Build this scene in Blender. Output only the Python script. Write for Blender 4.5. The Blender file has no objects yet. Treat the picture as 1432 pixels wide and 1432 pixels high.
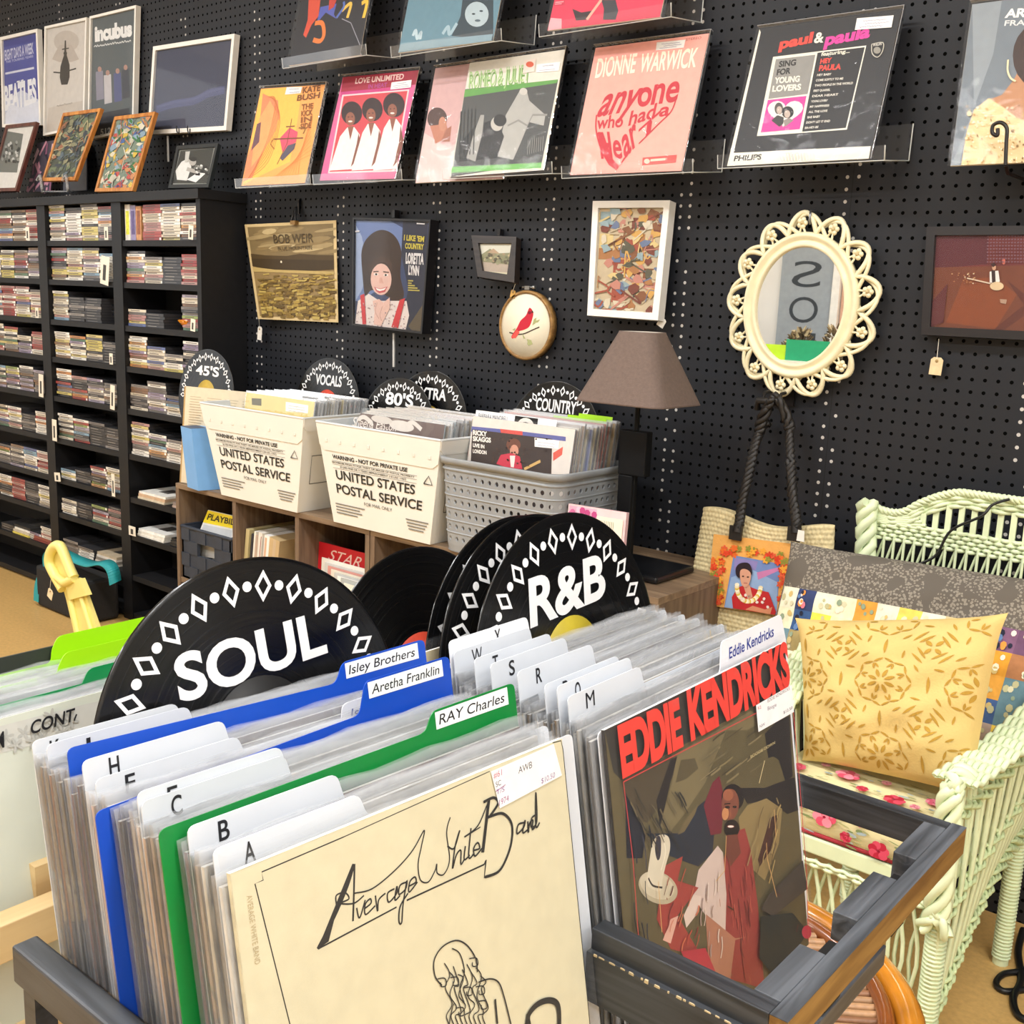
import bpy, math, random
from mathutils import Vector, Matrix, geometry
V = Vector
rnd = random.Random(11)
sc = bpy.context.scene
col = sc.collection

# ------------------------------------------------------------------ camera
EYE = V((0, 0, 1.245)); FPX = 1506.0
yaw, pit, rol = (math.radians(a) for a in (39.30, 11.25, 2.27))
FWD = V((-math.sin(yaw) * math.cos(pit), math.cos(yaw) * math.cos(pit), -math.sin(pit)))
r0 = V((math.cos(yaw), math.sin(yaw), 0)); u0 = r0.cross(FWD)
RGT = r0 * math.cos(rol) + u0 * math.sin(rol)
UPV = -r0 * math.sin(rol) + u0 * math.cos(rol)
cd = bpy.data.cameras.new('camera'); cam = bpy.data.objects.new('camera', cd); col.objects.link(cam)
cd.sensor_width = 36; cd.lens = 36 * FPX / 1432; cd.clip_start = 0.02
cam.matrix_world = Matrix(((RGT.x, UPV.x, -FWD.x, EYE.x), (RGT.y, UPV.y, -FWD.y, EYE.y), (RGT.z, UPV.z, -FWD.z, EYE.z), (0, 0, 0, 1)))
sc.camera = cam

# ------------------------------------------------------------------ world, lights, exposure
wd = bpy.data.worlds.new('world'); sc.world = wd; wd.use_nodes = True
wd.node_tree.nodes['Background'].inputs[0].default_value = (0.9, 0.95, 1, 1)
wd.node_tree.nodes['Background'].inputs[1].default_value = 0.3
sc.view_settings.view_transform = 'Standard'; sc.view_settings.look = 'None'
sc.view_settings.exposure = -0.42; sc.view_settings.gamma = 1.0
sc.view_settings.use_curve_mapping = False
sc.cycles.use_denoising = True; sc.cycles.max_bounces = 10; sc.cycles.diffuse_bounces = 4
sc.cycles.glossy_bounces = 4; sc.cycles.transparent_max_bounces = 40; sc.cycles.caustics_reflective = False
sc.cycles.sample_clamp_indirect = 6.0
WALL_Y = 2.289
CEIL = 2.95
def area(name, loc, sx, sy, power, colr=(.97, .985, 1), rot=(0, 0, 0)):
    l = bpy.data.lights.new(name, 'AREA'); l.shape = 'RECTANGLE'; l.size = sx; l.size_y = sy; l.energy = power; l.color = colr
    o = bpy.data.objects.new(name, l); col.objects.link(o); o.location = loc; o.rotation_euler = rot
    return o
FIX = [(-3.6, 0.55, 56), (-1.7, 0.55, 50), (0.3, 0.55, 54), (-3.6, -1.3, 44), (-1.7, -1.3, 50), (0.3, -1.3, 54), (1.9, 0.55, 50), (1.9, -1.3, 50)]
for fx, fy, fp in FIX:
    area('ceiling_tube_light', (fx, fy, CEIL - .075), 1.2, .22, fp)
# daylight through the shop window in the left wall
area('window_daylight', (-5.5, 0.2, 1.75), 1.5, 1.9, 22, (.95, .98, 1), (0, math.radians(-90), 0))

# ------------------------------------------------------------------ pixel <-> place helpers
def ray(x, y): return RGT * ((x - 716) / FPX) - UPV * ((y - 716) / FPX) + FWD
def atY(x, y, Y): v = ray(x, y); return EYE + v * (Y / v.y)
def atX(x, y, X): v = ray(x, y); return EYE + v * (X / v.x)
def atZ(x, y, Z): v = ray(x, y); return EYE + v * ((Z - EYE.z) / v.z)
def pix(P):
    d = P - EYE; q = d.dot(FWD)
    return 716 + FPX * d.dot(RGT) / q, 716 - FPX * d.dot(UPV) / q
def atPlane(x, y, P0, N):
    v = ray(x, y); return EYE + v * ((P0 - EYE).dot(N) / v.dot(N))

# ------------------------------------------------------------------ materials
def lin(h):
    h = h.lstrip('#'); o = []
    for i in (0, 2, 4):
        c = int(h[i:i + 2], 16) / 255
        o.append(c / 12.92 if c <= .04045 else ((c + .055) / 1.055) ** 2.4)
    return o
MC = {}
def mat(hexc, rough=.5, metal=0., noise=.06, ns=25., bump=0., bs=80., spec=.5, coat=0., emit=0., coord='Object'):
    key = (hexc, rough, metal, noise, ns, bump, bs, spec, coat, emit)
    if key in MC: return MC[key]
    m = bpy.data.materials.new('paint_' + hexc.strip('#')); m.use_nodes = True
    nt = m.node_tree; n = nt.nodes; L = nt.links; b = n['Principled BSDF']
    c = lin(hexc)
    b.inputs['Roughness'].default_value = rough; b.inputs['Metallic'].default_value = metal
    b.inputs['Specular IOR Level'].default_value = spec; b.inputs['Coat Weight'].default_value = coat
    b.inputs['Coat Roughness'].default_value = .08
    b.inputs['Base Color'].default_value = (*c, 1)
    tc = n.new('ShaderNodeTexCoord')
    if noise:
        t = n.new('ShaderNodeTexNoise'); t.inputs['Scale'].default_value = ns; t.inputs['Detail'].default_value = 3
        L.new(tc.outputs[coord], t.inputs['Vector'])
        mr = n.new('ShaderNodeMapRange'); mr.inputs['From Min'].default_value = .3; mr.inputs['From Max'].default_value = .7
        mr.inputs['To Min'].default_value = 1 - noise; mr.inputs['To Max'].default_value = 1 + noise
        L.new(t.outputs['Fac'], mr.inputs['Value'])
        vm = n.new('ShaderNodeVectorMath'); vm.operation = 'SCALE'; vm.inputs[0].default_value = c
        L.new(mr.outputs[0], vm.inputs['Scale']); L.new(vm.outputs[0], b.inputs['Base Color'])
    if bump:
        t2 = n.new('ShaderNodeTexNoise'); t2.inputs['Scale'].default_value = bs; t2.inputs['Detail'].default_value = 4
        L.new(tc.outputs[coord], t2.inputs['Vector'])
        bp = n.new('ShaderNodeBump'); bp.inputs['Strength'].default_value = bump; bp.inputs['Distance'].default_value = .004
        L.new(t2.outputs['Fac'], bp.inputs['Height']); L.new(bp.outputs[0], b.inputs['Normal'])
    if emit:
        b.inputs['Emission Color'].default_value = (*c, 1); b.inputs['Emission Strength'].default_value = emit
    MC[key] = m; return m
def ink(h): return mat(h, .45, noise=.04, ns=60, spec=.3)
def film(name, white=.12, gloss=.25, bump=.35, bs=22., tint=(1, 1, 1)):
    """thin clear plastic: mostly see-through, a little milky, glossy and wrinkled"""
    if name in MC: return MC[name]
    m = bpy.data.materials.new(name); m.use_nodes = True; nt = m.node_tree; n = nt.nodes; L = nt.links
    for x in list(n):
        if x.type != 'OUTPUT_MATERIAL': n.remove(x)
    out = [x for x in n if x.type == 'OUTPUT_MATERIAL'][0]
    tr = n.new('ShaderNodeBsdfTransparent'); tr.inputs[0].default_value = (*tint, 1)
    df = n.new('ShaderNodeBsdfDiffuse'); df.inputs[0].default_value = (.9, .92, .95, 1)
    gl = n.new('ShaderNodeBsdfGlossy'); gl.inputs['Roughness'].default_value = .06
    m1 = n.new('ShaderNodeMixShader'); m1.inputs[0].default_value = white
    L.new(tr.outputs[0], m1.inputs[1]); L.new(df.outputs[0], m1.inputs[2])
    fr = n.new('ShaderNodeFresnel'); fr.inputs[0].default_value = 1.45
    mu = n.new('ShaderNodeMath'); mu.operation = 'MULTIPLY'; mu.inputs[1].default_value = gloss * 4; mu.use_clamp = True
    L.new(fr.outputs[0], mu.inputs[0])
    m2 = n.new('ShaderNodeMixShader'); L.new(mu.outputs[0], m2.inputs[0])
    L.new(m1.outputs[0], m2.inputs[1]); L.new(gl.outputs[0], m2.inputs[2]); L.new(m2.outputs[0], out.inputs[0])
    if bump:
        tc = n.new('ShaderNodeTexCoord'); t = n.new('ShaderNodeTexNoise'); t.inputs['Scale'].default_value = bs
        t.inputs['Detail'].default_value = 2; t.inputs['Distortion'].default_value = 1.5
        L.new(tc.outputs['Object'], t.inputs['Vector'])
        bp = n.new('ShaderNodeBump'); bp.inputs['Strength'].default_value = bump; bp.inputs['Distance'].default_value = .01
        L.new(t.outputs['Fac'], bp.inputs['Height'])
        for g in (gl, fr): L.new(bp.outputs[0], g.inputs['Normal'])
    MC[name] = m; return m

# ------------------------------------------------------------------ object bookkeeping
WL = {}
def tag(o, label=None, cat=None, group=None, kind=None):
    if label: o['label'] = label
    if cat: o['category'] = cat
    if group: o['group'] = group
    if kind: o['kind'] = kind
    return o
def thing(name, label, cat, loc, group=None):
    o = bpy.data.objects.new(name, None); col.objects.link(o); o.location = loc; o.empty_display_size = .05
    WL[o.name] = V(loc); return tag(o, label, cat, group)
class MB:
    def __init__(s): s.v = []; s.f = []; s.m = []; s.mats = []; s.sm = []
    def mi(s, m):
        if m not in s.mats: s.mats.append(m)
        return s.mats.index(m)
    def add(s, vs, fs, m, smooth=False, M=None):
        o = len(s.v); k = s.mi(m)
        s.v += [(M @ V(p)) if M else V(p) for p in vs]
        for f in fs: s.f.append([i + o for i in f]); s.m.append(k); s.sm.append(smooth)
        return s
    def box(s, a, b, m, M=None):
        (x0, y0, z0), (x1, y1, z1) = a, b
        return s.add([(x0, y0, z0), (x1, y0, z0), (x1, y1, z0), (x0, y1, z0), (x0, y0, z1), (x1, y0, z1), (x1, y1, z1), (x0, y1, z1)],
                     [(0, 3, 2, 1), (4, 5, 6, 7), (0, 1, 5, 4), (1, 2, 6, 5), (2, 3, 7, 6), (3, 0, 4, 7)], m, False, M)
    def obox(s, o, a, b, c, m):
        o, a, b, c = V(o), V(a), V(b), V(c)
        return s.add([o, o + a, o + a + b, o + b, o + c, o + a + c, o + a + b + c, o + b + c],
                     [(0, 3, 2, 1), (4, 5, 6, 7), (0, 1, 5, 4), (1, 2, 6, 5), (2, 3, 7, 6), (3, 0, 4, 7)], m)
    def prism(s, poly, d, m, smooth=False):
        """poly: 3D loop, d: extrusion vector"""
        n = len(poly); P = [V(p) for p in poly]; d = V(d)
        tri = geometry.tessellate_polygon([P])
        fs = [tuple(reversed(t)) for t in tri] + [tuple(i + n for i in t) for t in tri]
        s.add(P + [p + d for p in P], fs, m)
        return s.add(P + [p + d for p in P], [(i, (i + 1) % n, (i + 1) % n + n, i + n) for i in range(n)], m, smooth)
    def tube(s, pts, r, m, n=6, closed=False, cap=True):
        P = [V(p) for p in pts]; N = len(P); vs = []; fs = []
        if N < 2: return s
        up = None
        for i in range(N):
            a = P[(i - 1) % N] if (closed or i > 0) else P[i]; b = P[(i + 1) % N] if (closed or i < N - 1) else P[i]
            t = (b - a).normalized() if (b - a).length > 1e-9 else V((0, 0, 1))
            if up is None:
                up = V((0, 0, 1)) if abs(t.z) < .9 else V((1, 0, 0))
            e1 = (up - t * up.dot(t))
            e1 = e1.normalized() if e1.length > 1e-6 else t.orthogonal().normalized()
            up = e1; e2 = t.cross(e1); rr = r[i] if isinstance(r, (list, tuple)) else r
            for k in range(n):
                an = 2 * math.pi * k / n; vs.append(P[i] + e1 * math.cos(an) * rr + e2 * math.sin(an) * rr)
        for i in range(N if closed else N - 1):
            j = (i + 1) % N
            for k in range(n):
                fs.append((i * n + k, i * n + (k + 1) % n, j * n + (k + 1) % n, j * n + k))
        s.add(vs, fs, m, True)
        if cap and not closed:
            s.add(vs[:n], [tuple(range(n))[::-1]], m); s.add(vs[-n:], [tuple(range(n))], m)
        return s
    def lathe(s, prof, m, n=32, M=None, smooth=True):
        vs = []; fs = []
        for r, z in prof:
            for k in range(n):
                a = 2 * math.pi * k / n; vs.append(V((r * math.cos(a), r * math.sin(a), z)))
        for i in range(len(prof) - 1):
            for k in range(n): fs.append((i * n + k, i * n + (k + 1) % n, (i + 1) * n + (k + 1) % n, (i + 1) * n + k))
        return s.add(vs, fs, m, smooth, M)
    def grid(s, fn, nu, nv, m, cu=False, smooth=True):
        vs = [fn(i / nu, j / nv) for j in range(nv + 1) for i in range(nu + (0 if cu else 1))]
        w = nu + (0 if cu else 1); fs = []
        for j in range(nv):
            for i in range(nu):
                i2 = (i + 1) % w if cu else i + 1
                fs.append((j * w + i, j * w + i2, (j + 1) * w + i2, (j + 1) * w + i))
        return s.add(vs, fs, m, smooth)
    def mesh(s, name, off=V((0, 0, 0))):
        me = bpy.data.meshes.new(name); me.from_pydata([tuple(p - off) for p in s.v], [], s.f)
        for m in s.mats: me.materials.append(m)
        me.polygons.foreach_set('material_index', s.m); me.polygons.foreach_set('use_smooth', s.sm)
        me.update(); return me
    def build(s, name, parent=None, label=None, cat=None, group=None, kind=None, bevel=0, origin=None):
        if parent is not None: off = WL[parent.name]
        elif origin is not None: off = V(origin)
        else:
            xs = [p.x for p in s.v]; ys = [p.y for p in s.v]; zs = [p.z for p in s.v]
            off = V(((min(xs) + max(xs)) / 2, (min(ys) + max(ys)) / 2, min(zs)))
        o = bpy.data.objects.new(name, s.mesh(name, off)); col.objects.link(o)
        if parent is not None: o.parent = parent
        else: o.location = off
        WL[o.name] = off
        if bevel:
            bm = o.modifiers.new('bevel', 'BEVEL'); bm.width = bevel; bm.segments = 2; bm.limit_method = 'ANGLE'
        return tag(o, label, cat, group, kind)
def part(name, parent, mb, **k): return mb.build(name, parent, **k)
def copy_tree(o, loc=None):
    c = o.copy(); col.objects.link(c)
    for ch in o.children:
        d = ch.copy(); col.objects.link(d); d.parent = c
        for g in ch.children:
            e = g.copy(); col.objects.link(e); e.parent = d
    if loc is not None: c.location = loc
    return c
def spline(pts, n=8, closed=False):
    P = [V(p) if len(p) == 3 else V((p[0], p[1], 0)) for p in pts]; N = len(P); out = []
    for i in range(N if closed else N - 1):
        g = lambda k: P[k % N] if closed else P[max(0, min(N - 1, k))]
        a, b, c, d = g(i - 1), g(i), g(i + 1), g(i + 2)
        for k in range(n):
            t = k / n
            out.append(.5 * ((2 * b) + (c - a) * t + (2 * a - 5 * b + 4 * c - d) * t * t + (3 * b - a - 3 * c + d) * t ** 3))
    if not closed: out.append(P[-1])
    return out
def sp2(pts, n=8, closed=False): return [(p.x, p.y) for p in spline(pts, n, closed)]

# ------------------------------------------------------------------ lettering
GL = {}
def glyphs(s, bold=0., shear=0., sp=1.):
    key = (s, bold, shear, sp)
    if key in GL: return GL[key]
    def mk(t):
        cu = bpy.data.curves.new('t', 'FONT'); cu.body = t; cu.size = 1; cu.offset = bold; cu.shear = shear; cu.space_character = sp
        cu.resolution_u = 5
        ob = bpy.data.objects.new('t', cu); me = bpy.data.meshes.new_from_object(ob)
        r = [tuple(v.co) for v in me.vertices], [tuple(p.vertices) for p in me.polygons]
        bpy.data.objects.remove(ob); bpy.data.curves.remove(cu); bpy.data.meshes.remove(me); return r
    cap = max(v[1] for v in mk('H')[0])
    vs, fs = mk(s)
    x0 = min(v[0] for v in vs); x1 = max(v[0] for v in vs)
    GL[key] = ([((v[0] - x0) / (x1 - x0), v[1] / cap) for v in vs], fs, (x1 - x0) / cap)
    return GL[key]
def planar(c):
    """make the four corners lie in one plane without moving the fourth in view"""
    c = [V(p) for p in c]; N = (c[1] - c[0]).cross(c[3] - c[0]); d = c[2] - EYE
    if abs((c[2] - c[0]).dot(N)) > 1e-9: c[2] = EYE + d * ((c[0] - EYE).dot(N) / d.dot(N))
    return c
class Art:
    """flat artwork printed on a four-cornered patch: bl, br, tr, tl; coordinates either patch fractions or photograph pixels"""
    def __init__(s, mb, bl, br, tr, tl, base=.0003, step=5e-5, crop=None, wrap=34):
        s.wrap = wrap
        s.mb = mb; s.c = planar((bl, br, tr, tl)); s.k = 0; s.base = base; s.step = step; s.crop = crop
        s.U = s.c[1] - s.c[0]; s.W = s.c[3] - s.c[0]; s.N = s.U.cross(s.W).normalized()
        if s.N.dot(EYE - s.c[0]) < 0: s.N = -s.N
    def P(s, u, v, o=None):
        a, b, c, d = s.c
        return a * ((1 - u) * (1 - v)) + b * (u * (1 - v)) + c * (u * v) + d * ((1 - u) * v) + s.N * (s.base + (s.k if s.k < 50 else 50 + (s.k - 50) % s.wrap) * s.step if o is None else o)
    def uv(s, x, y):
        if s.crop is None: return x, y
        x = s.crop[0] + x * s.crop[2]; y = s.crop[1] + y * s.crop[2]
        u = v = .5
        for _ in range(6):
            p = pix(s.P(u, v, 0)); pu = pix(s.P(u + 1e-3, v, 0)); pv = pix(s.P(u, v + 1e-3, 0))
            a, b = (pu[0] - p[0]) * 1e3, (pv[0] - p[0]) * 1e3; c, d = (pu[1] - p[1]) * 1e3, (pv[1] - p[1]) * 1e3
            D = a * d - b * c; ex, ey = x - p[0], y - p[1]
            u += (ex * d - ey * b) / D; v += (a * ey - c * ex) / D
        return u, v
    def _poly(s, uvs, m):
        s.k += 1; P = [s.P(*q) for q in uvs]
        tri = geometry.tessellate_polygon([[V((q[0] * s.U.length, q[1] * s.W.length, 0)) for q in uvs]])
        s.mb.add(P, tri, m)
    def poly(s, pts, c, clip=True):
        q = [s.uv(*p) for p in pts]
        if clip: q = [(min(.999, max(.001, a)), min(.999, max(.001, b))) for a, b in q]
        s._poly(q, c if not isinstance(c, str) else ink(c)); return s
    def rect(s, x0, y0, x1, y1, c): return s.poly([(x0, y0), (x1, y0), (x1, y1), (x0, y1)], c)
    def fill(s, c): s._poly([(0.001, 0.001), (.999, 0.001), (.999, .999), (0.001, .999)], c if not isinstance(c, str) else ink(c)); return s
    def ell(s, cx, cy, rx, ry, c, rot=0, n=20):
        ca, sa = math.cos(rot), math.sin(rot)
        return s.poly([(cx + rx * math.cos(t) * ca - ry * math.sin(t) * sa, cy + rx * math.cos(t) * sa + ry * math.sin(t) * ca)
                       for t in [2 * math.pi * k / n for k in range(n)]], c)
    def line(s, pts, w, c, clip=True):
        q = [s.uv(*p) for p in pts]; a, b = s.U.length, s.W.length
        if clip: q = [(min(.999, max(.001, x)), min(.999, max(.001, y))) for x, y in q]
        if s.crop:
            p0 = s.uv(*pts[0]); p1 = s.uv(pts[0][0] + 1, pts[0][1]); p2 = s.uv(pts[0][0], pts[0][1] + 1)
            k = .5 * (math.hypot((p1[0] - p0[0]) * a, (p1[1] - p0[1]) * b) + math.hypot((p2[0] - p0[0]) * a, (p2[1] - p0[1]) * b))
        else: k = a
        s.k += 1; X = [V((u * a, v * b, 0)) for u, v in q]; vs = []; fs = []
        ww = [x * k * .5 for x in w] if isinstance(w, (list, tuple)) else [w * k * .5] * len(X)
        for i, p in enumerate(X):
            t = (X[min(i + 1, len(X) - 1)] - X[max(i - 1, 0)])
            t = t.normalized() if t.length > 1e-9 else V((1, 0, 0)); n = V((-t.y, t.x, 0)) * ww[i]
            for r in (p - n, p + n): vs.append(s.P(r.x / a, r.y / b))
        for i in range(len(X) - 1): fs.append((2 * i, 2 * i + 2, 2 * i + 3, 2 * i + 1))
        s.mb.add(vs, fs, c if not isinstance(c, str) else ink(c)); return s
    def curve(s, pts, w, c, n=6, closed=False): return s.line(sp2(pts, n, closed), w, c)
    def text(s, t, p0, p1, ptop, c, bold=.02, shear=0., sp=1.):
        """baseline from p0 to p1, ptop = cap height above p0"""
        vs, fs, _ = glyphs(t, bold, shear, sp)
        a = V((*s.uv(*p0), 0)); b = V((*s.uv(*p1), 0)) - a; d = V((*s.uv(*ptop), 0)) - a
        s.k += 1
        P = [a + b * x + d * y for x, y in vs]
        s.mb.add([s.P(min(1.2, max(-.2, q.x)), q.y) for q in P], fs, c if not isinstance(c, str) else ink(c)); return s
    def scrawl(s, p0, p1, h, c, w, seed=0, n=14):
        r = random.Random(seed); pts = []
        for i in range(n + 1):
            t = i / n; pts.append((p0[0] + (p1[0] - p0[0]) * t + r.uniform(-.3, .3) * abs(h), p0[1] + (p1[1] - p0[1]) * t + (h if i % 2 else 0) * r.uniform(.3, 1)))
        return s.curve(pts, w, c, 4)
# ================================================================== the setting
def nodes_new(name):
    m = bpy.data.materials.new(name); m.use_nodes = True; nt = m.node_tree
    return m, nt.nodes, nt.links, nt.nodes['Principled BSDF']
def mth(n, L, op, a, b=None, clamp=False):
    k = n.new('ShaderNodeMath'); k.operation = op; k.use_clamp = clamp
    for i, x in enumerate((a, b)):
        if x is None: continue
        if isinstance(x, (int, float)): k.inputs[i].default_value = x
        else: L.new(x, k.inputs[i])
    return k.outputs[0]
def pegboard():
    m, n, L, b = nodes_new('black_painted_pegboard')
    tc = n.new('ShaderNodeTexCoord'); sx = n.new('ShaderNodeSeparateXYZ'); L.new(tc.outputs['Object'], sx.inputs[0])
    X0, Z0, S = -2.155, 1.423, .0254
    gx = mth(n, L, 'DIVIDE', mth(n, L, 'SUBTRACT', sx.outputs[0], X0), S); gz = mth(n, L, 'DIVIDE', mth(n, L, 'SUBTRACT', sx.outputs[2], Z0), S)
    cx = mth(n, L, 'ROUND', gx); cz = mth(n, L, 'ROUND', gz)
    dx = mth(n, L, 'SUBTRACT', gx, cx); dz = mth(n, L, 'SUBTRACT', gz, cz)
    d = mth(n, L, 'SQRT', mth(n, L, 'ADD', mth(n, L, 'MULTIPLY', dx, dx), mth(n, L, 'MULTIPLY', dz, dz)))
    hole = mth(n, L, 'LESS_THAN', d, .15)
    stud = mth(n, L, 'GREATER_THAN', mth(n, L, 'FLOORED_MODULO', cx, 16.0), 13.5)
    wn = n.new('ShaderNodeTexWhiteNoise'); wn.noise_dimensions = '2D'; cb = n.new('ShaderNodeCombineXYZ')
    L.new(cx, cb.inputs[0]); L.new(cz, cb.inputs[1]); L.new(cb.outputs[0], wn.inputs[0])
    lit = mth(n, L, 'MULTIPLY', stud, mth(n, L, 'GREATER_THAN', wn.outputs[0], .3))
    seam = mth(n, L, 'LESS_THAN', mth(n, L, 'ABSOLUTE', mth(n, L, 'SUBTRACT', mth(n, L, 'FLOORED_MODULO', gx, 48.0), 46.5)), .04)
    nz = n.new('ShaderNodeTexNoise'); nz.inputs['Scale'].default_value = 3; nz.inputs['Detail'].default_value = 5; L.new(tc.outputs['Object'], nz.inputs[0])
    mr = n.new('ShaderNodeMapRange'); mr.inputs['To Min'].default_value = .85; mr.inputs['To Max'].default_value = 1.15; L.new(nz.outputs[0], mr.inputs[0])
    base = n.new('ShaderNodeVectorMath'); base.operation = 'SCALE'; base.inputs[0].default_value = lin('#202227'); L.new(mr.outputs[0], base.inputs['Scale'])
    hc = n.new('ShaderNodeMix'); hc.data_type = 'RGBA'; L.new(lit, hc.inputs[0]); hc.inputs[6].default_value = (.003, .003, .003, 1); hc.inputs[7].default_value = (.5, .48, .45, 1)
    m1 = n.new('ShaderNodeMix'); m1.data_type = 'RGBA'; L.new(mth(n, L, 'MULTIPLY', seam, .7), m1.inputs[0]); L.new(base.outputs[0], m1.inputs[6]); m1.inputs[7].default_value = (.005, .005, .005, 1)
    m2 = n.new('ShaderNodeMix'); m2.data_type = 'RGBA'; L.new(hole, m2.inputs[0]); L.new(m1.outputs[2], m2.inputs[6]); L.new(hc.outputs[2], m2.inputs[7])
    L.new(m2.outputs[2], b.inputs['Base Color'])
    ro = n.new('ShaderNodeMapRange'); L.new(hole, ro.inputs[0]); ro.inputs['To Min'].default_value = .5; ro.inputs['To Max'].default_value = 1; L.new(ro.outputs[0], b.inputs['Roughness'])
    sp = n.new('ShaderNodeMapRange'); L.new(hole, sp.inputs[0]); sp.inputs['To Min'].default_value = .3; sp.inputs['To Max'].default_value = 0; L.new(sp.outputs[0], b.inputs['Specular IOR Level'])
    bp = n.new('ShaderNodeBump'); bp.inputs['Strength'].default_value = .12; bp.inputs['Distance'].default_value = .002
    n2 = n.new('ShaderNodeTexNoise'); n2.inputs['Scale'].default_value = 220; L.new(tc.outputs['Object'], n2.inputs[0]); L.new(n2.outputs[0], bp.inputs['Height']); L.new(bp.outputs[0], b.inputs['Normal'])
    return m
def woodmat(name, c1, c2, rough=.5, axis=0, scale=6, dens=14):
    m, n, L, b = nodes_new(name)
    tc = n.new('ShaderNodeTexCoord'); mp = n.new('ShaderNodeMapping'); L.new(tc.outputs['Object'], mp.inputs[0])
    sc3 = [dens * scale] * 3; sc3[axis] = scale * .6; mp.inputs['Scale'].default_value = sc3
    t = n.new('ShaderNodeTexNoise'); t.inputs['Scale'].default_value = 1; t.inputs['Detail'].default_value = 5; t.inputs['Distortion'].default_value = .6; L.new(mp.outputs[0], t.inputs[0])
    cr = n.new('ShaderNodeValToRGB'); cr.color_ramp.elements[0].color = (*lin(c1), 1); cr.color_ramp.elements[1].color = (*lin(c2), 1)
    cr.color_ramp.elements[0].position = .35; cr.color_ramp.elements[1].position = .65
    L.new(t.outputs[0], cr.inputs[0]); L.new(cr.outputs[0], b.inputs['Base Color']); b.inputs['Roughness'].default_value = rough
    bp = n.new('ShaderNodeBump'); bp.inputs['Strength'].default_value = .15; bp.inputs['Distance'].default_value = .002
    L.new(t.outputs[0], bp.inputs['Height']); L.new(bp.outputs[0], b.inputs['Normal']); return m
XL, XR, YF = -5.6, 2.4, -3.4
O3 = (0, 0, 0)
MB().box((XL, WALL_Y, 0), (XR, WALL_Y + .05, CEIL), pegboard()).build('wall_back', kind='structure', origin=O3)
MB().box((XL - .1, YF - .1, -.06), (XR + .1, WALL_Y + .05, 0), mat('#c8a163', .42, noise=.1, ns=90, bump=.06, bs=160)).build('floor', kind='structure', origin=O3)
MB().box((XL - .1, YF - .1, CEIL), (XR + .1, WALL_Y + .05, CEIL + .06), mat('#ecebe6', .9, noise=.03)).build('ceiling', kind='structure', origin=O3)
CREAM = mat('#eeece6', .8, noise=.04, ns=4)
MB().box((XL - .1, YF - .1, 0), (XR + .1, YF, CEIL), CREAM).build('wall_front', kind='structure', origin=O3)
MB().box((XR, YF, 0), (XR + .1, WALL_Y, CEIL), CREAM).build('wall_right', kind='structure', origin=O3)
w = MB()
w.box((XL - .1, YF, 0), (XL, -.7, CEIL), CREAM); w.box((XL - .1, 1.1, 0), (XL, WALL_Y, CEIL), CREAM)
w.box((XL - .1, -.7, 0), (XL, 1.1, .75), CREAM); w.box((XL - .1, -.7, 2.72), (XL, 1.1, CEIL), CREAM)
w.build('wall_left', kind='structure', origin=O3)
w = MB(); wm = mat('#f2f0ea', .5, noise=.02)
for a, b in (((-.75, .7), (1.15, .76)), ((-.75, 2.7), (1.15, 2.76)), ((-.75, .76), (-.69, 2.7)), ((1.09, .76), (1.15, 2.7)), ((.18, .76), (.22, 2.7))):
    w.box((XL - .11, a[0], a[1]), (XL + .03, b[0], b[1]), wm)
w.build('window_1', kind='structure')
for i, (fx, fy, fp) in enumerate(FIX):
    t = MB().box((fx - .66, fy - .16, CEIL - .07), (fx + .66, fy + .16, CEIL - .001), mat('#f4f3ee', .6, noise=.02))
    t.build('ceiling_light', label='white ceiling light fitting out of frame overhead',
            cat='ceiling light', group='ceiling light fittings')
for i, (gx_, gz_) in enumerate(((-4.22, 1.62), (-4.12, 1.38), (-4.3, 1.2), (-4.08, 1.12))):
    MB().add([V((gx_ + a_ * .05, YF + y_, gz_ + b_ * .06)) for y_ in (.001, .012) for a_, b_ in ((0, -1), (1, 0), (0, 1), (-1, 0))], [(0, 1, 2, 3), (7, 6, 5, 4), (0, 4, 5, 1), (1, 5, 6, 2), (2, 6, 7, 3), (3, 7, 4, 0)], mat('#b9a05c', .35, .5)).build('wall_ornament', label='gold diamond ornament on the cream wall beside the grey banner, seen in the mirror', cat='ornament', group='gold diamond ornaments')
for i, (gx_, c_, z_) in enumerate(((-3.9, '#e8762c', 1.03), (-3.6, '#b8e02a', 1.0), (-3.3, '#1f9a6a', 1.04), (-3.0, '#e05a4a', 1.0))):
    MB().box((gx_, -2.42 + i * .012, .9), (gx_ + .31, -2.416 + i * .012, z_), mat(c_, .5)).build('divider_card', label='%s divider card on the far display table, seen in the mirror' % ('orange', 'lime', 'green', 'red')[i], cat='divider card')
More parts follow.
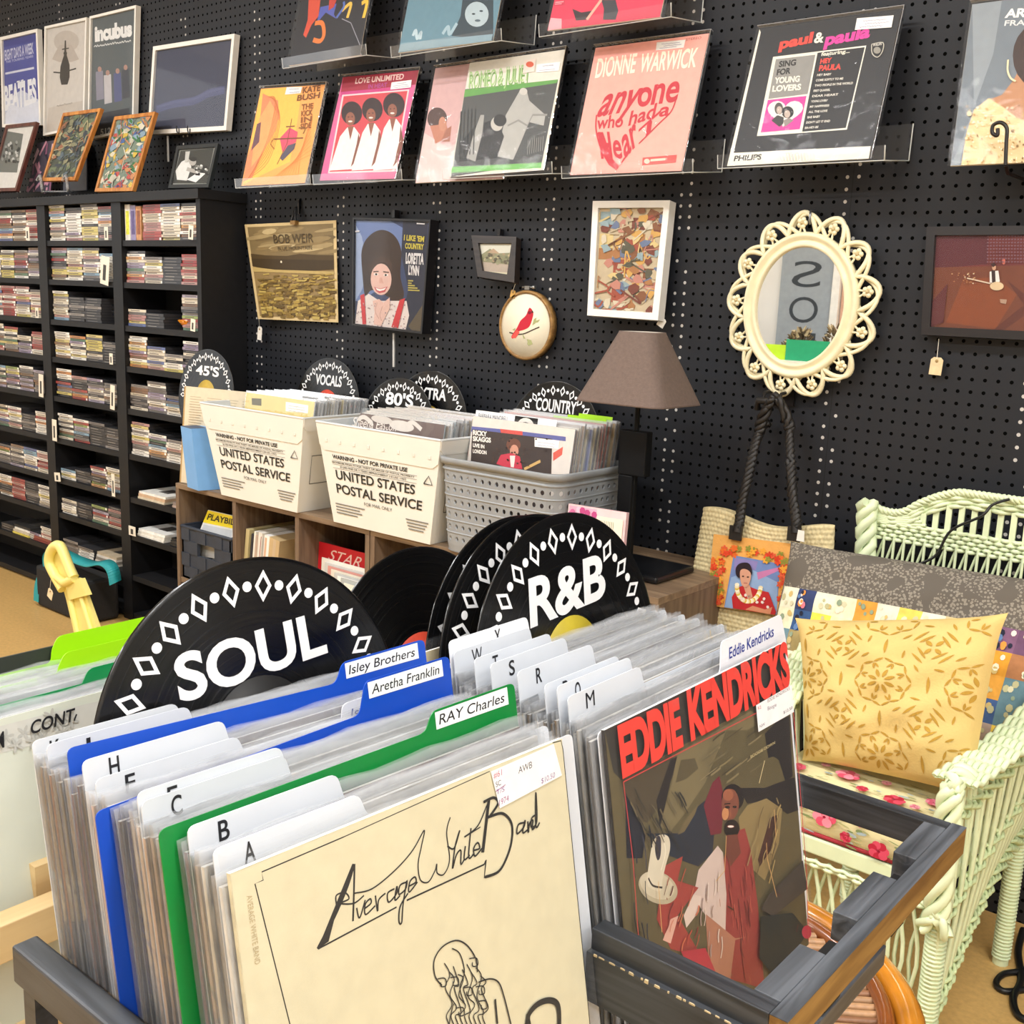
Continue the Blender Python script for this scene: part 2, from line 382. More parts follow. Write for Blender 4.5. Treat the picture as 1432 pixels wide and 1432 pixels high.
# what the oval mirror shows: the far side of the shop
t = MB().box((-3.86, YF + .001, .2), (-3.44, YF + .03, 2.75), mat('#9fa7ad', .7, noise=.05))
sg = t.build('banner', label='tall grey banner with large thin dark letters on the cream wall', cat='banner')
a = MB(); A = Art(a, (-3.44, YF + .031, .2), (-3.86, YF + .031, .2), (-3.86, YF + .031, 2.75), (-3.44, YF + .031, 2.75))
for i, ch in enumerate('SOR'):
    y = .475 - i * .105
    A.text(ch, (.22, y), (.78, y), (.22, y + .075), '#3c4247', -.005)
part('lettering', sg, a)
MB().box((-3.43, YF + .001, .2), (-3.37, YF + .05, CEIL - .01), mat('#f6f3ea', .6)).build('trim_1', kind='structure')
MB().box((-3.36, YF + .001, 0), (-2.2, YF + .02, CEIL - .01), mat('#d9ab90', .8, noise=.05)).build('trim_2', kind='structure')
tb = MB().box((-4.5, -2.9, .86), (-2.1, -2.3, .9), mat('#e7e2d5', .5)).box((-4.45, -2.85, 0), (-2.15, -2.35, .86), mat('#5b6270', .6))
tb.build('display_table', label='long pale display table along the far wall, seen in the mirror', cat='table')
for i, x in enumerate((-3.3, -3.03, -2.76)):
    b = MB(); r = random.Random(i); hgt = (.2, .23, .32)[i]
    for k in range(130):
        an = r.uniform(0, 6.28); z = r.uniform(0, hgt); rr = .13 * (1 - z / hgt * .75)
        p = V((x + rr * math.cos(an), -2.6 + rr * math.sin(an), .9 + z))
        b.tube([p, p + V((math.cos(an) * .03, math.sin(an) * .03, r.uniform(0, .04)))], [.014, .003], mat(r.choice(['#6b5a40', '#8a7552', '#4d4230', '#c9b58c']), .8), 4)
    b.box((x - .02, -2.62, .9), (x + .02, -2.58, .9 + hgt * .9), mat('#4d4230', .8))
    b.build('cone_tree', label='brown woven cone tree decoration on far table, %s of three' % ('leftmost in the mirror', 'middle one', 'tallest and rightmost')[i], cat='decoration', group='cone trees on the far table')
# ================================================================== black bookcase with discs
BLK = mat('#111113', .5, noise=.15, ns=12, bump=.05, bs=60, spec=.35)
BLK2 = mat('#18181a', .55, noise=.12, ns=40, spec=.35)
SH = [1.389, 1.245, 1.094, .950, .798, .633, .473, .332, .177, .03]
BAYS = {'left': (-4.60, -4.135), 'middle': (-4.073, -3.604), 'right': (-3.543, -3.094)}
FY = 2.109
bc = thing('bookcase', 'tall black bookcase full of CD cases against the black pegboard wall', 'bookcase', (-3.85, 2.2, 0))
TOPZ = 1.548
part('top', bc, MB().box((-5.2, FY - .012, TOPZ - .03), (-3.064, WALL_Y - .002, TOPZ), BLK2))
for x0, x1 in ((-3.094, -3.071), (-3.604, -3.5735), (-3.5735, -3.543), (-4.135, -4.104), (-4.104, -4.073), (-5.2, -5.17)):
    part('side_panel', bc, MB().box((x0, FY, 0), (x1, WALL_Y - .002, TOPZ - .03), BLK if x0 < -3.2 else BLK2))
part('back_panel', bc, MB().box((-5.17, WALL_Y - .008, .03), (-3.094, WALL_Y - .002, TOPZ - .03), mat('#0f0f11', .7)))
for nm, (x0, x1) in BAYS.items():
    if nm == 'left': x0 = -5.17
    for z in SH:
        part('shelf', bc, MB().box((x0, FY + .004, z - .02), (x1, WALL_Y - .008, z), BLK2))
    part('plinth', bc, MB().box((x0, FY + .02, 0), (x1, FY + .035, .01), BLK))
PAL = {'cream': ['#d0c6b2', '#c4b8a2'], 'white': ['#dcd7cc', '#e6e2d9'], 'grey': ['#8c8681', '#6f6a67'], 'charcoal': ['#3b393a', '#2c2b2d'],
       'red': ['#9c4640', '#913a38'], 'pink': ['#b58a82', '#a87c78'], 'yellow': ['#c2b466', '#c9b878'], 'blue': ['#5f6c98', '#7c9bb0'],
       'brown': ['#7d5f49', '#8d7258'], 'orange': ['#b97f4c', '#c0905e'], 'green': ['#8b9a5a', '#57745d'], 'mauve': ['#8d8096', '#a197a6']}
WT = {'m': 'cream cream white white white grey grey charcoal charcoal red pink yellow blue brown orange green mauve'.split(),
      'p': 'white white white cream cream cream pink grey yellow blue'.split(),
      'd': 'charcoal charcoal charcoal charcoal charcoal charcoal charcoal charcoal grey'.split(),
      'r': 'red red pink pink cream white'.split(), 'g': 'grey grey charcoal mauve brown cream white'.split(), 'y': 'yellow yellow cream white grey charcoal'.split()}
CDW, CDT, CDD = .1135, .0099, .138
CDM = {}
DK = mat('#3a393b', .25, noise=.05)
def cdmesh(hx):
    if hx not in CDM:
        b = MB(); b.box((-CDW / 2, 0, 0), (CDW / 2, CDD, CDT * .93), DK)
        b.m[2] = b.mi(mat(hx, .35, noise=.1, ns=200))
        st = mat('#f3f1ea', .4)
        if len(CDM) % 4 == 0: b.box((CDW * .38, -.0006, .0008), (CDW * .46, 0, CDT * .85), st)
        ln = mat({'#2c2b2d': '#6a6663', '#3b393a': '#8b8680'}.get(hx, '#5a524b'), .5)
        b.box((-CDW * .36, -.0003, CDT * .33), (CDW * (.1 + .05 * (len(CDM) % 5)), 0, CDT * .58), ln)
        CDM[hx] = b.mesh('cd_case')
    return CDM[hx]
ORD = 'first second third fourth fifth sixth seventh eighth ninth tenth eleventh twelfth'.split()
def nth(k): return '%d%s' % (k, {1: 'st', 2: 'nd', 3: 'rd'}.get(k if k < 20 else k % 10, 'th'))
# per bay and shelf: stacks from left as (how many, palette); 0 = nothing there
CD = {'right': [[None, (12, 'r'), (12, 'p'), (12, 'm')], [(11, 'm'), (9, 'p'), (9, 'd'), (10, 'r')], [(6, 'p'), (5, 'd'), None, (12, 'm')],
                [(11, 'm'), (8, 'p'), (6, 'y'), (11, 'g')], [(9, 'g'), (11, 'g'), (7, 'p'), (7, 'm')], [(12, 'p'), (9, 'm'), (8, 'p'), (6, 'm')], [], []],
      'middle': [[(13, 'p'), (12, 'm'), (13, 'y'), (12, 'm')], [(12, 'm'), (12, 'p'), (12, 'm'), (10, 'p')], [(11, 'p'), (9, 'd'), (9, 'd'), None],
                 [(10, 'm'), (9, 'm'), (10, 'y'), (8, 'd')], [(11, 'm'), (9, 'm'), (9, 'g'), (8, 'g')], [(10, 'm'), (9, 'm'), (9, 'd'), (8, 'd')],
                 [(4, 'p'), (5, 'd'), (8, 'm'), (9, 'p')], [(6, 'p'), (6, 'd'), (7, 'm'), (8, 'm')], [(5, 'g'), (4, 'p'), None, None]],
      'left': [[(11, 'm'), (12, 'm'), (12, 'g'), (12, 'r')], [(12, 'p'), (11, 'y'), (11, 'm'), (12, 'g')], [(12, 'p'), (12, 'r'), (12, 'p'), (11, 'p')],
               [(11, 'm'), (10, 'm'), (7, 'g'), (9, 'r')], [(9, 'm'), (9, 'm'), (10, 'g'), (9, 'g')], [(9, 'm'), (9, 'p'), (7, 'd'), (9, 'm')],
               [(8, 'm'), (9, 'm'), (9, 'p'), (9, 'r')], [(9, 'm'), (9, 'r'), (9, 'd'), (9, 'p')], [(3, 'd'), None, (3, 'g'), (7, 'p')]]}
SHN = ['top', 'second', 'third', 'fourth', 'fifth', 'sixth', 'seventh', 'eighth', 'ninth']
rest = MB(); ncd = 0
for bay in ('right', 'middle', 'left'):
    x0, x1 = BAYS[bay]
    for si, row in enumerate(CD[bay]):
        for ki, st in enumerate(row):
            if not st: continue
            cnt, pal = st; cxx = x0 + .004 + (ki + .5) * (x1 - x0 - .006) / 4
            for k in range(cnt):
                r = random.Random(si * 977 + ki * 131 + k * 17 + len(bay) * 7)
                cn = r.choice(WT[pal]); hx = r.choice(PAL[cn])
                px = cxx + r.uniform(-.0012, .0012); py = FY + .014 + r.uniform(0, .006); pz = SH[si] + .0003 + k * CDT
                if ncd < 300:
                    o = bpy.data.objects.new('cd_case', cdmesh(hx)); col.objects.link(o); o.location = (px, py, pz)
                    tag(o, '%s CD case, %s from bottom, %s stack, %s shelf, %s bay of black bookcase' % (cn, nth(k + 1), ORD[ki], SHN[si], bay), 'CD case', 'CD cases on the black bookcase')
                    ncd += 1
                else:
                    me = cdmesh(hx); k0 = len(rest.v)
                    rest.v += [V(v.co) + V((px, py, pz)) for v in me.vertices]
                    for p in me.polygons:
                        rest.f.append([i + k0 for i in p.vertices]); rest.m.append(rest.mi(me.materials[p.material_index])); rest.sm.append(False)
rest.build('cd_cases', label='the many further CD cases packed in the left and middle bays', cat='CD cases', group='CD cases on the black bookcase', kind='stuff')
# upright books in the top right bay
for i, (hx, cn) in enumerate((('#d9d6cc', 'white'), ('#8f86a8', 'mauve'), ('#c08a5c', 'tan'))):
    x = -3.54 + i * .0345
    b = MB().box((x, FY + .015, SH[0] + .0003), (x + .032, FY + .15, SH[0] + .122 - .004 * i), mat(hx, .5, noise=.2, ns=60))
    b.box((x + .006, FY + .0145, SH[0] + .02), (x + .026, FY + .015, SH[0] + .1), mat(['#d6d84a', '#5a4f7d', '#8a4f30'][i], .5, noise=.3, ns=90))
    b.build('book', label='%s upright book at left end of the top shelf, right bay' % cn, cat='book', group='upright books in the top right bay')
# amber bowl, tinsel ball
b = MB(); bx = -3.205
b.lathe([(.02, 0), (.028, .004), (.045, .018), (.052, .034), (.049, .034), (.042, .018), (.02, .006)], mat('#c5720f', .15, coat=.6, noise=.25, ns=50), 24, Matrix.Translation((bx, FY + .062, SH[2] + .0005)))
for k in range(24):
    an = k / 24 * 6.283; b.tube([V((bx + .03 * math.cos(an), FY + .062 + .03 * math.sin(an), SH[2] + .006)), V((bx + .0525 * math.cos(an), FY + .062 + .0525 * math.sin(an), SH[2] + .033))], .0025, mat('#e09a2a', .2), 4)
b.build('bowl', label='small ribbed amber glass bowl on third shelf of the right bay', cat='bowl')
b = MB(); cx, cz = -3.643, SH[2] + .052
for k in range(150):
    r = random.Random(k); d = V((r.gauss(0, 1), r.gauss(0, 1), r.gauss(0, 1))).normalized(); p = V((cx, FY + .06, cz)) + d * .02
    q = p + d * r.uniform(.012, .026); e = d.orthogonal().normalized() * .007
    b.add([p - e, p + e, q + e * .6, q - e * .6], [(0, 1, 2, 3)], mat(r.choice(['#c9ccd0', '#8c9096', '#4d5055']), .2, .9))
b.build('tinsel_ball', label='crumpled silver tinsel ball beside black cases on third shelf, middle bay', cat='decoration')
# flat stacks of sleeves low in the right and middle bays
FLAT = [('right', 6, -3.42, ['#d8cbb0', '#c9a98a', '#efece4']), ('right', 6, -3.2, ['#b9a294', '#8d8078']), ('right', 7, -3.43, ['#efece2', '#e3dfd4', '#f2f0ea']), ('right', 7, -3.22, ['#20201f', '#2c2b2a', '#191919']),
        ('middle', 8, -3.84, ['#cfc8ba', '#8a8175', '#d6d0c6', '#b9a98f']), ('left', 8, -4.42, ['#d8c65a', '#bfb7a8', '#e6e2d8', '#2e2d2c']), ('left', 8, -4.24, ['#7d3b33', '#8c4a3e'])]
for bay, si, x, cs in FLAT:
    z = SH[si] + .0004
    if si == 8 and bay == 'middle': x = -3.75
    for k, c in enumerate(cs):
        t = .008 + .003 * (k % 2); w_ = .085 if 'right' == bay else .07
        b = MB().box((x - w_, FY + .012 + .003 * k, z), (x + w_, FY + .165, z + t - .0003), mat(c, .5, noise=.12, ns=50))
        if k == len(cs) - 1: b.box((x - w_ * .3, FY + .06, z + t - .0003), (x + w_ * .4, FY + .12, z + t), mat('#57534f' if c != '#20201f' else '#3d3d3d', .5))
        b.build('picture_sleeve', label='flat-lying sleeve, %s from bottom of the %s pile, %s shelf of %s bay' % (nth(k + 1), 'left' if x in (-3.42, -3.43, -4.42) else 'right', SHN[si], bay), cat='sleeve', group='flat-lying sleeves on the black bookcase')
        z += t
# white shelf cards hanging over shelf edges
for i, (bay, x, si, w_, h_, tl) in enumerate([('left', -4.2, 0, .028, .05, 0), ('middle', -3.63, 0, .024, .045, 0), ('right', -3.117, 0, .026, .045, .1), ('middle', -3.655, 1, .055, .1, .16), ('left', -4.155, 2, .024, .04, 0),
                                          ('right', -3.115, 2, .026, .04, .1), ('middle', -3.625, 3, .022, .04, 0), ('left', -4.152, 4, .035, .09, .06), ('middle', -3.628, 4, .03, .09, .08), ('middle', -4.06, 5, .034, .085, .03),
                                          ('middle', -4.05, 6, .045, .035, -.1), ('middle', -3.64, 6, .022, .085, 0), ('right', -3.52, 7, .045, .035, 0), ('right', -3.1, 7, .012, .035, 0)]):
    M = Matrix.Translation((x, FY + (.006 if si < 9 else 0), SH[si] + .001 + (-.012 if i in (3, 7, 8, 9, 10, 11) else 0))) @ Matrix.Rotation(tl, 4, 'Y')
    b = MB().box((-w_ / 2, -.0125, 0), (w_ / 2, -.0115, h_), mat('#e8e0cf', .6, noise=.05), M)
    b.box((-w_ * .2, -.0129, h_ * .15), (w_ * .15, -.0125, h_ * .7), mat('#3a3936', .6), M)
    b.build('shelf_card', label='cream divider card at the front of %s shelf, %s bay, %s' % (SHN[si], bay, 'left end' if (x - BAYS[bay][0]) < .2 else 'right end'), cat='card', group='divider cards on the black bookcase')
# black box with a teal strap on the bottom shelf
ib = thing('equipment_bag', 'black soft case with teal straps on the floor by the bookcase', 'bag', (-3.72, 2.02, 0))
part('bag_body', ib, MB().box((-3.96, 1.95, .004), (-3.6, 2.09, .165), mat('#1b1b1c', .8, bump=.3, bs=120)), bevel=.012)
TEAL = mat('#1d9296', .6, noise=.1, bump=.2, bs=150)
b = MB(); P = spline([tuple(atY(*q)) for q in ((62, 800, 1.96), (60, 780, 1.96), (68, 772, 1.96), (92, 783, 1.96), (118, 793, 1.955), (138, 791, 1.945), (149, 800, 1.943), (153, 819, 1.94))], 6)
for i in range(len(P) - 1):
    d = V((0, .045, .012)); nrm = (P[i + 1] - P[i]).cross(d).normalized() * .0035
    b.add([P[i], P[i + 1], P[i + 1] + d, P[i] + d, P[i] + nrm, P[i + 1] + nrm, P[i + 1] + d + nrm, P[i] + d + nrm], [(0, 1, 2, 3), (7, 6, 5, 4), (0, 4, 5, 1), (2, 6, 7, 3)], TEAL, True)
part('strap', ib, b)
b = MB(); P = spline([(-3.985, 2.0, .17), (-3.985, 1.96, .09), (-3.975, 1.945, .02)], 6)
for i in range(len(P) - 1):
    d = V((.04, 0, 0)); b.add([P[i], P[i + 1], P[i + 1] + d, P[i] + d], [(0, 1, 2, 3)], TEAL, True)
part('strap', ib, b)
# ================================================================== records displayed on the wall
Z1, Z2, Z3, Z4 = (0, 0, .2514), (330, 0, .2514), (680, 0, .2514), (1000, 0, .3017)
CLEAR = film('clear_plastic_sleeve', .025, .035, .5, 9)
ACRY = film('clear_acrylic', .02, .025, 0)
ACRE = mat('#cfd2cf', .2, noise=.05)
def slab(mb, c, t, m):
    U = c[1] - c[0]; W = c[3] - c[0]; N = U.cross(W).normalized()
    if N.dot(EYE - c[0]) < 0: N = -N
    return mb.prism(c, -N * t, m), N
def wall_record(label, px, artf, crop, spine='#cfc6b4', back='#d9d2c2', stand=True, dy=0., corners=None, tagc=None):
    if corners: c = corners
    else:
        bl, br, tr, tl = px
        c = [atY(*bl, 2.16 + dy), atY(*br, 2.16 + dy), atY(*tr, 2.246 + dy), atY(*tl, 2.246 + dy)]
    c = planar(c)
    z = min(c[0].z, c[1].z)
    root = thing('record_album', label, 'record album', ((c[0].x + c[1].x) / 2, c[0].y, z), 'records displayed on the wall')
    b = MB(); _, N = slab(b, c, .004, mat(back, .5)); A = Art(b, *c, crop=crop); artf(A); part('jacket', root, b)
    U = (c[1] - c[0]).normalized(); W = (c[3] - c[0]).normalized()
    g = [c[0] - U * .004 - W * .002, c[1] + U * .006 - W * .002, c[2] + U * .006 + W * .007, c[3] - U * .004 + W * .007]
    b = MB(); g2 = [p + N * .0058 for p in g]
    nu = 8; fn = lambda off: (lambda u, v: g2[0] * ((1 - u) * (1 - v)) + g2[1] * (u * (1 - v)) + g2[2] * (u * v) + g2[3] * ((1 - u) * v) + N * (off + .0022 * math.sin(u * 9 + v * 7 + c[0].x * 40) * math.sin(v * 6.283 / 2)))
    b.grid(fn(0), nu, nu, CLEAR)
    b.prism([g2[1], g2[2], g2[2] - U * .0015, g2[1] - U * .0015], -N * .011, film('sleeve_edge', .3, .3, .2, 40))
    b.prism([g2[3], g2[2], g2[2] - W * .0015, g2[3] - W * .0015], -N * .011, film('sleeve_edge', .3, .3, .2, 40))
    part('plastic_sleeve', root, b)
    if stand:
        x0, x1 = c[0].x - .018, c[1].x + .034; y0 = c[0].y - .008; zz = z - .003
        wy = WALL_Y - .003
        st = thing('record_stand', 'clear acrylic wall stand holding ' + label.split(',')[0], 'record stand', ((x0 + x1) / 2, wy, zz - .03), 'clear acrylic wall stands')
        prof = [(y0 - .004, zz + .026), (y0, zz - .002), (wy - .006, zz + .012), (wy - .002, zz + .085)]
        b = MB()
        for (a0, b0), (a1, b1) in zip(prof, prof[1:]):
            d = V((0, a1 - a0, b1 - b0)); nn = V((0, -d.z, d.y)).normalized() * -.002
            b.obox((x0, a0, b0), (x1 - x0, 0, 0), d, nn, ACRY)
        part('shelf', st, b)
        b = MB(); b.tube([V((x1, *p)) for p in prof], .0014, ACRE, 5)
        b.tube([V((x0, *p)) for p in prof[:2]] + [V((x1, *prof[0]))][:0], .001, ACRE, 4)
        b.tube([V((x0, *prof[1])), V((x1, *prof[1]))], .001, ACRE, 4)
        part('edge', st, b)
    return root, c
def sticker(A, pts, lines=3, seed=0, c='#f3f2ee'):
    A.poly(pts, c); (x0, y0), (x1, y1), (x2, y2), (x3, y3) = pts
    for k in range(lines):
        t = .25 + .5 * k / max(1, lines - 1)
        l = (x0 + (x3 - x0) * t, y0 + (y3 - y0) * t); r_ = (x1 + (x2 - x1) * t, y1 + (y2 - y1) * t)
        a = .12 + .2 * ((seed + k) % 3) / 3; b = .9 - .25 * ((seed + 2 * k) % 3) / 3
        A.scrawl((l[0] + (r_[0] - l[0]) * a, l[1] + (r_[1] - l[1]) * a), (l[0] + (r_[0] - l[0]) * b, l[1] + (r_[1] - l[1]) * b), abs(y3 - y0) * .12, '#8a86a8', 2.0, seed + k, 18)
def q2(*p): return [tuple(x) for x in p]
# orange cover with kite
def a_kate(A):
    A.fill('#f2a75a')
    A.poly([(140, 500), (370, 480), (330, 760), (300, 900), (110, 990), (40, 1030)], '#f4bd55')
    A.poly([(60, 880), (130, 700), (150, 520), (235, 560), (240, 660), (170, 800), (90, 990), (40, 1010)], '#e98a5f')
    A.poly([(130, 660), (190, 560), (235, 640), (225, 720), (150, 850), (85, 930), (100, 800)], '#f3a468')
    A.poly([(118, 690), (140, 680), (130, 790), (85, 840)], '#6a4a55')
    for k in range(7): A.curve([(60 + k * 6, 1000 - k * 8), (180, 900 - k * 22), (245 - k * 4, 680 - k * 20), (215 - k * 6, 540)], 3, '#c9713f')
    A.poly([(245, 770), (300, 710), (345, 735), (335, 790), (290, 820), (260, 850)], '#d8506a')
    A.poly([(290, 810), (335, 795), (325, 830), (260, 895), (245, 880)], '#55505f')
    A.line([(215, 775), (375, 768)], 6, '#7a4a2a'); A.line([(312, 660), (285, 800), (230, 915)], 4, '#7a4a2a'); A.line([(280, 706), (328, 702)], 5, '#7a4a2a')
    A.curve([(350, 712), (385, 715), (375, 745)], 7, '#8a6a30'); A.curve([(215, 770), (195, 800), (215, 830)], 6, '#b0722a')
    for k in range(9): A.curve([(200 + k * 18, 1000), (300 + k * 8, 920 - k * 8), (420, 860 - k * 26)], 2, '#e08f4a')
    A.text('KATE', (372, 520), (470, 505), (376, 487), '#7d4a1e', .03); A.text('BUSH', (340, 562), (466, 545), (346, 530), '#7d4a1e', .03)
    for i, t in enumerate(('THE', 'KICK', 'IN', 'SIDE')): A.text(t, (366 - i * 2, 612 + i * 36), (432 - i * 4, 603 + i * 36), (368 - i * 2, 582 + i * 36), '#8a5220', .03)
    sticker(A, [(285, 487), (372, 485), (362, 520), (275, 528)], 2, 1)
wall_record('orange record cover with a small kite figure, leftmost of the middle wall row', [(337.5, 260), (427, 256), (455.7, 118), (365, 124)], a_kate, Z2, back='#8a4a28')
def a_love(A):
    A.fill('#d65f92'); A.poly([(597, 430), (1020, 390), (1008, 470), (583, 515)], '#9c1f38')
    A.poly([(585, 512), (985, 475), (960, 500), (580, 540)], '#c33c7e')
    A.text('LOVE UNLIMITED', (663, 466), (932, 440), (668, 436), '#e7c9c4', .03); A.text('IN HEAT', (735, 494), (840, 484), (738, 470), '#a63d8a', .02)
    A.poly([(592, 528), (965, 497), (885, 955), (512, 965)], '#f0c9cd'); A.poly([(600, 536), (955, 506), (878, 945), (522, 956)], '#c8434d')
    for hx, hy, r, bx in ((645, 630, 58, 575), (760, 610, 58, 700), (880, 585, 60, 820)):
        A.ell(hx, hy, r, r + 8, '#2c191b'); A.ell(hx - 8, hy + 32, 26, 38, '#8a5340'); A.ell(hx - 8, hy + 46, 12, 5, '#e8d6cf')
        A.ell(hx - 18, hy + 22, 4, 3, '#2a1513'); A.ell(hx + 3, hy + 20, 4, 3, '#2a1513')
        A.poly([(bx + 5, hy + 130), (hx - 25, hy + 80), (hx + 15, hy + 78), (hx + 45, hy + 120), (hx + 30, 940), (bx - 55, 950)], '#ece0dc')
        A.poly([(hx - 22, hy + 75), (hx + 12, hy + 72), (hx - 8, hy + 150)], '#8a5340')
        A.poly([(hx + 38, hy + 112), (hx + 60, hy + 200), (hx + 20, 900), (hx - 5, 930), (hx + 28, 800)], '#7d4a3a')
    sticker(A, [(868, 460), (980, 446), (975, 488), (862, 500)], 3, 2)
wall_record('pink and red record cover with three women in white gowns', [(447, 252.7), (553, 250), (586.5, 98), (479.6, 108)], a_love, Z2, back='#5a2a35')
def a_pink(A):
    A.fill('#c9a3a2'); A.poly([(1000, 1020), (1040, 740), (1180, 820), (1220, 800), (1220, 1020)], '#d8bcb9')
    A.ell(1120, 660, 55, 62, '#4c352f'); A.poly([(1080, 700), (1170, 690), (1190, 760), (1110, 800)], '#b5775f'); A.ell(1150, 690, 22, 40, '#b98168')
    A.poly([(1170, 720), (1200, 700), (1190, 790), (1140, 790)], '#9c6450')
cA = [atY(581, 256, 2.175), None, None, atY(609, 95.5, 2.258)]; cA[1] = cA[0] + V((.315, 0, 0)); cA[2] = cA[3] + V((.315, 0, 0))
wall_record('dusty pink record cover half hidden behind the green and white one', None, a_pink, Z2, corners=cA, stand=False)
def a_romeo(A):
    A.fill('#dcd8cc')
    def f(x, y): return (x + 350 / .2514 * 1.0 - 0, y)
    A.poly([(-145, 500), (400, 445), (310, 905), (-195, 985)], '#4b4d4d')
    A.poly([(-150, 520), (-120, 500), (400, 442), (392, 462), (-155, 545)], '#5f9a4c')
    for i, t in enumerate(('ROMEO', '& JULIET')):
        x = (-95, 66)[i]; A.text(t, (x, 505 - i * 22), (x + (150, 176)[i], 490 - i * 27), (x + 8, 415 - i * 22), '#6f9f52', .0)
        A.text(t, (x - 4, 490 - i * 22), (x + (146, 172)[i], 475 - i * 27), (x + 4, 400 - i * 22), '#a9c98b', .0)
    A.poly([(-190, 930), (310, 905), (305, 935), (-195, 962)], '#63b04e')
    A.poly([(60, 870), (110, 640), (190, 500), (225, 500), (240, 560), (330, 640), (320, 700), (240, 680), (190, 800), (150, 890)], '#a8a8a4')
    A.poly([(-150, 800), (-60, 700), (60, 660), (100, 760), (60, 880), (-150, 900)], '#2c2d2e'); A.ell(60, 690, 34, 40, '#b9b6af'); A.ell(78, 670, 36, 34, '#2a2a2a')
    A.poly([(-110, 880), (-60, 720), (-30, 640), (-10, 640), (-20, 740), (-60, 900)], '#9d9d99')
    A.ell(208, 510, 22, 20, '#c2bfb8'); A.line([(120, 700), (180, 670), (230, 700), (260, 640), (340, 640)], 10, '#8a8a86')
    for k in range(8): A.line([(230 + k * 12, 860 - k * 3), (235 + k * 12, 780 - k * 3)], 3, '#8e8e8a')
    for k in range(5): A.line([(-140 + k * 20, 620 - k * 4), (-150 + k * 20, 860)], 6, '#3c3e3e')
    sticker(A, [(283, 360), (415, 345), (405, 395), (280, 405)], 2, 5); A.poly([(215, 335), (280, 328), (270, 400), (205, 410)], '#e4d6cc'); A.ell(245, 360, 22, 16, '#d06048')
wall_record('green and white record cover with grey stage photograph, clear sleeve creased', [(629, 248), (760, 238), (790.6, 69), (657, 88)], a_romeo, Z3, back='#3d3d3b')
def a_dionne(A):
    A.fill('#f0a79a'); R = '#bf2a38'
    A.text('DIONNE', (605, 432), (825, 402), (622, 328), '#f6e6cf', .02); A.text('WARWICK', (848, 402), (1165, 370), (868, 300), '#f6e6cf', .02)
    A.text('STEREO', (1110, 228), (1195, 216), (1113, 214), '#b0605a', .01)
    A.text('any', (612, 648), (820, 610), (690, 470), R, .022); A.text('o', (835, 590), (912, 585), (862, 440), R, .025); A.text('ne', (915, 580), (1062, 560), (950, 418), R, .022)
    A.text('who', (612, 718), (758, 705), (622, 648), R, .02); A.text('had', (790, 700), (935, 655), (808, 618), R, .02); A.text('a', (960, 650), (1018, 640), (975, 575), R, .02)
    A.text('He', (640, 880), (760, 880), (622, 735), R, .022); A.text('ar', (770, 880), (850, 790), (740, 720), R, .022); A.text('T', (840, 800), (965, 690), (850, 720), R, .02)
    A.poly([(618, 740), (650, 735), (700, 880), (740, 925), (765, 880), (800, 850), (725, 948), (680, 915)], R)
    A.curve([(615, 640), (612, 720), (640, 830), (690, 920)], 8, R); A.curve([(1060, 540), (1030, 620), (960, 690), (850, 800)], 7, R)
    A.poly([(872, 878), (1062, 862), (1055, 905), (868, 920)], '#c8504c'); A.ell(895, 898, 16, 14, '#f3c9b8'); A.line([(915, 893), (1000, 886)], 12, '#f3c9b8')
    sticker(A, [(950, 237), (1110, 222), (1100, 266), (945, 282)], 3, 4)
wall_record('salmon pink record cover with red heart made of letters', [(797, 245), (953, 239), (992, 46.5), (833, 67)], a_dionne, Z3, back='#5a4034')
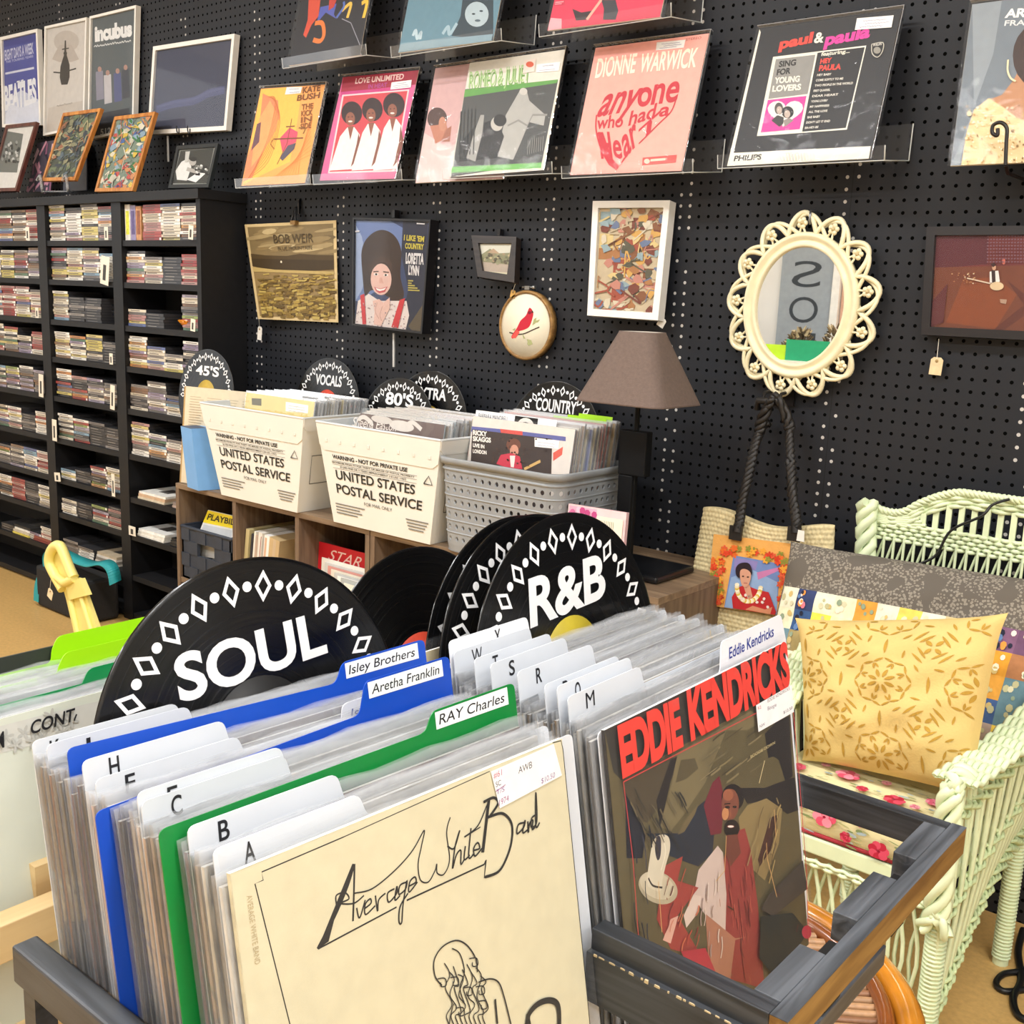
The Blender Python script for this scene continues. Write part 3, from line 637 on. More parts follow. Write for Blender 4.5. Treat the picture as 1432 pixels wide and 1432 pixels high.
def a_paul(A):
    A.fill('#27282b'); W = '#e9e6d6'
    A.poly([(205, 135), (212, 150), (85, 715), (62, 770), (55, 770)], W)
    A.poly([(72, 710), (722, 678), (712, 738), (55, 772)], W); A.text('PHILIPS', (86, 747), (214, 739), (92, 722), '#1e1e1e', .035)
    for k in range(11): A.curve([(300 + k * 14, 722), (312 + k * 14, 708), (322 + k * 14, 735), (310 + k * 14, 748), (300 + k * 14, 722)], 2, ('#b9a7c0', '#9fb5b0', '#cdb9a0')[k % 3], 3)
    A.text('paul', (296, 228), (450, 196), (306, 180), '#e8483c', .045); A.text('&', (458, 200), (503, 196), (466, 152), W, .03); A.text('paula', (506, 212), (716, 172), (520, 155), '#de3f9b', .045)
    A.poly([(270, 265), (702, 212), (612, 602), (195, 632)], W); A.poly([(476, 246), (695, 220), (607, 594), (404, 612)], '#222326')
    A.poly([(283, 276), (466, 255), (430, 437), (248, 460)], '#8b8a86')
    for t, y, c, x1 in (('SING', 312, '#232323', 375), ('FOR', 350, '#232323', 350), ('YOUNG', 388, W, 392), ('LOVERS', 426, W, 398)):
        A.text(t, (296 - (y - 312) * .27, y), (x1, y - 9), (300 - (y - 312) * .27, y - 27), c, .04)
    A.poly([(246, 465), (425, 446), (394, 600), (213, 616)], '#d83a96')
    def heart(cx, cy, sx, sy, c): A.poly([(cx + sx * 16 * math.sin(t) ** 3 / 16 - .12 * sy * (13 * math.cos(t) - 5 * math.cos(2 * t) - 2 * math.cos(3 * t) - math.cos(4 * t)) / 16 * -1, cy - sy * (13 * math.cos(t) - 5 * math.cos(2 * t) - 2 * math.cos(3 * t) - math.cos(4 * t)) / 16) for t in [6.283 * k / 28 for k in range(28)]], c)
    heart(325, 520, 82, 68, '#e6e2da')
    A.ell(297, 505, 20, 28, '#4c4745'); A.ell(299, 512, 13, 18, '#b9a99e'); A.poly([(262, 560), (290, 535), (320, 545), (318, 575), (300, 590)], '#3a3837'); A.ell(338, 522, 28, 28, '#262425'); A.ell(336, 530, 14, 18, '#b9a99e'); A.poly([(318, 560), (345, 548), (365, 560), (325, 590)], '#8b8480')
    A.text('featuring...', (492, 262), (625, 246), (496, 245), W, .025); A.text('HEY', (488, 297), (540, 291), (492, 275), '#e8483c', .045); A.text('PAULA', (482, 330), (584, 322), (487, 305), '#e8483c', .045)
    for k, (t, x1) in enumerate((('HEY BABY', 540), ('COME SOFTLY TO ME', 595), ('TWO PEOPLE IN THE WORLD', 640), ('FIRST QUARREL', 535), ('DEAR HEART', 572), ('YOUNG LOVERS', 520), ('MY HAPPINESS', 530), ('ALL THE LOVE', 522), ('BAE BABY', 488), ("DON'T LET IT END", 534), ('BA-HEY-BE', 480))):
        y = 355 + k * 24.5; x = 474 - k * 5.6; A.text(t, (x, y), (x1, y - (x1 - x) * .07), (x + 2, y - 10), '#d9d6cc', .03)
    A.curve([(728, 208), (780, 200), (778, 240), (755, 268), (730, 250), (728, 208)], 4, '#b9b6aa', 3); A.ell(753, 236, 17, 16, '#8f8d84'); A.text('PHILIPS', (735, 218), (774, 212), (736, 208), '#d9d6cc', .02)
    sticker(A, [(660, 88), (830, 74), (820, 130), (650, 142)], 3, 7)
wall_record('black record cover with pink heart photo and cream bottom band', [(1016.6, 232.5), (1215.7, 222), (1261, 13.6), (1062, 41)], a_paul, Z4, back='#57534a')
def a_are(A):
    A.fill('#717b84'); A.poly([(1180, 0), (1330, 0), (1290, 250), (1150, 640), (1090, 770), (1130, 770), (1200, 500)], '#8b949b')
    A.text('ARETHA', (1342, 82), (1620, 70), (1350, 42), '#f0efe8', .035); A.text('FRANKLIN', (1340, 120), (1600, 112), (1345, 95), '#d5d8d8', .02)
    A.poly([(1250, 470), (1330, 440), (1385, 370), (1420, 300), (1500, 200), (1700, 260), (1700, 800), (1200, 800)], '#b5835f'); A.ell(1500, 260, 120, 150, '#3a2a24')
    A.poly([(1140, 775), (1165, 620), (1200, 510), (1270, 455), (1340, 500), (1390, 540), (1432, 560), (1500, 640), (1700, 640), (1700, 800), (1140, 780)], '#e3c794')
    r = random.Random(5)
    for k in range(150):
        x = r.uniform(1160, 1440); y = r.uniform(490, 765)
        A.ell(x, y, r.uniform(3, 8), r.uniform(3, 6), r.choice(['#f0dcb4', '#c9a86c', '#f6e8c8', '#b89358', '#8a6a3c']), r.uniform(0, 3), 6)
    A.curve([(1360, 280), (1358, 330), (1372, 365), (1395, 380)], 8, '#e8d9b0'); A.ell(1180, 530, 12, 12, '#d8c8a0')
bl = atY(1329, 232, 2.16); tl = bl + (atY(1360.5, 0, 2.246) - bl).normalized() * .318
cA = [bl, bl + V((.316, 0, 0)), tl + V((.316, 0, 0)), tl]
are, _ = wall_record('grey record cover with woman in beaded cream dress, at right end of the wall', None, a_are, Z4, corners=cA, stand=False)
def up(px0, px1, dx):
    b0, b1 = atY(*px0, 2.16), atY(*px1, 2.16); w = V((dx, .086, .304)); return [b0, b1, b1 + w, b0 + w]
def a_t1(A):
    A.fill('#1c1d24')
    A.poly([(405, 0), (470, 0), (460, 90), (420, 140), (390, 210), (375, 195), (400, 110)], '#c8472f'); A.poly([(470, 40), (560, 20), (545, 80), (560, 105), (500, 70), (450, 130)], '#4b57a8')
    A.curve([(440, 130), (480, 130), (490, 190), (470, 228), (430, 222)], 20, '#d8742f'); A.poly([(520, 0), (560, 0), (545, 40), (515, 60)], '#b5382c'); A.curve([(590, 60), (640, 20), (620, 100)], 16, '#d8b44a'); A.curve([(700, 20), (730, 10), (710, 100)], 18, '#e0b93c'); A.curve([(560, 100), (600, 40), (600, 10)], 12, '#4d67b0')
    A.line([(590, 105), (640, 128), (690, 250)], 4, '#8c8f98')
wall_record('dark record cover with orange and blue dancing figures, top wall row', None, a_t1, Z2, corners=up((404, 92), (504, 77), -.02))
def a_t2(A):
    A.fill('#5f8596'); A.poly([(1260, 0), (1432, 0), (1500, 300), (1200, 200), (1250, 90)], '#2c3d47'); A.ell(1340, 80, 66, 70, '#a8bac2'); A.ell(1322, 78, 10, 5, '#22303a'); A.ell(1365, 62, 10, 5, '#22303a'); A.ell(1345, 115, 16, 7, '#51636d')
    A.curve([(985, 200), (1000, 170), (1010, 215), (1030, 180), (1025, 220)], 16, '#b7cdd6'); A.curve([(1150, 190), (1180, 150), (1190, 190), (1230, 130)], 18, '#9db8c4'); A.poly([(920, 240), (1430, 190), (1420, 230), (905, 290)], '#7e9dab')
wall_record('steel blue record cover with grey face in profile, top wall row', None, a_t2, Z2, corners=up((557, 74), (690, 57), -.012))
def a_t3(A):
    A.fill('#d23d58'); A.poly([(640, 0), (720, 0), (735, 60), (720, 110), (650, 110), (655, 50)], '#3c3d44'); A.poly([(480, 50), (530, 70), (590, 60), (560, 110), (500, 115)], '#3a3034'); A.line([(640, 0), (560, 110)], 16, '#e6ab98'); A.poly([(345, 140), (360, 100), (420, 105), (420, 160), (345, 170)], '#e3a5ae')
    A.poly([(380, 5), (440, 2), (436, 30), (376, 34)], '#c23650'); A.line([(385, 14), (432, 10)], 5, '#e6a0a8'); A.line([(383, 24), (420, 21)], 4, '#e6a0a8')
wall_record('crimson record cover with dark high-heeled boots, top wall row', None, a_t3, Z3, corners=up((765.5, 43), (923, 24), .004))
# black scroll hook in front of the last cover
hk = MB(); s = lambda x, y: atY(1000 + x * .3017, y * .3017, 2.13)
hk.tube(spline([s(1310, 595), s(1308, 628), s(1285, 615), s(1290, 580), s(1325, 568), s(1352, 595), s(1350, 660), s(1346, 765)], 6), .0035, mat('#17110f', .4), 8)
hk.tube([s(1346, 765), s(1346, 765) + V((0, .02, -.012)), V((s(1346, 765).x, WALL_Y - .001, s(1346, 765).z - .012))], .0035, mat('#17110f', .4), 8)
hk.build('scroll_hook', label='black scrolled metal hook in front of the beaded dress cover', cat='hook')
# ================================================================== framed pictures
def picture(label, cat, c, bw, depth, fm, artf, crop, group=None, name='framed_picture', gloss=True, mat_in=None):
    c = planar(c); U = c[1] - c[0]; W = c[3] - c[0]; N = U.cross(W).normalized()
    if N.dot(EYE - c[0]) < 0: N = -N
    z = min(p.z for p in c)
    root = thing(name, label, cat, (sum((p.x for p in c)) / 4, sum((p.y for p in c)) / 4, z), group)
    un, wn = U.normalized(), W.normalized()
    inn = [c[0] + un * bw + wn * bw, c[1] - un * bw + wn * bw, c[2] - un * bw - wn * bw, c[3] + un * bw - wn * bw]
    b = MB()
    for i in range(4):
        j = (i + 1) % 4; b.prism([c[i], c[j], inn[j], inn[i]], -N * depth, fm)
    part('frame', root, b, bevel=.0012)
    rec = min(depth * .5, .009)
    q = [p - N * rec for p in inn]
    b = MB(); b.prism([p for p in q], -N * .003, mat('#55504a', .8)); A = Art(b, *q, crop=crop); artf(A); part('picture', root, b)
    if gloss:
        g = [p - N * (rec - .0062) for p in inn]; part('glass', root, MB().add(g, [(0, 1, 2, 3)], film('picture_glass', .015, .12, 0)))
    return root
WHT = mat('#e9e6df', .4, noise=.03); ORG = woodmat('orange_oak', '#a8662c', '#cf8f48', .4, 2, 8, 6)
R8 = mat('#171517', .35)
def Y4(Y, *px, dY=0.): # bl br tr tl
    return [atY(*px[0], Y), atY(*px[1], Y), atY(*px[2], Y + dY), atY(*px[3], Y + dY)]
def a_beat(A):
    A.fill('#4c529f'); A.poly([(10, 690), (15, 560), (120, 500), (230, 560), (230, 690)], '#c9cfe4'); A.poly([(20, 200), (195, 170), (195, 230), (22, 262)], '#40458f')
    A.text('EIGHT DAYS A WEEK', (28, 335), (188, 295), (26, 280), '#c9cbe4', .03); A.text('THE TOURING YEARS', (34, 352), (186, 318), (33, 340), '#b9bce0', .02)
    A.line([(30, 410), (190, 378)], 7, '#d7d9ea'); A.text('THE', (95, 485), (132, 475), (94, 452), '#eef0f6', .04)
    A.text('BEATLES', (25, 610), (205, 570), (22, 480), '#eef0f6', .05); A.poly([(25, 640), (60, 580), (120, 600), (220, 560), (222, 680), (25, 700)], '#dfe3f0')
picture('white framed blue concert film poster, leftmost on top of the bookcase', 'poster', Y4(2.262, (3, 178), (57, 175), (52, 40), (0, 52)), .012, .02, WHT, a_beat, Z1, 'white framed posters on the pegboard')
def a_barr(A):
    A.fill('#d3cdc5'); A.ell(370, 230, 70, 60, '#c3bab0'); A.poly([(290, 330), (330, 250), (400, 250), (440, 330), (400, 345), (330, 345)], '#bdb3a9'); A.poly([(270, 600), (460, 560), (460, 700), (260, 740)], '#c9c0b5')
    K = '#39342f'; A.poly([(358, 300), (361, 225), (368, 225), (370, 300), (388, 360), (388, 430), (376, 470), (342, 472), (333, 430), (337, 370)], K); A.line([(298, 402), (336, 405)], 5, K); A.line([(388, 392), (424, 381)], 5, K); A.ell(364, 297, 10, 12, K); A.line([(346, 275), (384, 268)], 4, K)
    A.scrawl((315, 592), (405, 576), -8, '#a09890', 3, 2)
picture('white framed pale poster with dark bottle-shaped silhouette', 'poster', Y4(2.262, (60, 190), (117, 178), (121, 24), (62, 37)), .009, .02, WHT, a_barr, Z1, 'white framed posters on the pegboard')
def a_incu(A):
    A.fill('#5b6366'); A.poly([(500, 640), (720, 600), (730, 760), (520, 790)], '#3a3d44'); A.text('incubus', (528, 228), (735, 195), (527, 145), '#f0f0ee', .06)
    A.scrawl((525, 262), (728, 230), -10, '#d7d9d8', 4, 3, 30)
    for x, y, c in ((555, 400, '#8e8c9b'), (600, 420, '#c4c0c2'), (655, 410, '#5a6088'), (700, 390, '#4a4d55')): A.poly([(x - 22, y), (x + 18, y - 8), (x + 24, y + 150), (x - 18, y + 160)], c); A.ell(x, y - 15, 11, 15, '#b08c80')
    A.text('512', (560, 752), (618, 742), (560, 718), '#e9e9e6', .03)
picture('white framed grey concert poster with bold white title and band photo', 'poster', Y4(2.262, (122, 196), (186, 182), (190, 7), (125, 23)), .009, .02, WHT, a_incu, Z1, 'white framed posters on the pegboard')
def a_blank(A):
    A.fill('#474a5c'); A.curve([(870, 610), (960, 580), (1080, 560), (1160, 520), (1250, 500)], 30, '#54587a'); A.curve([(870, 600), (960, 572), (1080, 552), (1160, 512), (1250, 490)], 8, '#5e6284')
bf = picture('wide white framed dark blue textile with a wavy line', 'picture', [atY(206, 188, 2.25), atY(316, 182, 2.25), atY(328, 47, 2.262), atY(214, 65, 2.262)], .014, .022, WHT, a_blank, Z1)
h = MB()
for x in (982, 1043):
    s = lambda a, b_: atY(a * .2514, b_ * .2514, 2.235); h.tube(spline([s(x, 700), s(x + 2, 730), s(x + 12, 742), s(x + 14, 715)], 5), .0022, R8, 6)
part('hanger_hook', bf, h)
def stick(label, p0, p1, Y):
    h = MB().obox(atY(*p0, Y), (.006, 0, 0), (0, .004, 0), atY(*p1, Y) - atY(*p0, Y), mat('#c9c8c4', .4)); h.build('price_tag', label=label, cat='price tag', group='hanging price tags')
stick('thin white strip tag hanging below the wide blue framed textile', (233, 190), (234, 226), 2.268)
def leaning(label, cat, bl, br, tr, tl, Y0, Y1, bw, fm, artf, group=None, **k):
    return picture(label, cat, [atY(*bl, Y0), atY(*br, Y0), atY(*tr, Y1), atY(*tl, Y1)], bw, .014, fm, artf, Z1, group, **k)
BRN = woodmat('red_brown_wood', '#4a2620', '#6d3d33', .4, 2, 8, 6)
def a_bw(A):
    A.fill('#e4e0d8'); A.poly([(-50, 740), (130, 745), (95, 960), (-60, 960)], '#6f726c'); r = random.Random(3)
    for k in range(40): A.ell(r.uniform(-40, 110), r.uniform(790, 900), 7, 10, r.choice(['#c9c8c2', '#3e403d', '#2d2f2c', '#9a9a94']), 0, 7)
leaning('brown framed black and white group photograph, left end of bookcase top', 'picture', (-16, 268), (22, 267), (51, 170), (8, 175), 2.15, 2.23, .014, BRN, a_bw)
def a_coll(seed, pal):
    def f(A):
        A.fill(pal[0]); r = random.Random(seed); cr = A.crop; A.crop = None
        for k in range(12):
            x = r.choice((.02, .27, .52, .76)); y = r.uniform(0, .9); A.rect(x, y, x + .22, y + r.uniform(.06, .16), r.choice(pal))
        for k in range(90):
            x, y = r.random(), r.random(); n = r.randint(5, 8); a0 = r.random() * 6
            A.poly([(x + r.uniform(.03, .13) * math.cos(a0 + 6.28 * i / n), y + r.uniform(.02, .07) * math.sin(a0 + 6.28 * i / n)) for i in range(n)], r.choice(pal))
        for k in range(40):
            x, y = r.random(), r.random(); A.curve([(x, y), (x + r.uniform(-.2, .2), y + r.uniform(-.1, .1)), (x + r.uniform(-.3, .3), y + r.uniform(-.2, .2))], r.uniform(.012, .03), r.choice(pal), 4)
        A.crop = cr
    return f
leaning('orange wood frame with dark green dragon-like collage, on top of the bookcase', 'picture', (58, 253), (104, 252), (141, 151), (88, 158), 2.14, 2.2, .013, ORG, a_coll(2, ['#4a5244', '#2d332d', '#6d7a5a', '#8c8a6a', '#39424a', '#b3ab84', '#a06a4a', '#5a6a72']), 'orange wood framed collages')
leaning('orange wood frame with bright red and blue collage, on top of the bookcase', 'picture', (132, 268), (185, 267), (217, 156), (160, 163), 2.125, 2.195, .013, ORG, a_coll(5, ['#7a8a7a', '#4d6aa0', '#3d7a4a', '#c2504a', '#d8b84a', '#c9c4b0', '#e0d8c0', '#8fa8b8', '#c98a5a']), 'orange wood framed collages')
BKF = mat('#23282a', .45, noise=.1)
def a_man(A):
    A.fill('#8d8f88'); A.poly([(1005, 840), (1190, 825), (1150, 1020), (960, 1020)], '#3d3e3a'); A.poly([(985, 1000), (975, 950), (1010, 900), (1050, 880), (1065, 930), (1040, 1005)], '#e4e3dd'); A.ell(1072, 900, 20, 22, '#b5b0a8'); A.ell(1076, 885, 20, 13, '#2a2a28'); A.line([(1040, 940), (1090, 955), (1110, 960)], 16, '#b5b0a8'); A.poly([(1040, 1000), (1100, 960), (1145, 965), (1090, 1015)], '#efeeea')
    r = random.Random(4)
    for k in range(30): A.ell(r.uniform(1085, 1165), r.uniform(920, 975), 7, 6, r.choice(['#e6e6e0', '#7c7c76', '#1f1f1d', '#aaa9a2']), 0, 7)
    A.poly([(1035, 845), (1060, 843), (1050, 900), (1030, 905)], '#c9c8c0')
leaning('small dark framed photograph of person at a desk, right end of bookcase top', 'picture', (235, 263), (291, 262), (305, 200), (247, 204), 2.15, 2.21, .013, BKF, a_man)
# clear easel under the first collage, pink patterned item behind it
b = MB()
for x in (52, 88):
    s = lambda a, c_, Y: atY(x + a, c_, Y); b.tube(spline([s(0, 252, 2.135), s(4, 246, 2.125), s(6, 256, 2.13), s(8, 268, 2.14), s(14, 268, 2.2)], 5), .006, film('easel_plastic', .25, .3, 0), 8)
b.tube([atY(60, 268, 2.165), atY(96, 268, 2.165)], .004, film('easel_plastic', .25, .3, 0), 6); b.build('easel', label='clear plastic display easel under the dark green collage', cat='easel')
def a_pk(A):
    A.fill('#4a4450'); r = random.Random(9); A.crop = None
    for k in range(26): x, y = r.random(), r.random(); A.line([(x, y), (x + r.uniform(-.3, .3), y + r.uniform(-.3, .3))], .07, r.choice(['#c58ea0', '#d9b5bd', '#8a5a72', '#3a3340']))
c = [atY(38, 268, 2.24), atY(70, 268, 2.24), atY(82, 195, 2.262), atY(52, 200, 2.262)]
b = MB(); slab(b, c, .004, mat('#4a4450', .5)); A = Art(b, *c, crop=Z1); a_pk(A); b.build('postcard', label='pink and plum patterned card standing between the wooden frames', cat='card')
c = [atY(88, 268, 2.25), atY(121, 266, 2.25), atY(121, 200, 2.27), atY(92, 204, 2.27)]
b = MB(); slab(b, c, .004, mat('#4c4e58', .4)); b.build('picture_board', label='plain slate grey board behind the dark green collage', cat='board')

# ------------------------------------------------------------------ pictures on the lower wall
ZB = (330, 280, .2514)
def a_weir(A):
    A.fill('#c9b384'); cr = A.crop; A.crop = None
    A.rect(.03, .03, .97, .97, '#8a744c'); A.rect(.03, .66, .97, .97, '#7c6a48'); r = random.Random(8)
    for k in range(26): x = r.uniform(.1, .95); y = r.uniform(.68, .95); A.ell(x, y, r.uniform(.08, .2), r.uniform(.012, .03), r.choice(['#8d7a54', '#9d8a62', '#6f5e40', '#86724c', '#b5a278']), .1, 10)
    A.poly([(.03, .66), (.03, .69), (.2, .67), (.45, .66), (.6, .68), (.8, .665), (.97, .66), (.97, .6), (.03, .62)], '#4c3d25')
    A.poly([(.03, .64), (.3, .63), (.97, .61), (.97, .52), (.5, .5), (.2, .53), (.03, .56)], '#3f321e'); A.poly([(.03, .55), (.3, .52), (.97, .5), (.97, .47), (.03, .5)], '#b29b62'); A.ell(.38, .6, .01, .012, '#d8cfb8')
    for k in range(330): x = r.uniform(.05, .93); y = .46 - .0013 * k + r.uniform(-.02, .02); A.line([(x, max(.035, y)), (x + r.uniform(.03, .1), max(.035, y) + r.uniform(-.01, .015))], .012 + .00004 * k, r.choice(['#8d7539', '#a08743', '#6f5a2c', '#7d6530', '#b09a55', '#5d4a26']))
    A.text('BOB WEIR', (.32, .79), (.76, .79), (.32, .88), '#4a3c26', .0); A.text('BLUE MOUNTAIN', (.36, .72), (.74, .72), (.36, .755), '#4a3c26', .0); A.crop = cr
c = planar([atY(361, 446, 2.25), atY(473, 451, 2.272), atY(470, 308, 2.275), atY(342, 314, 2.262)])
root = thing('art_print', 'tan bordered landscape print of golden grassland hanging from a black clip', 'print', (c[0].x, 2.27, c[0].z))
b = MB(); A = Art(b, *c); n = 10
fnp = lambda u, v: A.P(u, v, -.001) - V((0, 0, 0))
oldP = A.P
A.P = lambda u, v, o=None: oldP(u, v, o) - V((0, 0, 0))
b.grid(fnp, n, n, mat('#c9b384', .6)); a_weir_fill = A.fill
def gfill(c_): A.k += 1; b.grid(lambda u, v: A.P(u, v), n, n, ink(c_)); return A
A.fill = gfill
def grect(x0, y0, x1, y1, c_): A.k += 1; b.grid(lambda u, v: A.P(x0 + (x1 - x0) * u, y0 + (y1 - y0) * v), n, n, ink(c_)); return A
A.rect = grect; a_weir(A)
part('print', root, b)
b = MB(); cl = atY(409, 312, 2.262)
b.obox(cl + V((-.012, 0, -.004)), (.024, 0, 0), (0, .016, 0), (0, .0, .012), mat('#8c6a3a', .4, .5)); b.tube([cl + V((-.01, .004, .008)), cl + V((0, .012, .05)), V((cl.x, WALL_Y - .001, cl.z + .05))], .0035, R8); b.tube([cl + V((.01, .004, .008)), cl + V((.0, .012, .05))], .003, R8)
b.tube([V((cl.x + .004, WALL_Y - .006, cl.z + .03)), V((cl.x + .004, WALL_Y - .006, cl.z + .075))], .005, R8)
b.build('clip_hook', label='black clip hook holding the grassland print', cat='hook')
def tagg(label, Ptop, Pcen, w_, h_, colr, tilt=0.):
    t = thing('price_tag', label, 'price tag', Pcen, 'hanging price tags'); b = MB(); M = Matrix.Translation(Pcen) @ Matrix.Rotation(tilt, 4, 'Y')
    pts = [(-w_ / 2, 0, -h_ / 2), (w_ / 2, 0, -h_ / 2), (w_ / 2, 0, h_ * .36), (w_ * .28, 0, h_ / 2), (-w_ * .28, 0, h_ / 2), (-w_ / 2, 0, h_ * .36)]
    b.prism([M @ V(p) for p in pts], V((0, .0012, 0)), mat(colr, .7, noise=.12, ns=80)); b.lathe([(0, 0), (.003, 0), (.003, -.0015), (0, -.0015)], mat('#a58a58', .6), 10, M @ Matrix.Translation((0, -.0002, h_ * .3)) @ Matrix.Rotation(math.radians(-90), 4, 'X'))
    part('paper', t, b); part('string', t, MB().tube([Pcen + V((0, 0, h_ * .4)), Ptop], .0007, mat('#e8e4d8', .7), 4))
    return t
tagg('white paper tag on string below the grassland print', atY(362, 446, 2.24), atY(363, 466, 2.262), .022, .045, '#e9e4da', .1)
def a_lor(A):
    A.fill('#39466a'); A.poly([(660, 115), (860, 115), (940, 160), (900, 420), (700, 560), (655, 560)], '#6d82b4'); A.poly([(655, 560), (700, 500), (740, 380), (700, 200), (665, 140)], '#9db0d4'); A.poly([(930, 110), (1070, 110), (1050, 740), (900, 730), (960, 500), (920, 300)], '#2b2f42'); A.poly([(960, 700), (1040, 580), (1045, 740), (975, 735)], '#5d5240')
    H = '#3a2a22'; A.poly(sp2([(705, 420), (700, 280), (740, 200), (810, 165), (880, 195), (920, 280), (915, 420), (935, 530), (890, 590), (850, 540), (760, 500), (720, 530)], 5, True), H)
    A.ell(808, 440, 58, 88, '#e6bfb4'); A.poly([(745, 400), (760, 340), (810, 310), (865, 340), (870, 400), (840, 350), (800, 345)], '#4a362c'); A.ell(780, 412, 13, 7, '#f4ece8'); A.ell(835, 416, 13, 7, '#f4ece8'); A.ell(781, 412, 6, 6, '#2b201d'); A.ell(834, 416, 6, 6, '#2b201d')
    A.line([(765, 398), (795, 396)], 5, '#4a362c'); A.line([(820, 398), (852, 402)], 5, '#4a362c'); A.poly([(800, 430), (815, 430), (822, 462), (798, 462)], '#d9a99c'); A.poly([(770, 482), (805, 492), (845, 480), (830, 510), (800, 518), (780, 505)], '#c9545a'); A.poly([(778, 487), (805, 495), (838, 486), (826, 500), (800, 506), (785, 500)], '#f5f0ec')
    A.poly([(660, 690), (680, 560), (740, 520), (800, 560), (880, 560), (950, 560), (965, 640), (945, 725)], '#eadfdc'); r = random.Random(2)
    for k in range(70): A.ell(r.uniform(670, 955), r.uniform(570, 715), 4, 4, r.choice(['#a58d92', '#c9a9a9', '#8a7a88']), 0, 6)
    A.poly([(695, 530), (718, 520), (728, 690), (708, 690)], '#cf3a40'); A.poly([(915, 555), (945, 545), (905, 712), (868, 706)], '#cf3a40')
    A.poly([(765, 560), (800, 550), (825, 570), (860, 540), (860, 600), (810, 700), (770, 690), (775, 620)], '#e8c2b6'); A.curve([(790, 570), (780, 620), (800, 660)], 4, '#c79a8e'); A.curve([(820, 590), (805, 640), (815, 670)], 4, '#c79a8e')
    A.text("I LIKE 'EM", (938, 222), (1050, 232), (940, 192), '#cfc14a', .04); A.text('COUNTRY', (945, 268), (1048, 275), (946, 238), '#cfc14a', .04); A.text('LORETTA', (948, 350), (1048, 356), (950, 292), '#e4e2e4', .05); A.text('LYNN', (963, 412), (1022, 418), (965, 360), '#e4e2e4', .05)
    for k in range(5): A.line([(962, 448 + k * 13), (962 + (28, 20, 38, 52, 64)[k], 449 + k * 13.5)], 6, '#b9ae58')
    A.line([(668, 175), (692, 172)], 6, '#e4e2e4'); A.line([(1010, 130), (1055, 133)], 6, '#d8d6d8')
picture('black framed portrait cover of smiling dark-haired woman with red straps', 'picture', [atY(492, 455, 2.24), atY(590, 467, 2.24), atY(602, 307, 2.252), atY(493, 304, 2.252)], .006, .036, R8, a_lor, ZB)
b = MB(); p = atY(554, 300, 2.28); b.obox(p + V((-.006, -.012, -.01)), (.012, 0, 0), (0, .018, 0), (0, 0, .022), R8); b.build('hook', label='black peg hook above the dark-haired woman portrait', cat='hook')
stick('thin silver strip tag hanging below the dark-haired woman portrait', (549, 466), (549, 513), 2.27)
ZC = (640, 260, .2514)
def a_mini(A):
    A.fill('#d9cfae'); A.poly([(100, 390), (310, 370), (310, 330), (100, 310)], '#d8d6c4'); A.poly([(110, 400), (300, 420), (310, 485), (115, 470)], '#b3a392'); A.poly([(115, 380), (180, 350), (230, 375), (300, 372), (300, 440), (120, 420)], '#8c8a68'); A.poly([(165, 372), (200, 348), (235, 378)], '#b59a7c'); r = random.Random(6)
    for k in range(40): A.ell(r.uniform(120, 300), r.uniform(378, 435), 8, 7, r.choice(['#6f7050', '#a08c6c', '#c4b48c', '#5d5540', '#9a9a78']), 0, 6)
picture('tiny dark framed painting of a farmhouse', 'picture', [atY(668, 387, 2.235), atY(719, 395, 2.235), atY(722, 331, 2.262), atY(659, 329, 2.262)], .021, .022, woodmat('dark_brown_wood', '#1c1512', '#2e241e', .5, 0, 8, 8), a_mini, ZC)
b = MB(); p = atY(700, 325, 2.28); b.obox(p + V((-.005, -.008, -.008)), (.01, 0, 0), (0, .015, 0), (0, 0, .016), R8); b.build('hook', label='small black peg hook above the tiny farmhouse painting', cat='hook')
tagg('small tan tag on string between farmhouse painting and hoop', atY(721, 396, 2.25), atY(717, 411, 2.262), .016, .02, '#c79a4f', .2)
# embroidery hoop with a red bird
ctr = atY(736, 455, 2.268); RH = .091
hp = thing('embroidery_hoop', 'round wooden embroidery hoop with a stitched red bird on a branch', 'embroidery hoop', ctr - V((0, 0, RH)))
M = Matrix.Translation(ctr) @ Matrix.Rotation(math.radians(90), 4, 'X')
HW = woodmat('hoop_wood', '#7d5a2c', '#a88048', .5, 0, 10, 8)
part('hoop', hp, MB().lathe([(RH - .007, -.016), (RH, -.016), (RH + .001, .004), (RH - .002, .006), (RH - .007, .006), (RH - .007, -.016)], HW, 48, M))
b = MB(); b.lathe([(0, .003), (RH - .0065, .003), (RH - .0065, .001), (0, .001)], mat('#efe6cd', .85, noise=.03, bump=.15, bs=300), 48, M)
q = [ctr + V((x * RH, -.0032, z * RH)) for x, z in ((-1, -1), (1, -1), (1, 1), (-1, 1))]
A = Art(b, *q, crop=ZC)
A.curve([(288, 815), (330, 825), (370, 822), (420, 800), (455, 785)], 6, '#4a4038'); A.poly(sp2([(400, 678), (420, 700), (418, 730), (400, 780), (370, 800), (340, 810), (310, 848), (300, 835), (330, 790), (350, 750), (380, 720)], 5, True), '#c4283a'); A.poly([(330, 800), (345, 815), (322, 848), (298, 842)], '#e0564e'); A.ell(400, 705, 10, 9, '#7d1a2c'); A.poly([(412, 690), (424, 702), (412, 708)], '#2e2624'); A.poly([(396, 688), (402, 676), (408, 690)], '#c4283a')
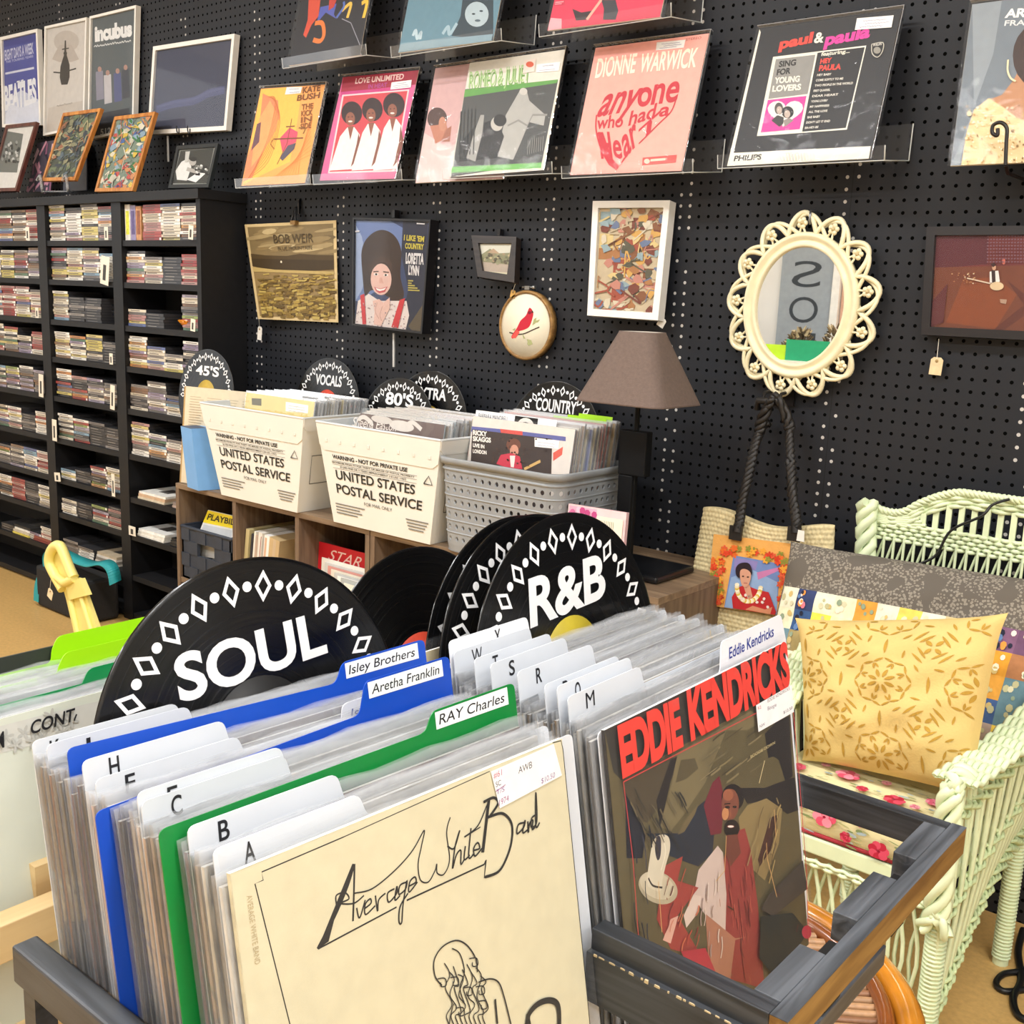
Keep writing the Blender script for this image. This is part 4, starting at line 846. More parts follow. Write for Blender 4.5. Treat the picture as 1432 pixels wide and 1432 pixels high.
for p in ([(415, 775), (425, 740), (440, 732), (432, 765)], [(435, 750), (460, 742), (448, 758), (430, 762)], [(360, 820), (378, 850), (366, 848)], [(385, 852), (410, 858), (418, 880), (398, 888)], [(392, 856), (400, 892), (388, 880)], [(305, 800), (322, 790), (318, 806)]): A.poly(p, '#a8ab78')
part('fabric', hp, b)
b = MB(); t = ctr + V((.0, -.004, RH + .006)); b.obox(t + V((-.008, 0, -.004)), (.016, 0, 0), (0, .012, 0), (0, 0, .01), mat('#9a9a98', .3, .9)); b.tube([t + V((-.02, .006, .003)), t + V((.022, .006, .003))], .0025, mat('#aaaaa8', .3, .9)); b.tube([t + V((.016, .006, .003)), t + V((.024, .006, .003))], .005, mat('#aaaaa8', .3, .9), 8); part('screw', hp, b)
# tall white framed collage
picture('white framed tall collage of stamps and swirling colours', 'picture', [atY(821, 441, 2.222), atY(920, 448, 2.222), atY(937, 280, 2.254), atY(829, 281, 2.254)], .017, .028, WHT, lambda A: (a_coll(12, ['#cdbb9a', '#b07a4a', '#d8a85a', '#8a5a3a', '#6f7d9a', '#c98a78', '#ded2b8', '#a8543e', '#e0c88a', '#5d5a48', '#9ab0b4', '#7d4434'])(A),
    [A.rect(*r_) for r_ in ()]), ZC)
tagg('white folded tag at lower right corner of the white framed collage', atY(921, 446, 2.25), atY(925, 451, 2.25), .02, .022, '#ece9e2', .5)
# red concert photograph
ZD = (1000, 270, .3017)
def a_red(A):
    A.fill('#6d2a2a'); A.poly([(1010, 190), (1270, 185), (1260, 330), (1010, 350)], '#572029'); A.poly([(1010, 345), (1432, 335), (1700, 400), (1700, 700), (990, 640)], '#713a24'); A.poly([(1150, 400), (1300, 390), (1400, 470), (1300, 630), (1070, 600)], '#854322'); A.poly([(1350, 400), (1432, 520), (1380, 560), (1290, 640), (1340, 640), (1500, 520)], '#5d2a1e')
    for i in range(9):
        for j in range(13): A.line([(1262 + j * 14, 200 + i * 15), (1270 + j * 14, 200 + i * 15)], 6, '#7a5563')
    A.poly([(1000, 500), (1080, 420), (1060, 600), (1000, 640)], '#5a2528')
    K = '#e8d9c8'; A.ell(1295, 345, 9, 14, '#d0a080'); A.poly([(1275, 365), (1315, 360), (1322, 410), (1310, 420), (1275, 415)], '#f0ece6'); A.poly([(1283, 360), (1300, 358), (1303, 415), (1286, 416)], '#2e1a1a'); A.line([(1170, 395), (1280, 420)], 6, '#e0c9b0'); A.ell(1308, 432, 32, 20, '#e3c9a0'); A.poly([(1280, 330), (1295, 322), (1305, 335), (1290, 345)], '#3a1a1a')
    r = random.Random(3)
    for k in range(30): A.ell(r.uniform(1100, 1215), r.uniform(370, 420), 4, 3, r.choice(['#c9a070', '#e0d0b0', '#8a5a4a', '#b0764a']), 0, 5)
    A.ell(1340, 318, 8, 14, '#c96a5a'); A.poly([(1322, 492), (1355, 494), (1350, 515), (1325, 510)], '#b0907a')
c0 = [atY(1288, 468, 2.255), None, None, atY(1296, 317, 2.268)]; c0[1] = c0[0] + V((.36, 0, 0)); c0[2] = c0[3] + V((.36, 0, 0))
picture('black framed dark red stage photograph of a guitarist', 'picture', c0, .017, .03, R8, a_red, ZD)
tagg('small cream tag on string below the red stage photograph', atY(1313, 474, 2.268), atY(1309, 512, 2.274), .025, .036, '#d9c39a', .05)
# ================================================================== oval mirror in a scalloped cream frame
IV = mat('#e6dcb8', .4, noise=.06, ns=40, coat=.2)
mc = atY(1119, 428, 2.262); AX, AZ = .118, .1415; TL = math.radians(-3)
def el(ax, az, t, y=0.): 
    x, z = ax * math.cos(t), az * math.sin(t); return mc + V((x * math.cos(TL) - z * math.sin(TL), y, x * math.sin(TL) + z * math.cos(TL)))
mr_ = thing('mirror', 'oval wall mirror in a looped cream frame with small flowers', 'mirror', mc - V((0, 0, .2)))
NS = 96
m = bpy.data.materials.new('mirror_glass'); m.use_nodes = True; bb = m.node_tree.nodes['Principled BSDF']
bb.inputs['Base Color'].default_value = (.93, .94, .93, 1); bb.inputs['Metallic'].default_value = 1; bb.inputs['Roughness'].default_value = .01
b = MB(); ring = [el(AX - .012, AZ - .012, 6.2832 * k / NS, -.004) for k in range(NS)]; b.prism(ring, V((0, .006, 0)), m); part('mirror_glass', mr_, b)
b = MB(); prof = [(-.016, -.004), (-.014, -.012), (-.008, -.012), (-.004, -.007), (.002, -.007), (.006, -.014), (.013, -.014), (.017, -.006), (.016, .008), (-.016, .008)]
b.grid(lambda u, v: el(AX + prof[int(round(v * len(prof))) % len(prof)][0], AZ + prof[int(round(v * len(prof))) % len(prof)][0], 6.2832 * u, prof[int(round(v * len(prof))) % len(prof)][1]), NS, len(prof), IV, cu=True)
part('inner_frame', mr_, b)
b = MB()
def loopc(ph, amp, off, y0, r):
    P = []
    for k in range(13 * 14):
        t = 6.2832 * k / (13 * 14); s_ = math.sin(13 * t / 2 + ph)
        d = off + amp * abs(s_) ** .8 ; P.append(el(AX + d, AZ + d, t, y0 - .004 * math.cos(13 * t + ph)))
    b.tube(P, r, IV, 8, closed=True)
loopc(0, .047, .012, -.002, .0055)
P = []
for k in range(26 * 12):
    t = 2 * 6.2832 * k / (26 * 12); d = .031 + .024 * math.sin(6.5 * t + math.pi / 2 * 0 + .4); P.append(el(AX + d, AZ + d, t, -.005 * math.cos(6.5 * t + .4)))
b.tube(P, .0045, IV, 8, closed=True); lf_ = part('looped_frame', mr_, b)
for k in range(13):
    t = 6.2832 * (k + .5) / 13; p = el(AX + .036, AZ + .036, t, -.006); b = MB()
    for j in range(5):
        a = 6.2832 * j / 5; q = p + V((math.cos(a) * .0075, 0, math.sin(a) * .0075)); b.grid(lambda u, v: q + V((.006 * math.sin(v * 3.1416) * math.cos(u * 6.2832), .004 * math.cos(v * 3.1416), .006 * math.sin(v * 3.1416) * math.sin(u * 6.2832))), 8, 4, IV, cu=True)
    b.grid(lambda u, v: p + V((.004 * math.sin(v * 3.1416) * math.cos(u * 6.2832), -.003 + .004 * math.cos(v * 3.1416), .004 * math.sin(v * 3.1416) * math.sin(u * 6.2832))), 8, 4, mat('#cdb98a', .5), cu=True)
    b.tube([el(AX + .014, AZ + .014, t - .05, -.004), p, el(AX + .014, AZ + .014, t + .05, -.004)], .003, IV, 6); part('flower', lf_, b)
b = MB(); p = atY(1133, 303, 2.255); b.tube([p + V((0, .033, .012)), p + V((0, .0, .012)), p + V((0, -.002, -.008)), p + V((0, .003, -.015))], .0025, mat('#8a8c90', .3, .9)); b.build('hook', label='silver peg hook above the oval mirror', cat='hook')
# ================================================================== table lamp
SHD = mat('#6a5a52', .85, noise=.08, ns=150, bump=.25, bs=400)
ly = 2.065
cb = [atY(797, 556, 1.945), atY(921, 577, 1.945)]; zb = .5 * (cb[0].z + cb[1].z); lx0, lx1 = cb[0].x, cb[1].x
ly0 = 1.945; ly1 = ly0 + .2; xc, yc = (lx0 + lx1) / 2, (ly0 + ly1) / 2
lamp = thing('table_lamp', 'table lamp with brown fabric rectangular shade and black metal stand', 'lamp', (xc, yc, .635))
def rr(hx, hy, r, n=6):
    out = []
    for sx, sy, a0 in ((1, 1, 0), (-1, 1, 90), (-1, -1, 180), (1, -1, 270)):
        for k in range(n + 1): a = math.radians(a0 + 90 * k / n); out.append((sx * (hx - r) + r * math.cos(a), sy * (hy - r) + r * math.sin(a)))
    return out
zt = atY(890, 463, 2.06).z
b = MB(); hx, hy = (lx1 - lx0) / 2, (ly1 - ly0) / 2
lv = [(hx, hy, zb, .035), (hx * .985, hy * .985, zb + .004, .035), (.05, .042, zt - .004, .03), (.049, .041, zt, .03), (.046, .038, zt, .03), (.049, .041, zt - .006, .03), (hx * .97, hy * .97, zb + .004, .035), (hx * .97, hy * .97, zb, .035)]
rings = [[V((xc + x, yc + y, z)) for x, y in rr(a, c_, r_)] for a, c_, z, r_ in lv]; n_ = len(rings[0])
b.add([p for r_ in rings for p in r_], [(i * n_ + k, i * n_ + (k + 1) % n_, ((i + 1) % len(rings)) * n_ + (k + 1) % n_, ((i + 1) % len(rings)) * n_ + k) for i in range(len(rings)) for k in range(n_)], SHD, True)
ls_ = part('lamp_shade', lamp, b)
LB = mat('#0b0c0e', .6, noise=.1, spec=.2)
part('pole', lamp, MB().tube([(xc, yc, .64), (xc, yc, zb + .05)], .006, LB, 10))
bp_ = atY(873, 606, yc - .02); bq = atY(912, 667, yc - .02)
part('socket_box', lamp, MB().box((xc - .036, yc - .014, .86), (xc + .036, yc + .014, .962), LB), bevel=.003)
part('column', lamp, MB().box((xc - .034, yc - .013, .652), (xc + .004, yc + .013, .86), LB), bevel=.003)
part('base', lamp, MB().box((-1.46, 1.985, .6362), (-1.205, 2.15, .652), mat('#121316', .3)), bevel=.006)
part('shade_ring', ls_, MB().tube([V((xc + x, yc + y, zt - .002)) for x, y in rr(.047, .039, .03)], .002, mat('#c9c2b4', .5), 6, closed=True).tube([(xc - .046, yc, zt - .004), (xc + .046, yc, zt - .004)], .0015, mat('#8a8478', .4, .8)))
# ================================================================== vinyl record signs
def vinylmat():
    m, n, L, b = nodes_new('grooved_black_vinyl')
    tc = n.new('ShaderNodeTexCoord'); sx = n.new('ShaderNodeSeparateXYZ'); L.new(tc.outputs['Object'], sx.inputs[0])
    rr_ = mth(n, L, 'SQRT', mth(n, L, 'ADD', mth(n, L, 'MULTIPLY', sx.outputs[0], sx.outputs[0]), mth(n, L, 'MULTIPLY', sx.outputs[1], sx.outputs[1])))
    w1 = n.new('ShaderNodeTexNoise'); w1.noise_dimensions = '1D'; w1.inputs['Scale'].default_value = 260; w1.inputs['Detail'].default_value = 3; L.new(rr_, w1.inputs['W'])
    mr = n.new('ShaderNodeMapRange'); mr.inputs['From Min'].default_value = .3; mr.inputs['From Max'].default_value = .75; mr.inputs['To Min'].default_value = .17; mr.inputs['To Max'].default_value = .3; L.new(w1.outputs['Fac'], mr.inputs[0]); L.new(mr.outputs[0], b.inputs['Roughness'])
    b.inputs['Base Color'].default_value = (.0035, .0035, .004, 1); b.inputs['Specular IOR Level'].default_value = .55; b.inputs['Anisotropic'].default_value = .85; b.inputs['Anisotropic Rotation'].default_value = .25
    tg = n.new('ShaderNodeTangent'); tg.direction_type = 'RADIAL'; tg.axis = 'Z'; L.new(tg.outputs[0], b.inputs['Tangent'])
    bp = n.new('ShaderNodeBump'); bp.inputs['Strength'].default_value = .1; bp.inputs['Distance'].default_value = .0004; L.new(w1.outputs['Fac'], bp.inputs['Height']); L.new(bp.outputs[0], b.inputs['Normal'])
    return m
VIN = vinylmat(); VRIM = mat('#1a1a1b', .2, noise=.02)
def vinyl(label, ctr, U, W, R=.15, text=None, tw=.8, ty=.38, th=.24, lab='#b8a23a', group='vinyl record signs', tilt=0., nd=14, shear=0., letter='#eeeeee'):
    U = V(U).normalized(); W = (V(W) - U * U.dot(V(W))).normalized(); N = U.cross(W).normalized(); ctr = V(ctr)
    if N.dot(EYE - ctr) < 0: U = -U; N = -N
    M4 = Matrix(((U.x, W.x, N.x, ctr.x), (U.y, W.y, N.y, ctr.y), (U.z, W.z, N.z, ctr.z), (0, 0, 0, 1)))
    root = bpy.data.objects.new('vinyl_record', None); col.objects.link(root); root.matrix_world = M4; root.empty_display_size = .05; WL[root.name] = V((0, 0, 0))
    tag(root, label, 'vinyl record', group)
    b = MB(); b.lathe([(.0035, .0006), (.05, .0006), (R - .004, .0006), (R - .001, .0010), (R, 0), (R - .001, -.0010), (R - .004, -.0006), (.0035, -.0006)], VIN, 96); dk_ = part('disc', root, b)
    b = MB(); b.lathe([(.0035, .0009), (.05, .0009), (.05, .0006)], mat(lab, .6, noise=.12, ns=40), 40); b.lathe([(.0035, .00095), (.012, .00095)], mat('#8c8072', .5), 16); part('paper_label', root, b)
    if text is not None:
        b = MB(); wm_ = mat(letter, .5, noise=.02); st = 14.4
        for i in range(nd):
            a = math.radians((i - (nd - 1) / 2) * st); e = V((math.sin(a), math.cos(a), 0)); t_ = V((e.y, -e.x, 0)); c = e * R * .835; z = V((0, 0, .0012))
            h_, w_, k = R * .092, R * .056, .56
            o = [c + e * h_, c + t_ * w_, c - e * h_, c - t_ * w_]; q = [c + (p - c) * k for p in o]
            for j in range(4): b.add([o[j] + z, o[(j + 1) % 4] + z, q[(j + 1) % 4] + z, q[j] + z], [(0, 1, 2, 3)], wm_)
            if i < nd - 1:
                a2 = a + math.radians(st / 2); c2 = V((math.sin(a2), math.cos(a2), 0)) * R * .84
                b.add([c2 + z + V((math.cos(6.283 * k_ / 14), math.sin(6.283 * k_ / 14), 0)) * R * .03 for k_ in range(14)], [tuple(range(14))], wm_)
        vs, fs, asp = glyphs(text, .03, shear) if text else ([], [], 1)
        x0, x1 = -tw * R / 2, tw * R / 2; ca, sa = math.cos(tilt), math.sin(tilt)
        P = []
        for x, y in vs:
            X = x0 + (x1 - x0) * x; Y = y * th * R - th * R / 2; P.append(V((X * ca - Y * sa, X * sa + Y * ca + ty * R, .0013)))
        
        if P: b.add(P, fs, wm_)
        part('lettering', dk_, b)
    return root
# ================================================================== oak cube shelf under the totes
OAK = woodmat('grey_oak', '#5e4b3b', '#7c6752', .55, 2, 7, 8); OAKT = woodmat('grey_oak_top', '#6d5946', '#8c765d', .5, 0, 7, 8)
ST = .635; SY = 1.90
def cube(x0, label):
    t = thing('cube_shelf', label, 'shelf unit', (x0 + .44, 2.09, 0), 'grey oak cube shelves'); w_ = .886; p = .016
    part('top', t, MB().box((x0, SY, ST - p), (x0 + w_, WALL_Y - .004, ST), OAKT), bevel=.001)
    part('bottom', t, MB().box((x0, SY, 0), (x0 + w_, WALL_Y - .004, p), OAKT)); part('shelf', t, MB().box((x0 + p, SY + .002, .318), (x0 + w_ - p, WALL_Y - .004, .318 + p), OAKT))
    for i, x in enumerate((x0, x0 + .29, x0 + .58, x0 + w_ - p)):
        part('side_panel' if i in (0, 3) else 'divider', t, MB().box((x, SY + (0 if i in (0, 3) else .002), p), (x + p, WALL_Y - .004, ST - p), OAK))
    part('back_panel', t, MB().box((x0 + p, WALL_Y - .008, p), (x0 + w_ - p, WALL_Y - .004, ST - p), mat('#5a4838', .7)))
    return t
cube(-2.922, 'grey oak cube shelf under the two white postal totes'); cube(-2.032, 'grey oak cube shelf under the grey basket and the lamp')
# ---- white corrugated postal totes
def totemat():
    m = mat('#e3e1d8', .45, noise=.03, ns=6); return m
TOT = totemat(); TIN = mat('#cfd3d4', .5, noise=.03)
def tote(label, x0, x1, bx0, bx1, z1, yf, ybk, right=True):
    t = thing('mail_tote', label, 'postal tote', ((x0 + x1) / 2, (yf + ybk) / 2, ST), 'white postal totes on the cube shelf')
    z0 = ST + .0006; byf = yf + .022; byb = ybk - .022; T = .004
    o = [[V((bx0, byf, z0)), V((bx1, byf, z0)), V((bx1, byb, z0)), V((bx0, byb, z0))], [V((x0, yf, z1)), V((x1, yf, z1)), V((x1, ybk, z1)), V((x0, ybk, z1))]]
    c = sum(o[1], V()) / 4
    inn = [[p + (V((c.x, c.y, p.z)) - p).normalized() * T * 1.4 + V((0, 0, T)) for p in o[0]], [p + (V((c.x, c.y, p.z)) - p).normalized() * T * 1.4 for p in o[1]]]
    b = MB()
    for i in range(4):
        j = (i + 1) % 4
        if i == 1:   # right end with a hand hole
            f = lambda u, v: o[0][i] * ((1 - u) * (1 - v)) + o[0][j] * (u * (1 - v)) + o[1][j] * (u * v) + o[1][i] * ((1 - u) * v)
            g = lambda u, v: inn[0][i] * ((1 - u) * (1 - v)) + inn[0][j] * (u * (1 - v)) + inn[1][j] * (u * v) + inn[1][i] * ((1 - u) * v)
            us, vs_ = (0, .33, .67, 1), (0, .68, .83, 1)
            for a in range(3):
                for d in range(3):
                    if a == 1 and d == 1: continue
                    b.add([f(us[a], vs_[d]), f(us[a + 1], vs_[d]), f(us[a + 1], vs_[d + 1]), f(us[a], vs_[d + 1])], [(0, 1, 2, 3)], TOT); b.add([g(us[a], vs_[d]), g(us[a + 1], vs_[d]), g(us[a + 1], vs_[d + 1]), g(us[a], vs_[d + 1])], [(3, 2, 1, 0)], TIN)
        else:
            b.add([o[0][i], o[0][j], o[1][j], o[1][i]], [(0, 1, 2, 3)], TOT); b.add([inn[0][i], inn[0][j], inn[1][j], inn[1][i]], [(3, 2, 1, 0)], TIN)
    b.add(o[0], [(3, 2, 1, 0)], TOT); b.add(inn[0], [(0, 1, 2, 3)], TIN); bd_ = part('body', t, b)
    # rim band with cut corners
    b = MB(); fr = .27; d = .0022
    f = lambda u, v, i, e=0.: (o[0][i] * ((1 - u) * (1 - v)) + o[0][(i + 1) % 4] * (u * (1 - v)) + o[1][(i + 1) % 4] * (u * v) + o[1][i] * ((1 - u) * v))
    nf = V((0, -1, -.08)); nr = V((1, 0, -.08)); nl = V((-1, 0, -.08)); nb = V((0, 1, -.08))
    for i, nn, vv in ((0, nf, 1 - fr), (1, nr, .86), (2, nb, .86), (3, nl, .86)):
        a = [f(0, 1, i), f(1, 1, i), f(1, vv + .05, i), f(.96, vv, i), f(.04, vv, i), f(0, vv + .05, i)]; b.prism(a, nn * d, TOT)
    for i in range(4): b.tube([o[1][i], o[1][(i + 1) % 4]], .0035, TIN, 6)
    part('rim', t, b)
    b = MB(); q = [p + V((0, -.0006, 0)) for p in (o[0][0], o[0][1], o[1][1], o[1][0])]; A = Art(b, *q, base=.0004); K = '#33322f'
    A.text('WARNING - NOT FOR PRIVATE USE', (.1, .655), (.76, .655), (.1, .695), K, .03)
    for y, x1_ in ((.635, .84), (.6, .84), (.562, .84)): A.line([(.09, y), (x1_, y)], .003, '#8a8882')
    A.text('MAXIMUM PENALTY FOR THEFT OR MISUSE OF POSTAL PROPERTY', (.09, .612), (.82, .612), (.09, .627), '#57554f', .02); A.text('$1,000 FINE OR 3 YEARS IMPRISONMENT (18 USC 1707)', (.16, .574), (.75, .574), (.16, .59), '#57554f', .02)
    A.text('UNITED STATES', (.11, .455), (.83, .455), (.11, .545), K, .018); A.text('POSTAL SERVICE', (.095, .315), (.9, .315), (.095, .405), K, .018); A.text('FOR MAIL ONLY', (.36, .24), (.63, .24), (.36, .272), '#57554f', .0)
    for k in range(4): A.line([(.06, .2 - k * .03), (.06 + (.3, .25, .27, .22)[k], .2 - k * .03)], .009, '#7a7872')
    for k in range(4): A.line([(.76 + .01 * k, .2 - k * .03), (.97 - .012 * k, .2 - k * .03)], .009, '#7a7872')
    A.line([(.9, .575), (.935, .655), (.97, .575), (.9, .575)], .008, K)
    if right:
        q = [p + V((.0006, 0, 0)) for p in (o[0][1], o[0][2], o[1][2], o[1][1])]; A = Art(b, *q, base=.0004); A.line([(.12, .3), (.75, .3), (.75, .6), (.12, .6), (.12, .3)], .008, '#5a5852')
    for k in range(8): A2 = f(.07 + k * .123, .83, 0) + nf * d * 1.2; b.box((A2.x - .004, A2.y - .001, A2.z - .004), (A2.x + .004, A2.y, A2.z + .004), mat('#dcd9ce', .5))
    part('lettering', bd_, b); return t
tote('white postal tote at left, with a blue folder beside it', -2.735, -2.262, -2.668, -2.318, .905, 1.868, 2.19)
tote('white postal tote in the middle, next to the grey basket', -2.212, -1.756, -2.165, -1.806, .903, 1.868, 2.19)
# ---- records standing in the totes and basket: facing the room, leaning back
JC = ['#e2ddd0', '#d8cfbc', '#cfc4ac', '#b8a98c', '#8a7454', '#5c4c3a', '#2c2a2a', '#c9c9c6', '#a3b0b4', '#b5553f', '#e9e6e0', '#d9c890', '#6a6f74', '#ddd0c4']
SLV = film('sleeve_top', .22, .12, .1, 12)
def box_records(label_bin, xc, yf, yb, n, z0, w_=.31, h_=.312, lean=.16, group=None, tops=(), fa=None, spines=JC, first=None):
    r = random.Random(int(xc * 1000))
    for i in range(n):
        y = yf + (yb - yf) * i / max(1, n - 1); dz = r.uniform(-.004, .006); dx = r.uniform(-.006, .006); t = .0034
        c = [V((xc - w_ / 2 + dx, y, z0)), V((xc + w_ / 2 + dx, y, z0)), V((xc + w_ / 2 + dx, y + h_ * lean, z0 + h_ + dz)), V((xc - w_ / 2 + dx, y + h_ * lean, z0 + h_ + dz))]
        nm = 'front' if i == 0 else nth(i + 1)
        lab = (first if (i == 0 and first) else 'record in clear sleeve, %s from the front, in the %s' % (nm, label_bin))
        root = thing('record_album', lab, 'record album', (xc, y, z0), group); b = MB(); slab(b, c, t, mat(r.choice(spines), .6, noise=.1, ns=30))
        if i == 0 and fa: A = Art(b, *c, crop=fa[1]); fa[0](A)
        part('jacket', root, b)
        g = [c[0] + V((-.003, -.001, 0)), c[1] + V((.004, -.001, 0)), c[2] + V((.004, 0, .006)), c[3] + V((-.003, 0, .006))]
        b = MB(); slab(b, g, t + .0016, SLV if i else film('calm_clear_sleeve', .02, .02, .15, 8)); part('plastic_sleeve', root, b)
ZE = (220, 460, .2514); ZF = (560, 460, .2514)
def a_yel(A):
    A.fill('#dcc67e'); A.poly([(525, 385), (580, 388), (580, 428), (527, 422)], '#5d5434'); A.poly([(715, 405), (840, 425), (838, 470), (715, 458)], '#f2efe6')
    for k in range(3): A.scrawl((730, 425 + k * 14), (820, 438 + k * 14), 5, '#a59a80', 2, k)
    A.poly([(490, 395), (512, 398), (512, 410), (490, 406)], '#d8b86a')
box_records('left postal tote', -2.487, 1.915, 2.115, 24, ST + .006, h_=.293, group='records in the left postal tote', fa=(a_yel, ZE), first='pale yellow record cover at the front of the left postal tote')
def a_che(A):
    A.fill('#6a5a56'); A.poly([(1030, 460), (1090, 470), (1085, 520), (1030, 520)], '#e6e2dc'); A.text('Sheena Easton', (1085, 540), (1330, 570), (1088, 490), '#ebe2da', .0, .3)
    for k in range(5): A.curve([(1020 + k * 90, 500 + k * 10), (1060 + k * 90, 480 + k * 10), (1110 + k * 90, 520 + k * 10)], 20, ('#8a7a72', '#d8d2ca', '#5a4a48')[k % 3])
    A.ell(1360, 540, 70, 30, '#d8d2ca', .2); A.ell(1250, 505, 60, 22, '#cfc8c0', .2)
box_records('middle postal tote', -1.985, 1.915, 2.115, 22, ST + .006, h_=.286, group='records in the middle postal tote', fa=(a_che, ZE), first='brown record cover with script title at front of the middle postal tote')
def sheet(name, label, cat, c, t, colr, group=None, artf=None, crop=None, rough=.5):
    b = MB(); c = planar(c); slab(b, c, t, mat(colr, rough, noise=.05))
    if artf: A = Art(b, *c, crop=crop); artf(A)
    return b.build(name, label=label, cat=cat, group=group)
def upright(x0, x1, y, z0, z1, lean=.16): return [V((x0, y, z0)), V((x1, y, z0)), V((x1, y + (z1 - z0) * lean, z1)), V((x0, y + (z1 - z0) * lean, z1))]
def a_div1(A):
    A.crop = None; A.scrawl((.08, .93), (.3, .93), -.02, '#6a7a9a', .006, 1); A.scrawl((.35, .94), (.7, .94), -.02, '#5a5a60', .006, 2)
sheet('divider_card', 'white divider card with pale blue writing in the left postal tote', 'divider card', upright(-2.585, -2.4, 1.9265, ST + .006, .95), .001, '#eceeee', artf=a_div1)
sheet('divider_card', 'white divider card with grey handwriting in the left postal tote', 'divider card', upright(-2.56, -2.36, 1.9735, ST + .006, .95), .001, '#ededea', artf=a_div1)
# ---- grey slotted basket
GB = mat('#8f9396', .45, noise=.04, ns=60)
def basket():
    x0, x1, yf, yb, z0, z1 = -1.772, -1.402, 1.868, 2.17, ST + .0006, .866
    t = thing('basket', 'grey plastic basket with rows of round holes, full of records', 'basket', ((x0 + x1) / 2, (yf + yb) / 2, ST))
    cx, cy = (x0 + x1) / 2, (yf + yb) / 2; hx, hy = (x1 - x0) / 2, (yb - yf) / 2; rc = .045
    def per(s, k):   # point on rounded rectangle, s in 0..1, k shrink
        a, c_ = hx * k, hy * k; L = [2 * (a - rc), math.pi * rc / 2, 2 * (c_ - rc), math.pi * rc / 2] * 2; tot = sum(L); d = (s % 1) * tot
        segs = [((-a + rc, -c_), (1, 0)), (None, (a - rc, -c_ + rc), -90), ((a, -c_ + rc), (0, 1)), (None, (a - rc, c_ - rc), 0), ((a - rc, c_), (-1, 0)), (None, (-a + rc, c_ - rc), 90), ((-a, c_ - rc), (0, -1)), (None, (-a + rc, -c_ + rc), 180)]
        for i in range(8):
            if d <= L[i] or i == 7:
                sg = segs[i]
                if sg[0] is not None: return cx + sg[0][0] + sg[1][0] * d, cy + sg[0][1] + sg[1][1] * d
                an = math.radians(sg[2]) + d / rc; return cx + sg[1][0] + rc * math.cos(an), cy + sg[1][1] + rc * math.sin(an)
            d -= L[i]
    kz = lambda z: .93 + .07 * (z - z0) / (z1 - z0)
    f = lambda s, z, e=0.: V((*per(s, kz(z) + e), z))
    b = MB(); NC, NR = 56, 6; zb, zt = z0 + .018, z1 - .03
    for i in range(NC):
        for j in range(NR):
            s0, s1 = i / NC, (i + 1) / NC; q0 = zb + (zt - zb) * j / NR; q1 = zb + (zt - zb) * (j + 1) / NR; sm, qm = (s0 + s1) / 2, (q0 + q1) / 2
            sq = [(s0, q0), (sm, q0), (s1, q0), (s1, qm), (s1, q1), (sm, q1), (s0, q1), (s0, qm)]
            ho = [(sm + (s1 - s0) * .24 * math.cos(a), qm + (q1 - q0) * .2 * math.sin(a)) for a in [math.radians(-135 + 45 * k) for k in range(8)]]
            b.add([f(*p) for p in sq] + [f(*p) for p in ho] + [f(p[0], p[1], -.02) for p in ho], [(k, (k + 1) % 8, (k + 1) % 8 + 8, k + 8) for k in range(8)] + [(k + 8, (k + 1) % 8 + 8, (k + 1) % 8 + 16, k + 16) for k in range(8)], GB, False)
    N_ = 80
    def band(za, zb_, e0, e1): b.grid(lambda u, v: f(u, za + (zb_ - za) * v, e0 + (e1 - e0) * v), N_, 1, GB, cu=True)
    band(z0, zb, -.01, 0); band(zt, z1 - .012, 0, 0); part('body', t, b)
    b = MB(); pr = [(z1 - .016, 0), (z1 - .016, .035), (z1 - .002, .04), (z1, .03), (z1, -.01), (z1 - .012, -.012)]
    b.grid(lambda u, v: f(u, pr[int(round(v * 5))][0], pr[int(round(v * 5))][1]), N_, 5, GB, cu=True)
    for j in range(1, NR): z = zb + (zt - zb) * j / NR; b.grid(lambda u, v: f(u, z + (.0025 - .005 * v), .012 * math.sin(v * 3.14)), N_, 3, GB, cu=True)
    for zz in (zt + .002,): b.grid(lambda u, v: f(u, zz + .004 - .008 * v, .02 * math.sin(v * 3.14)), N_, 3, GB, cu=True)
    part('rim', t, b)
    b = MB(); b.add([f(k / N_, z0 + .002) for k in range(N_)], [tuple(range(N_))], GB); part('bottom', t, b)
basket()
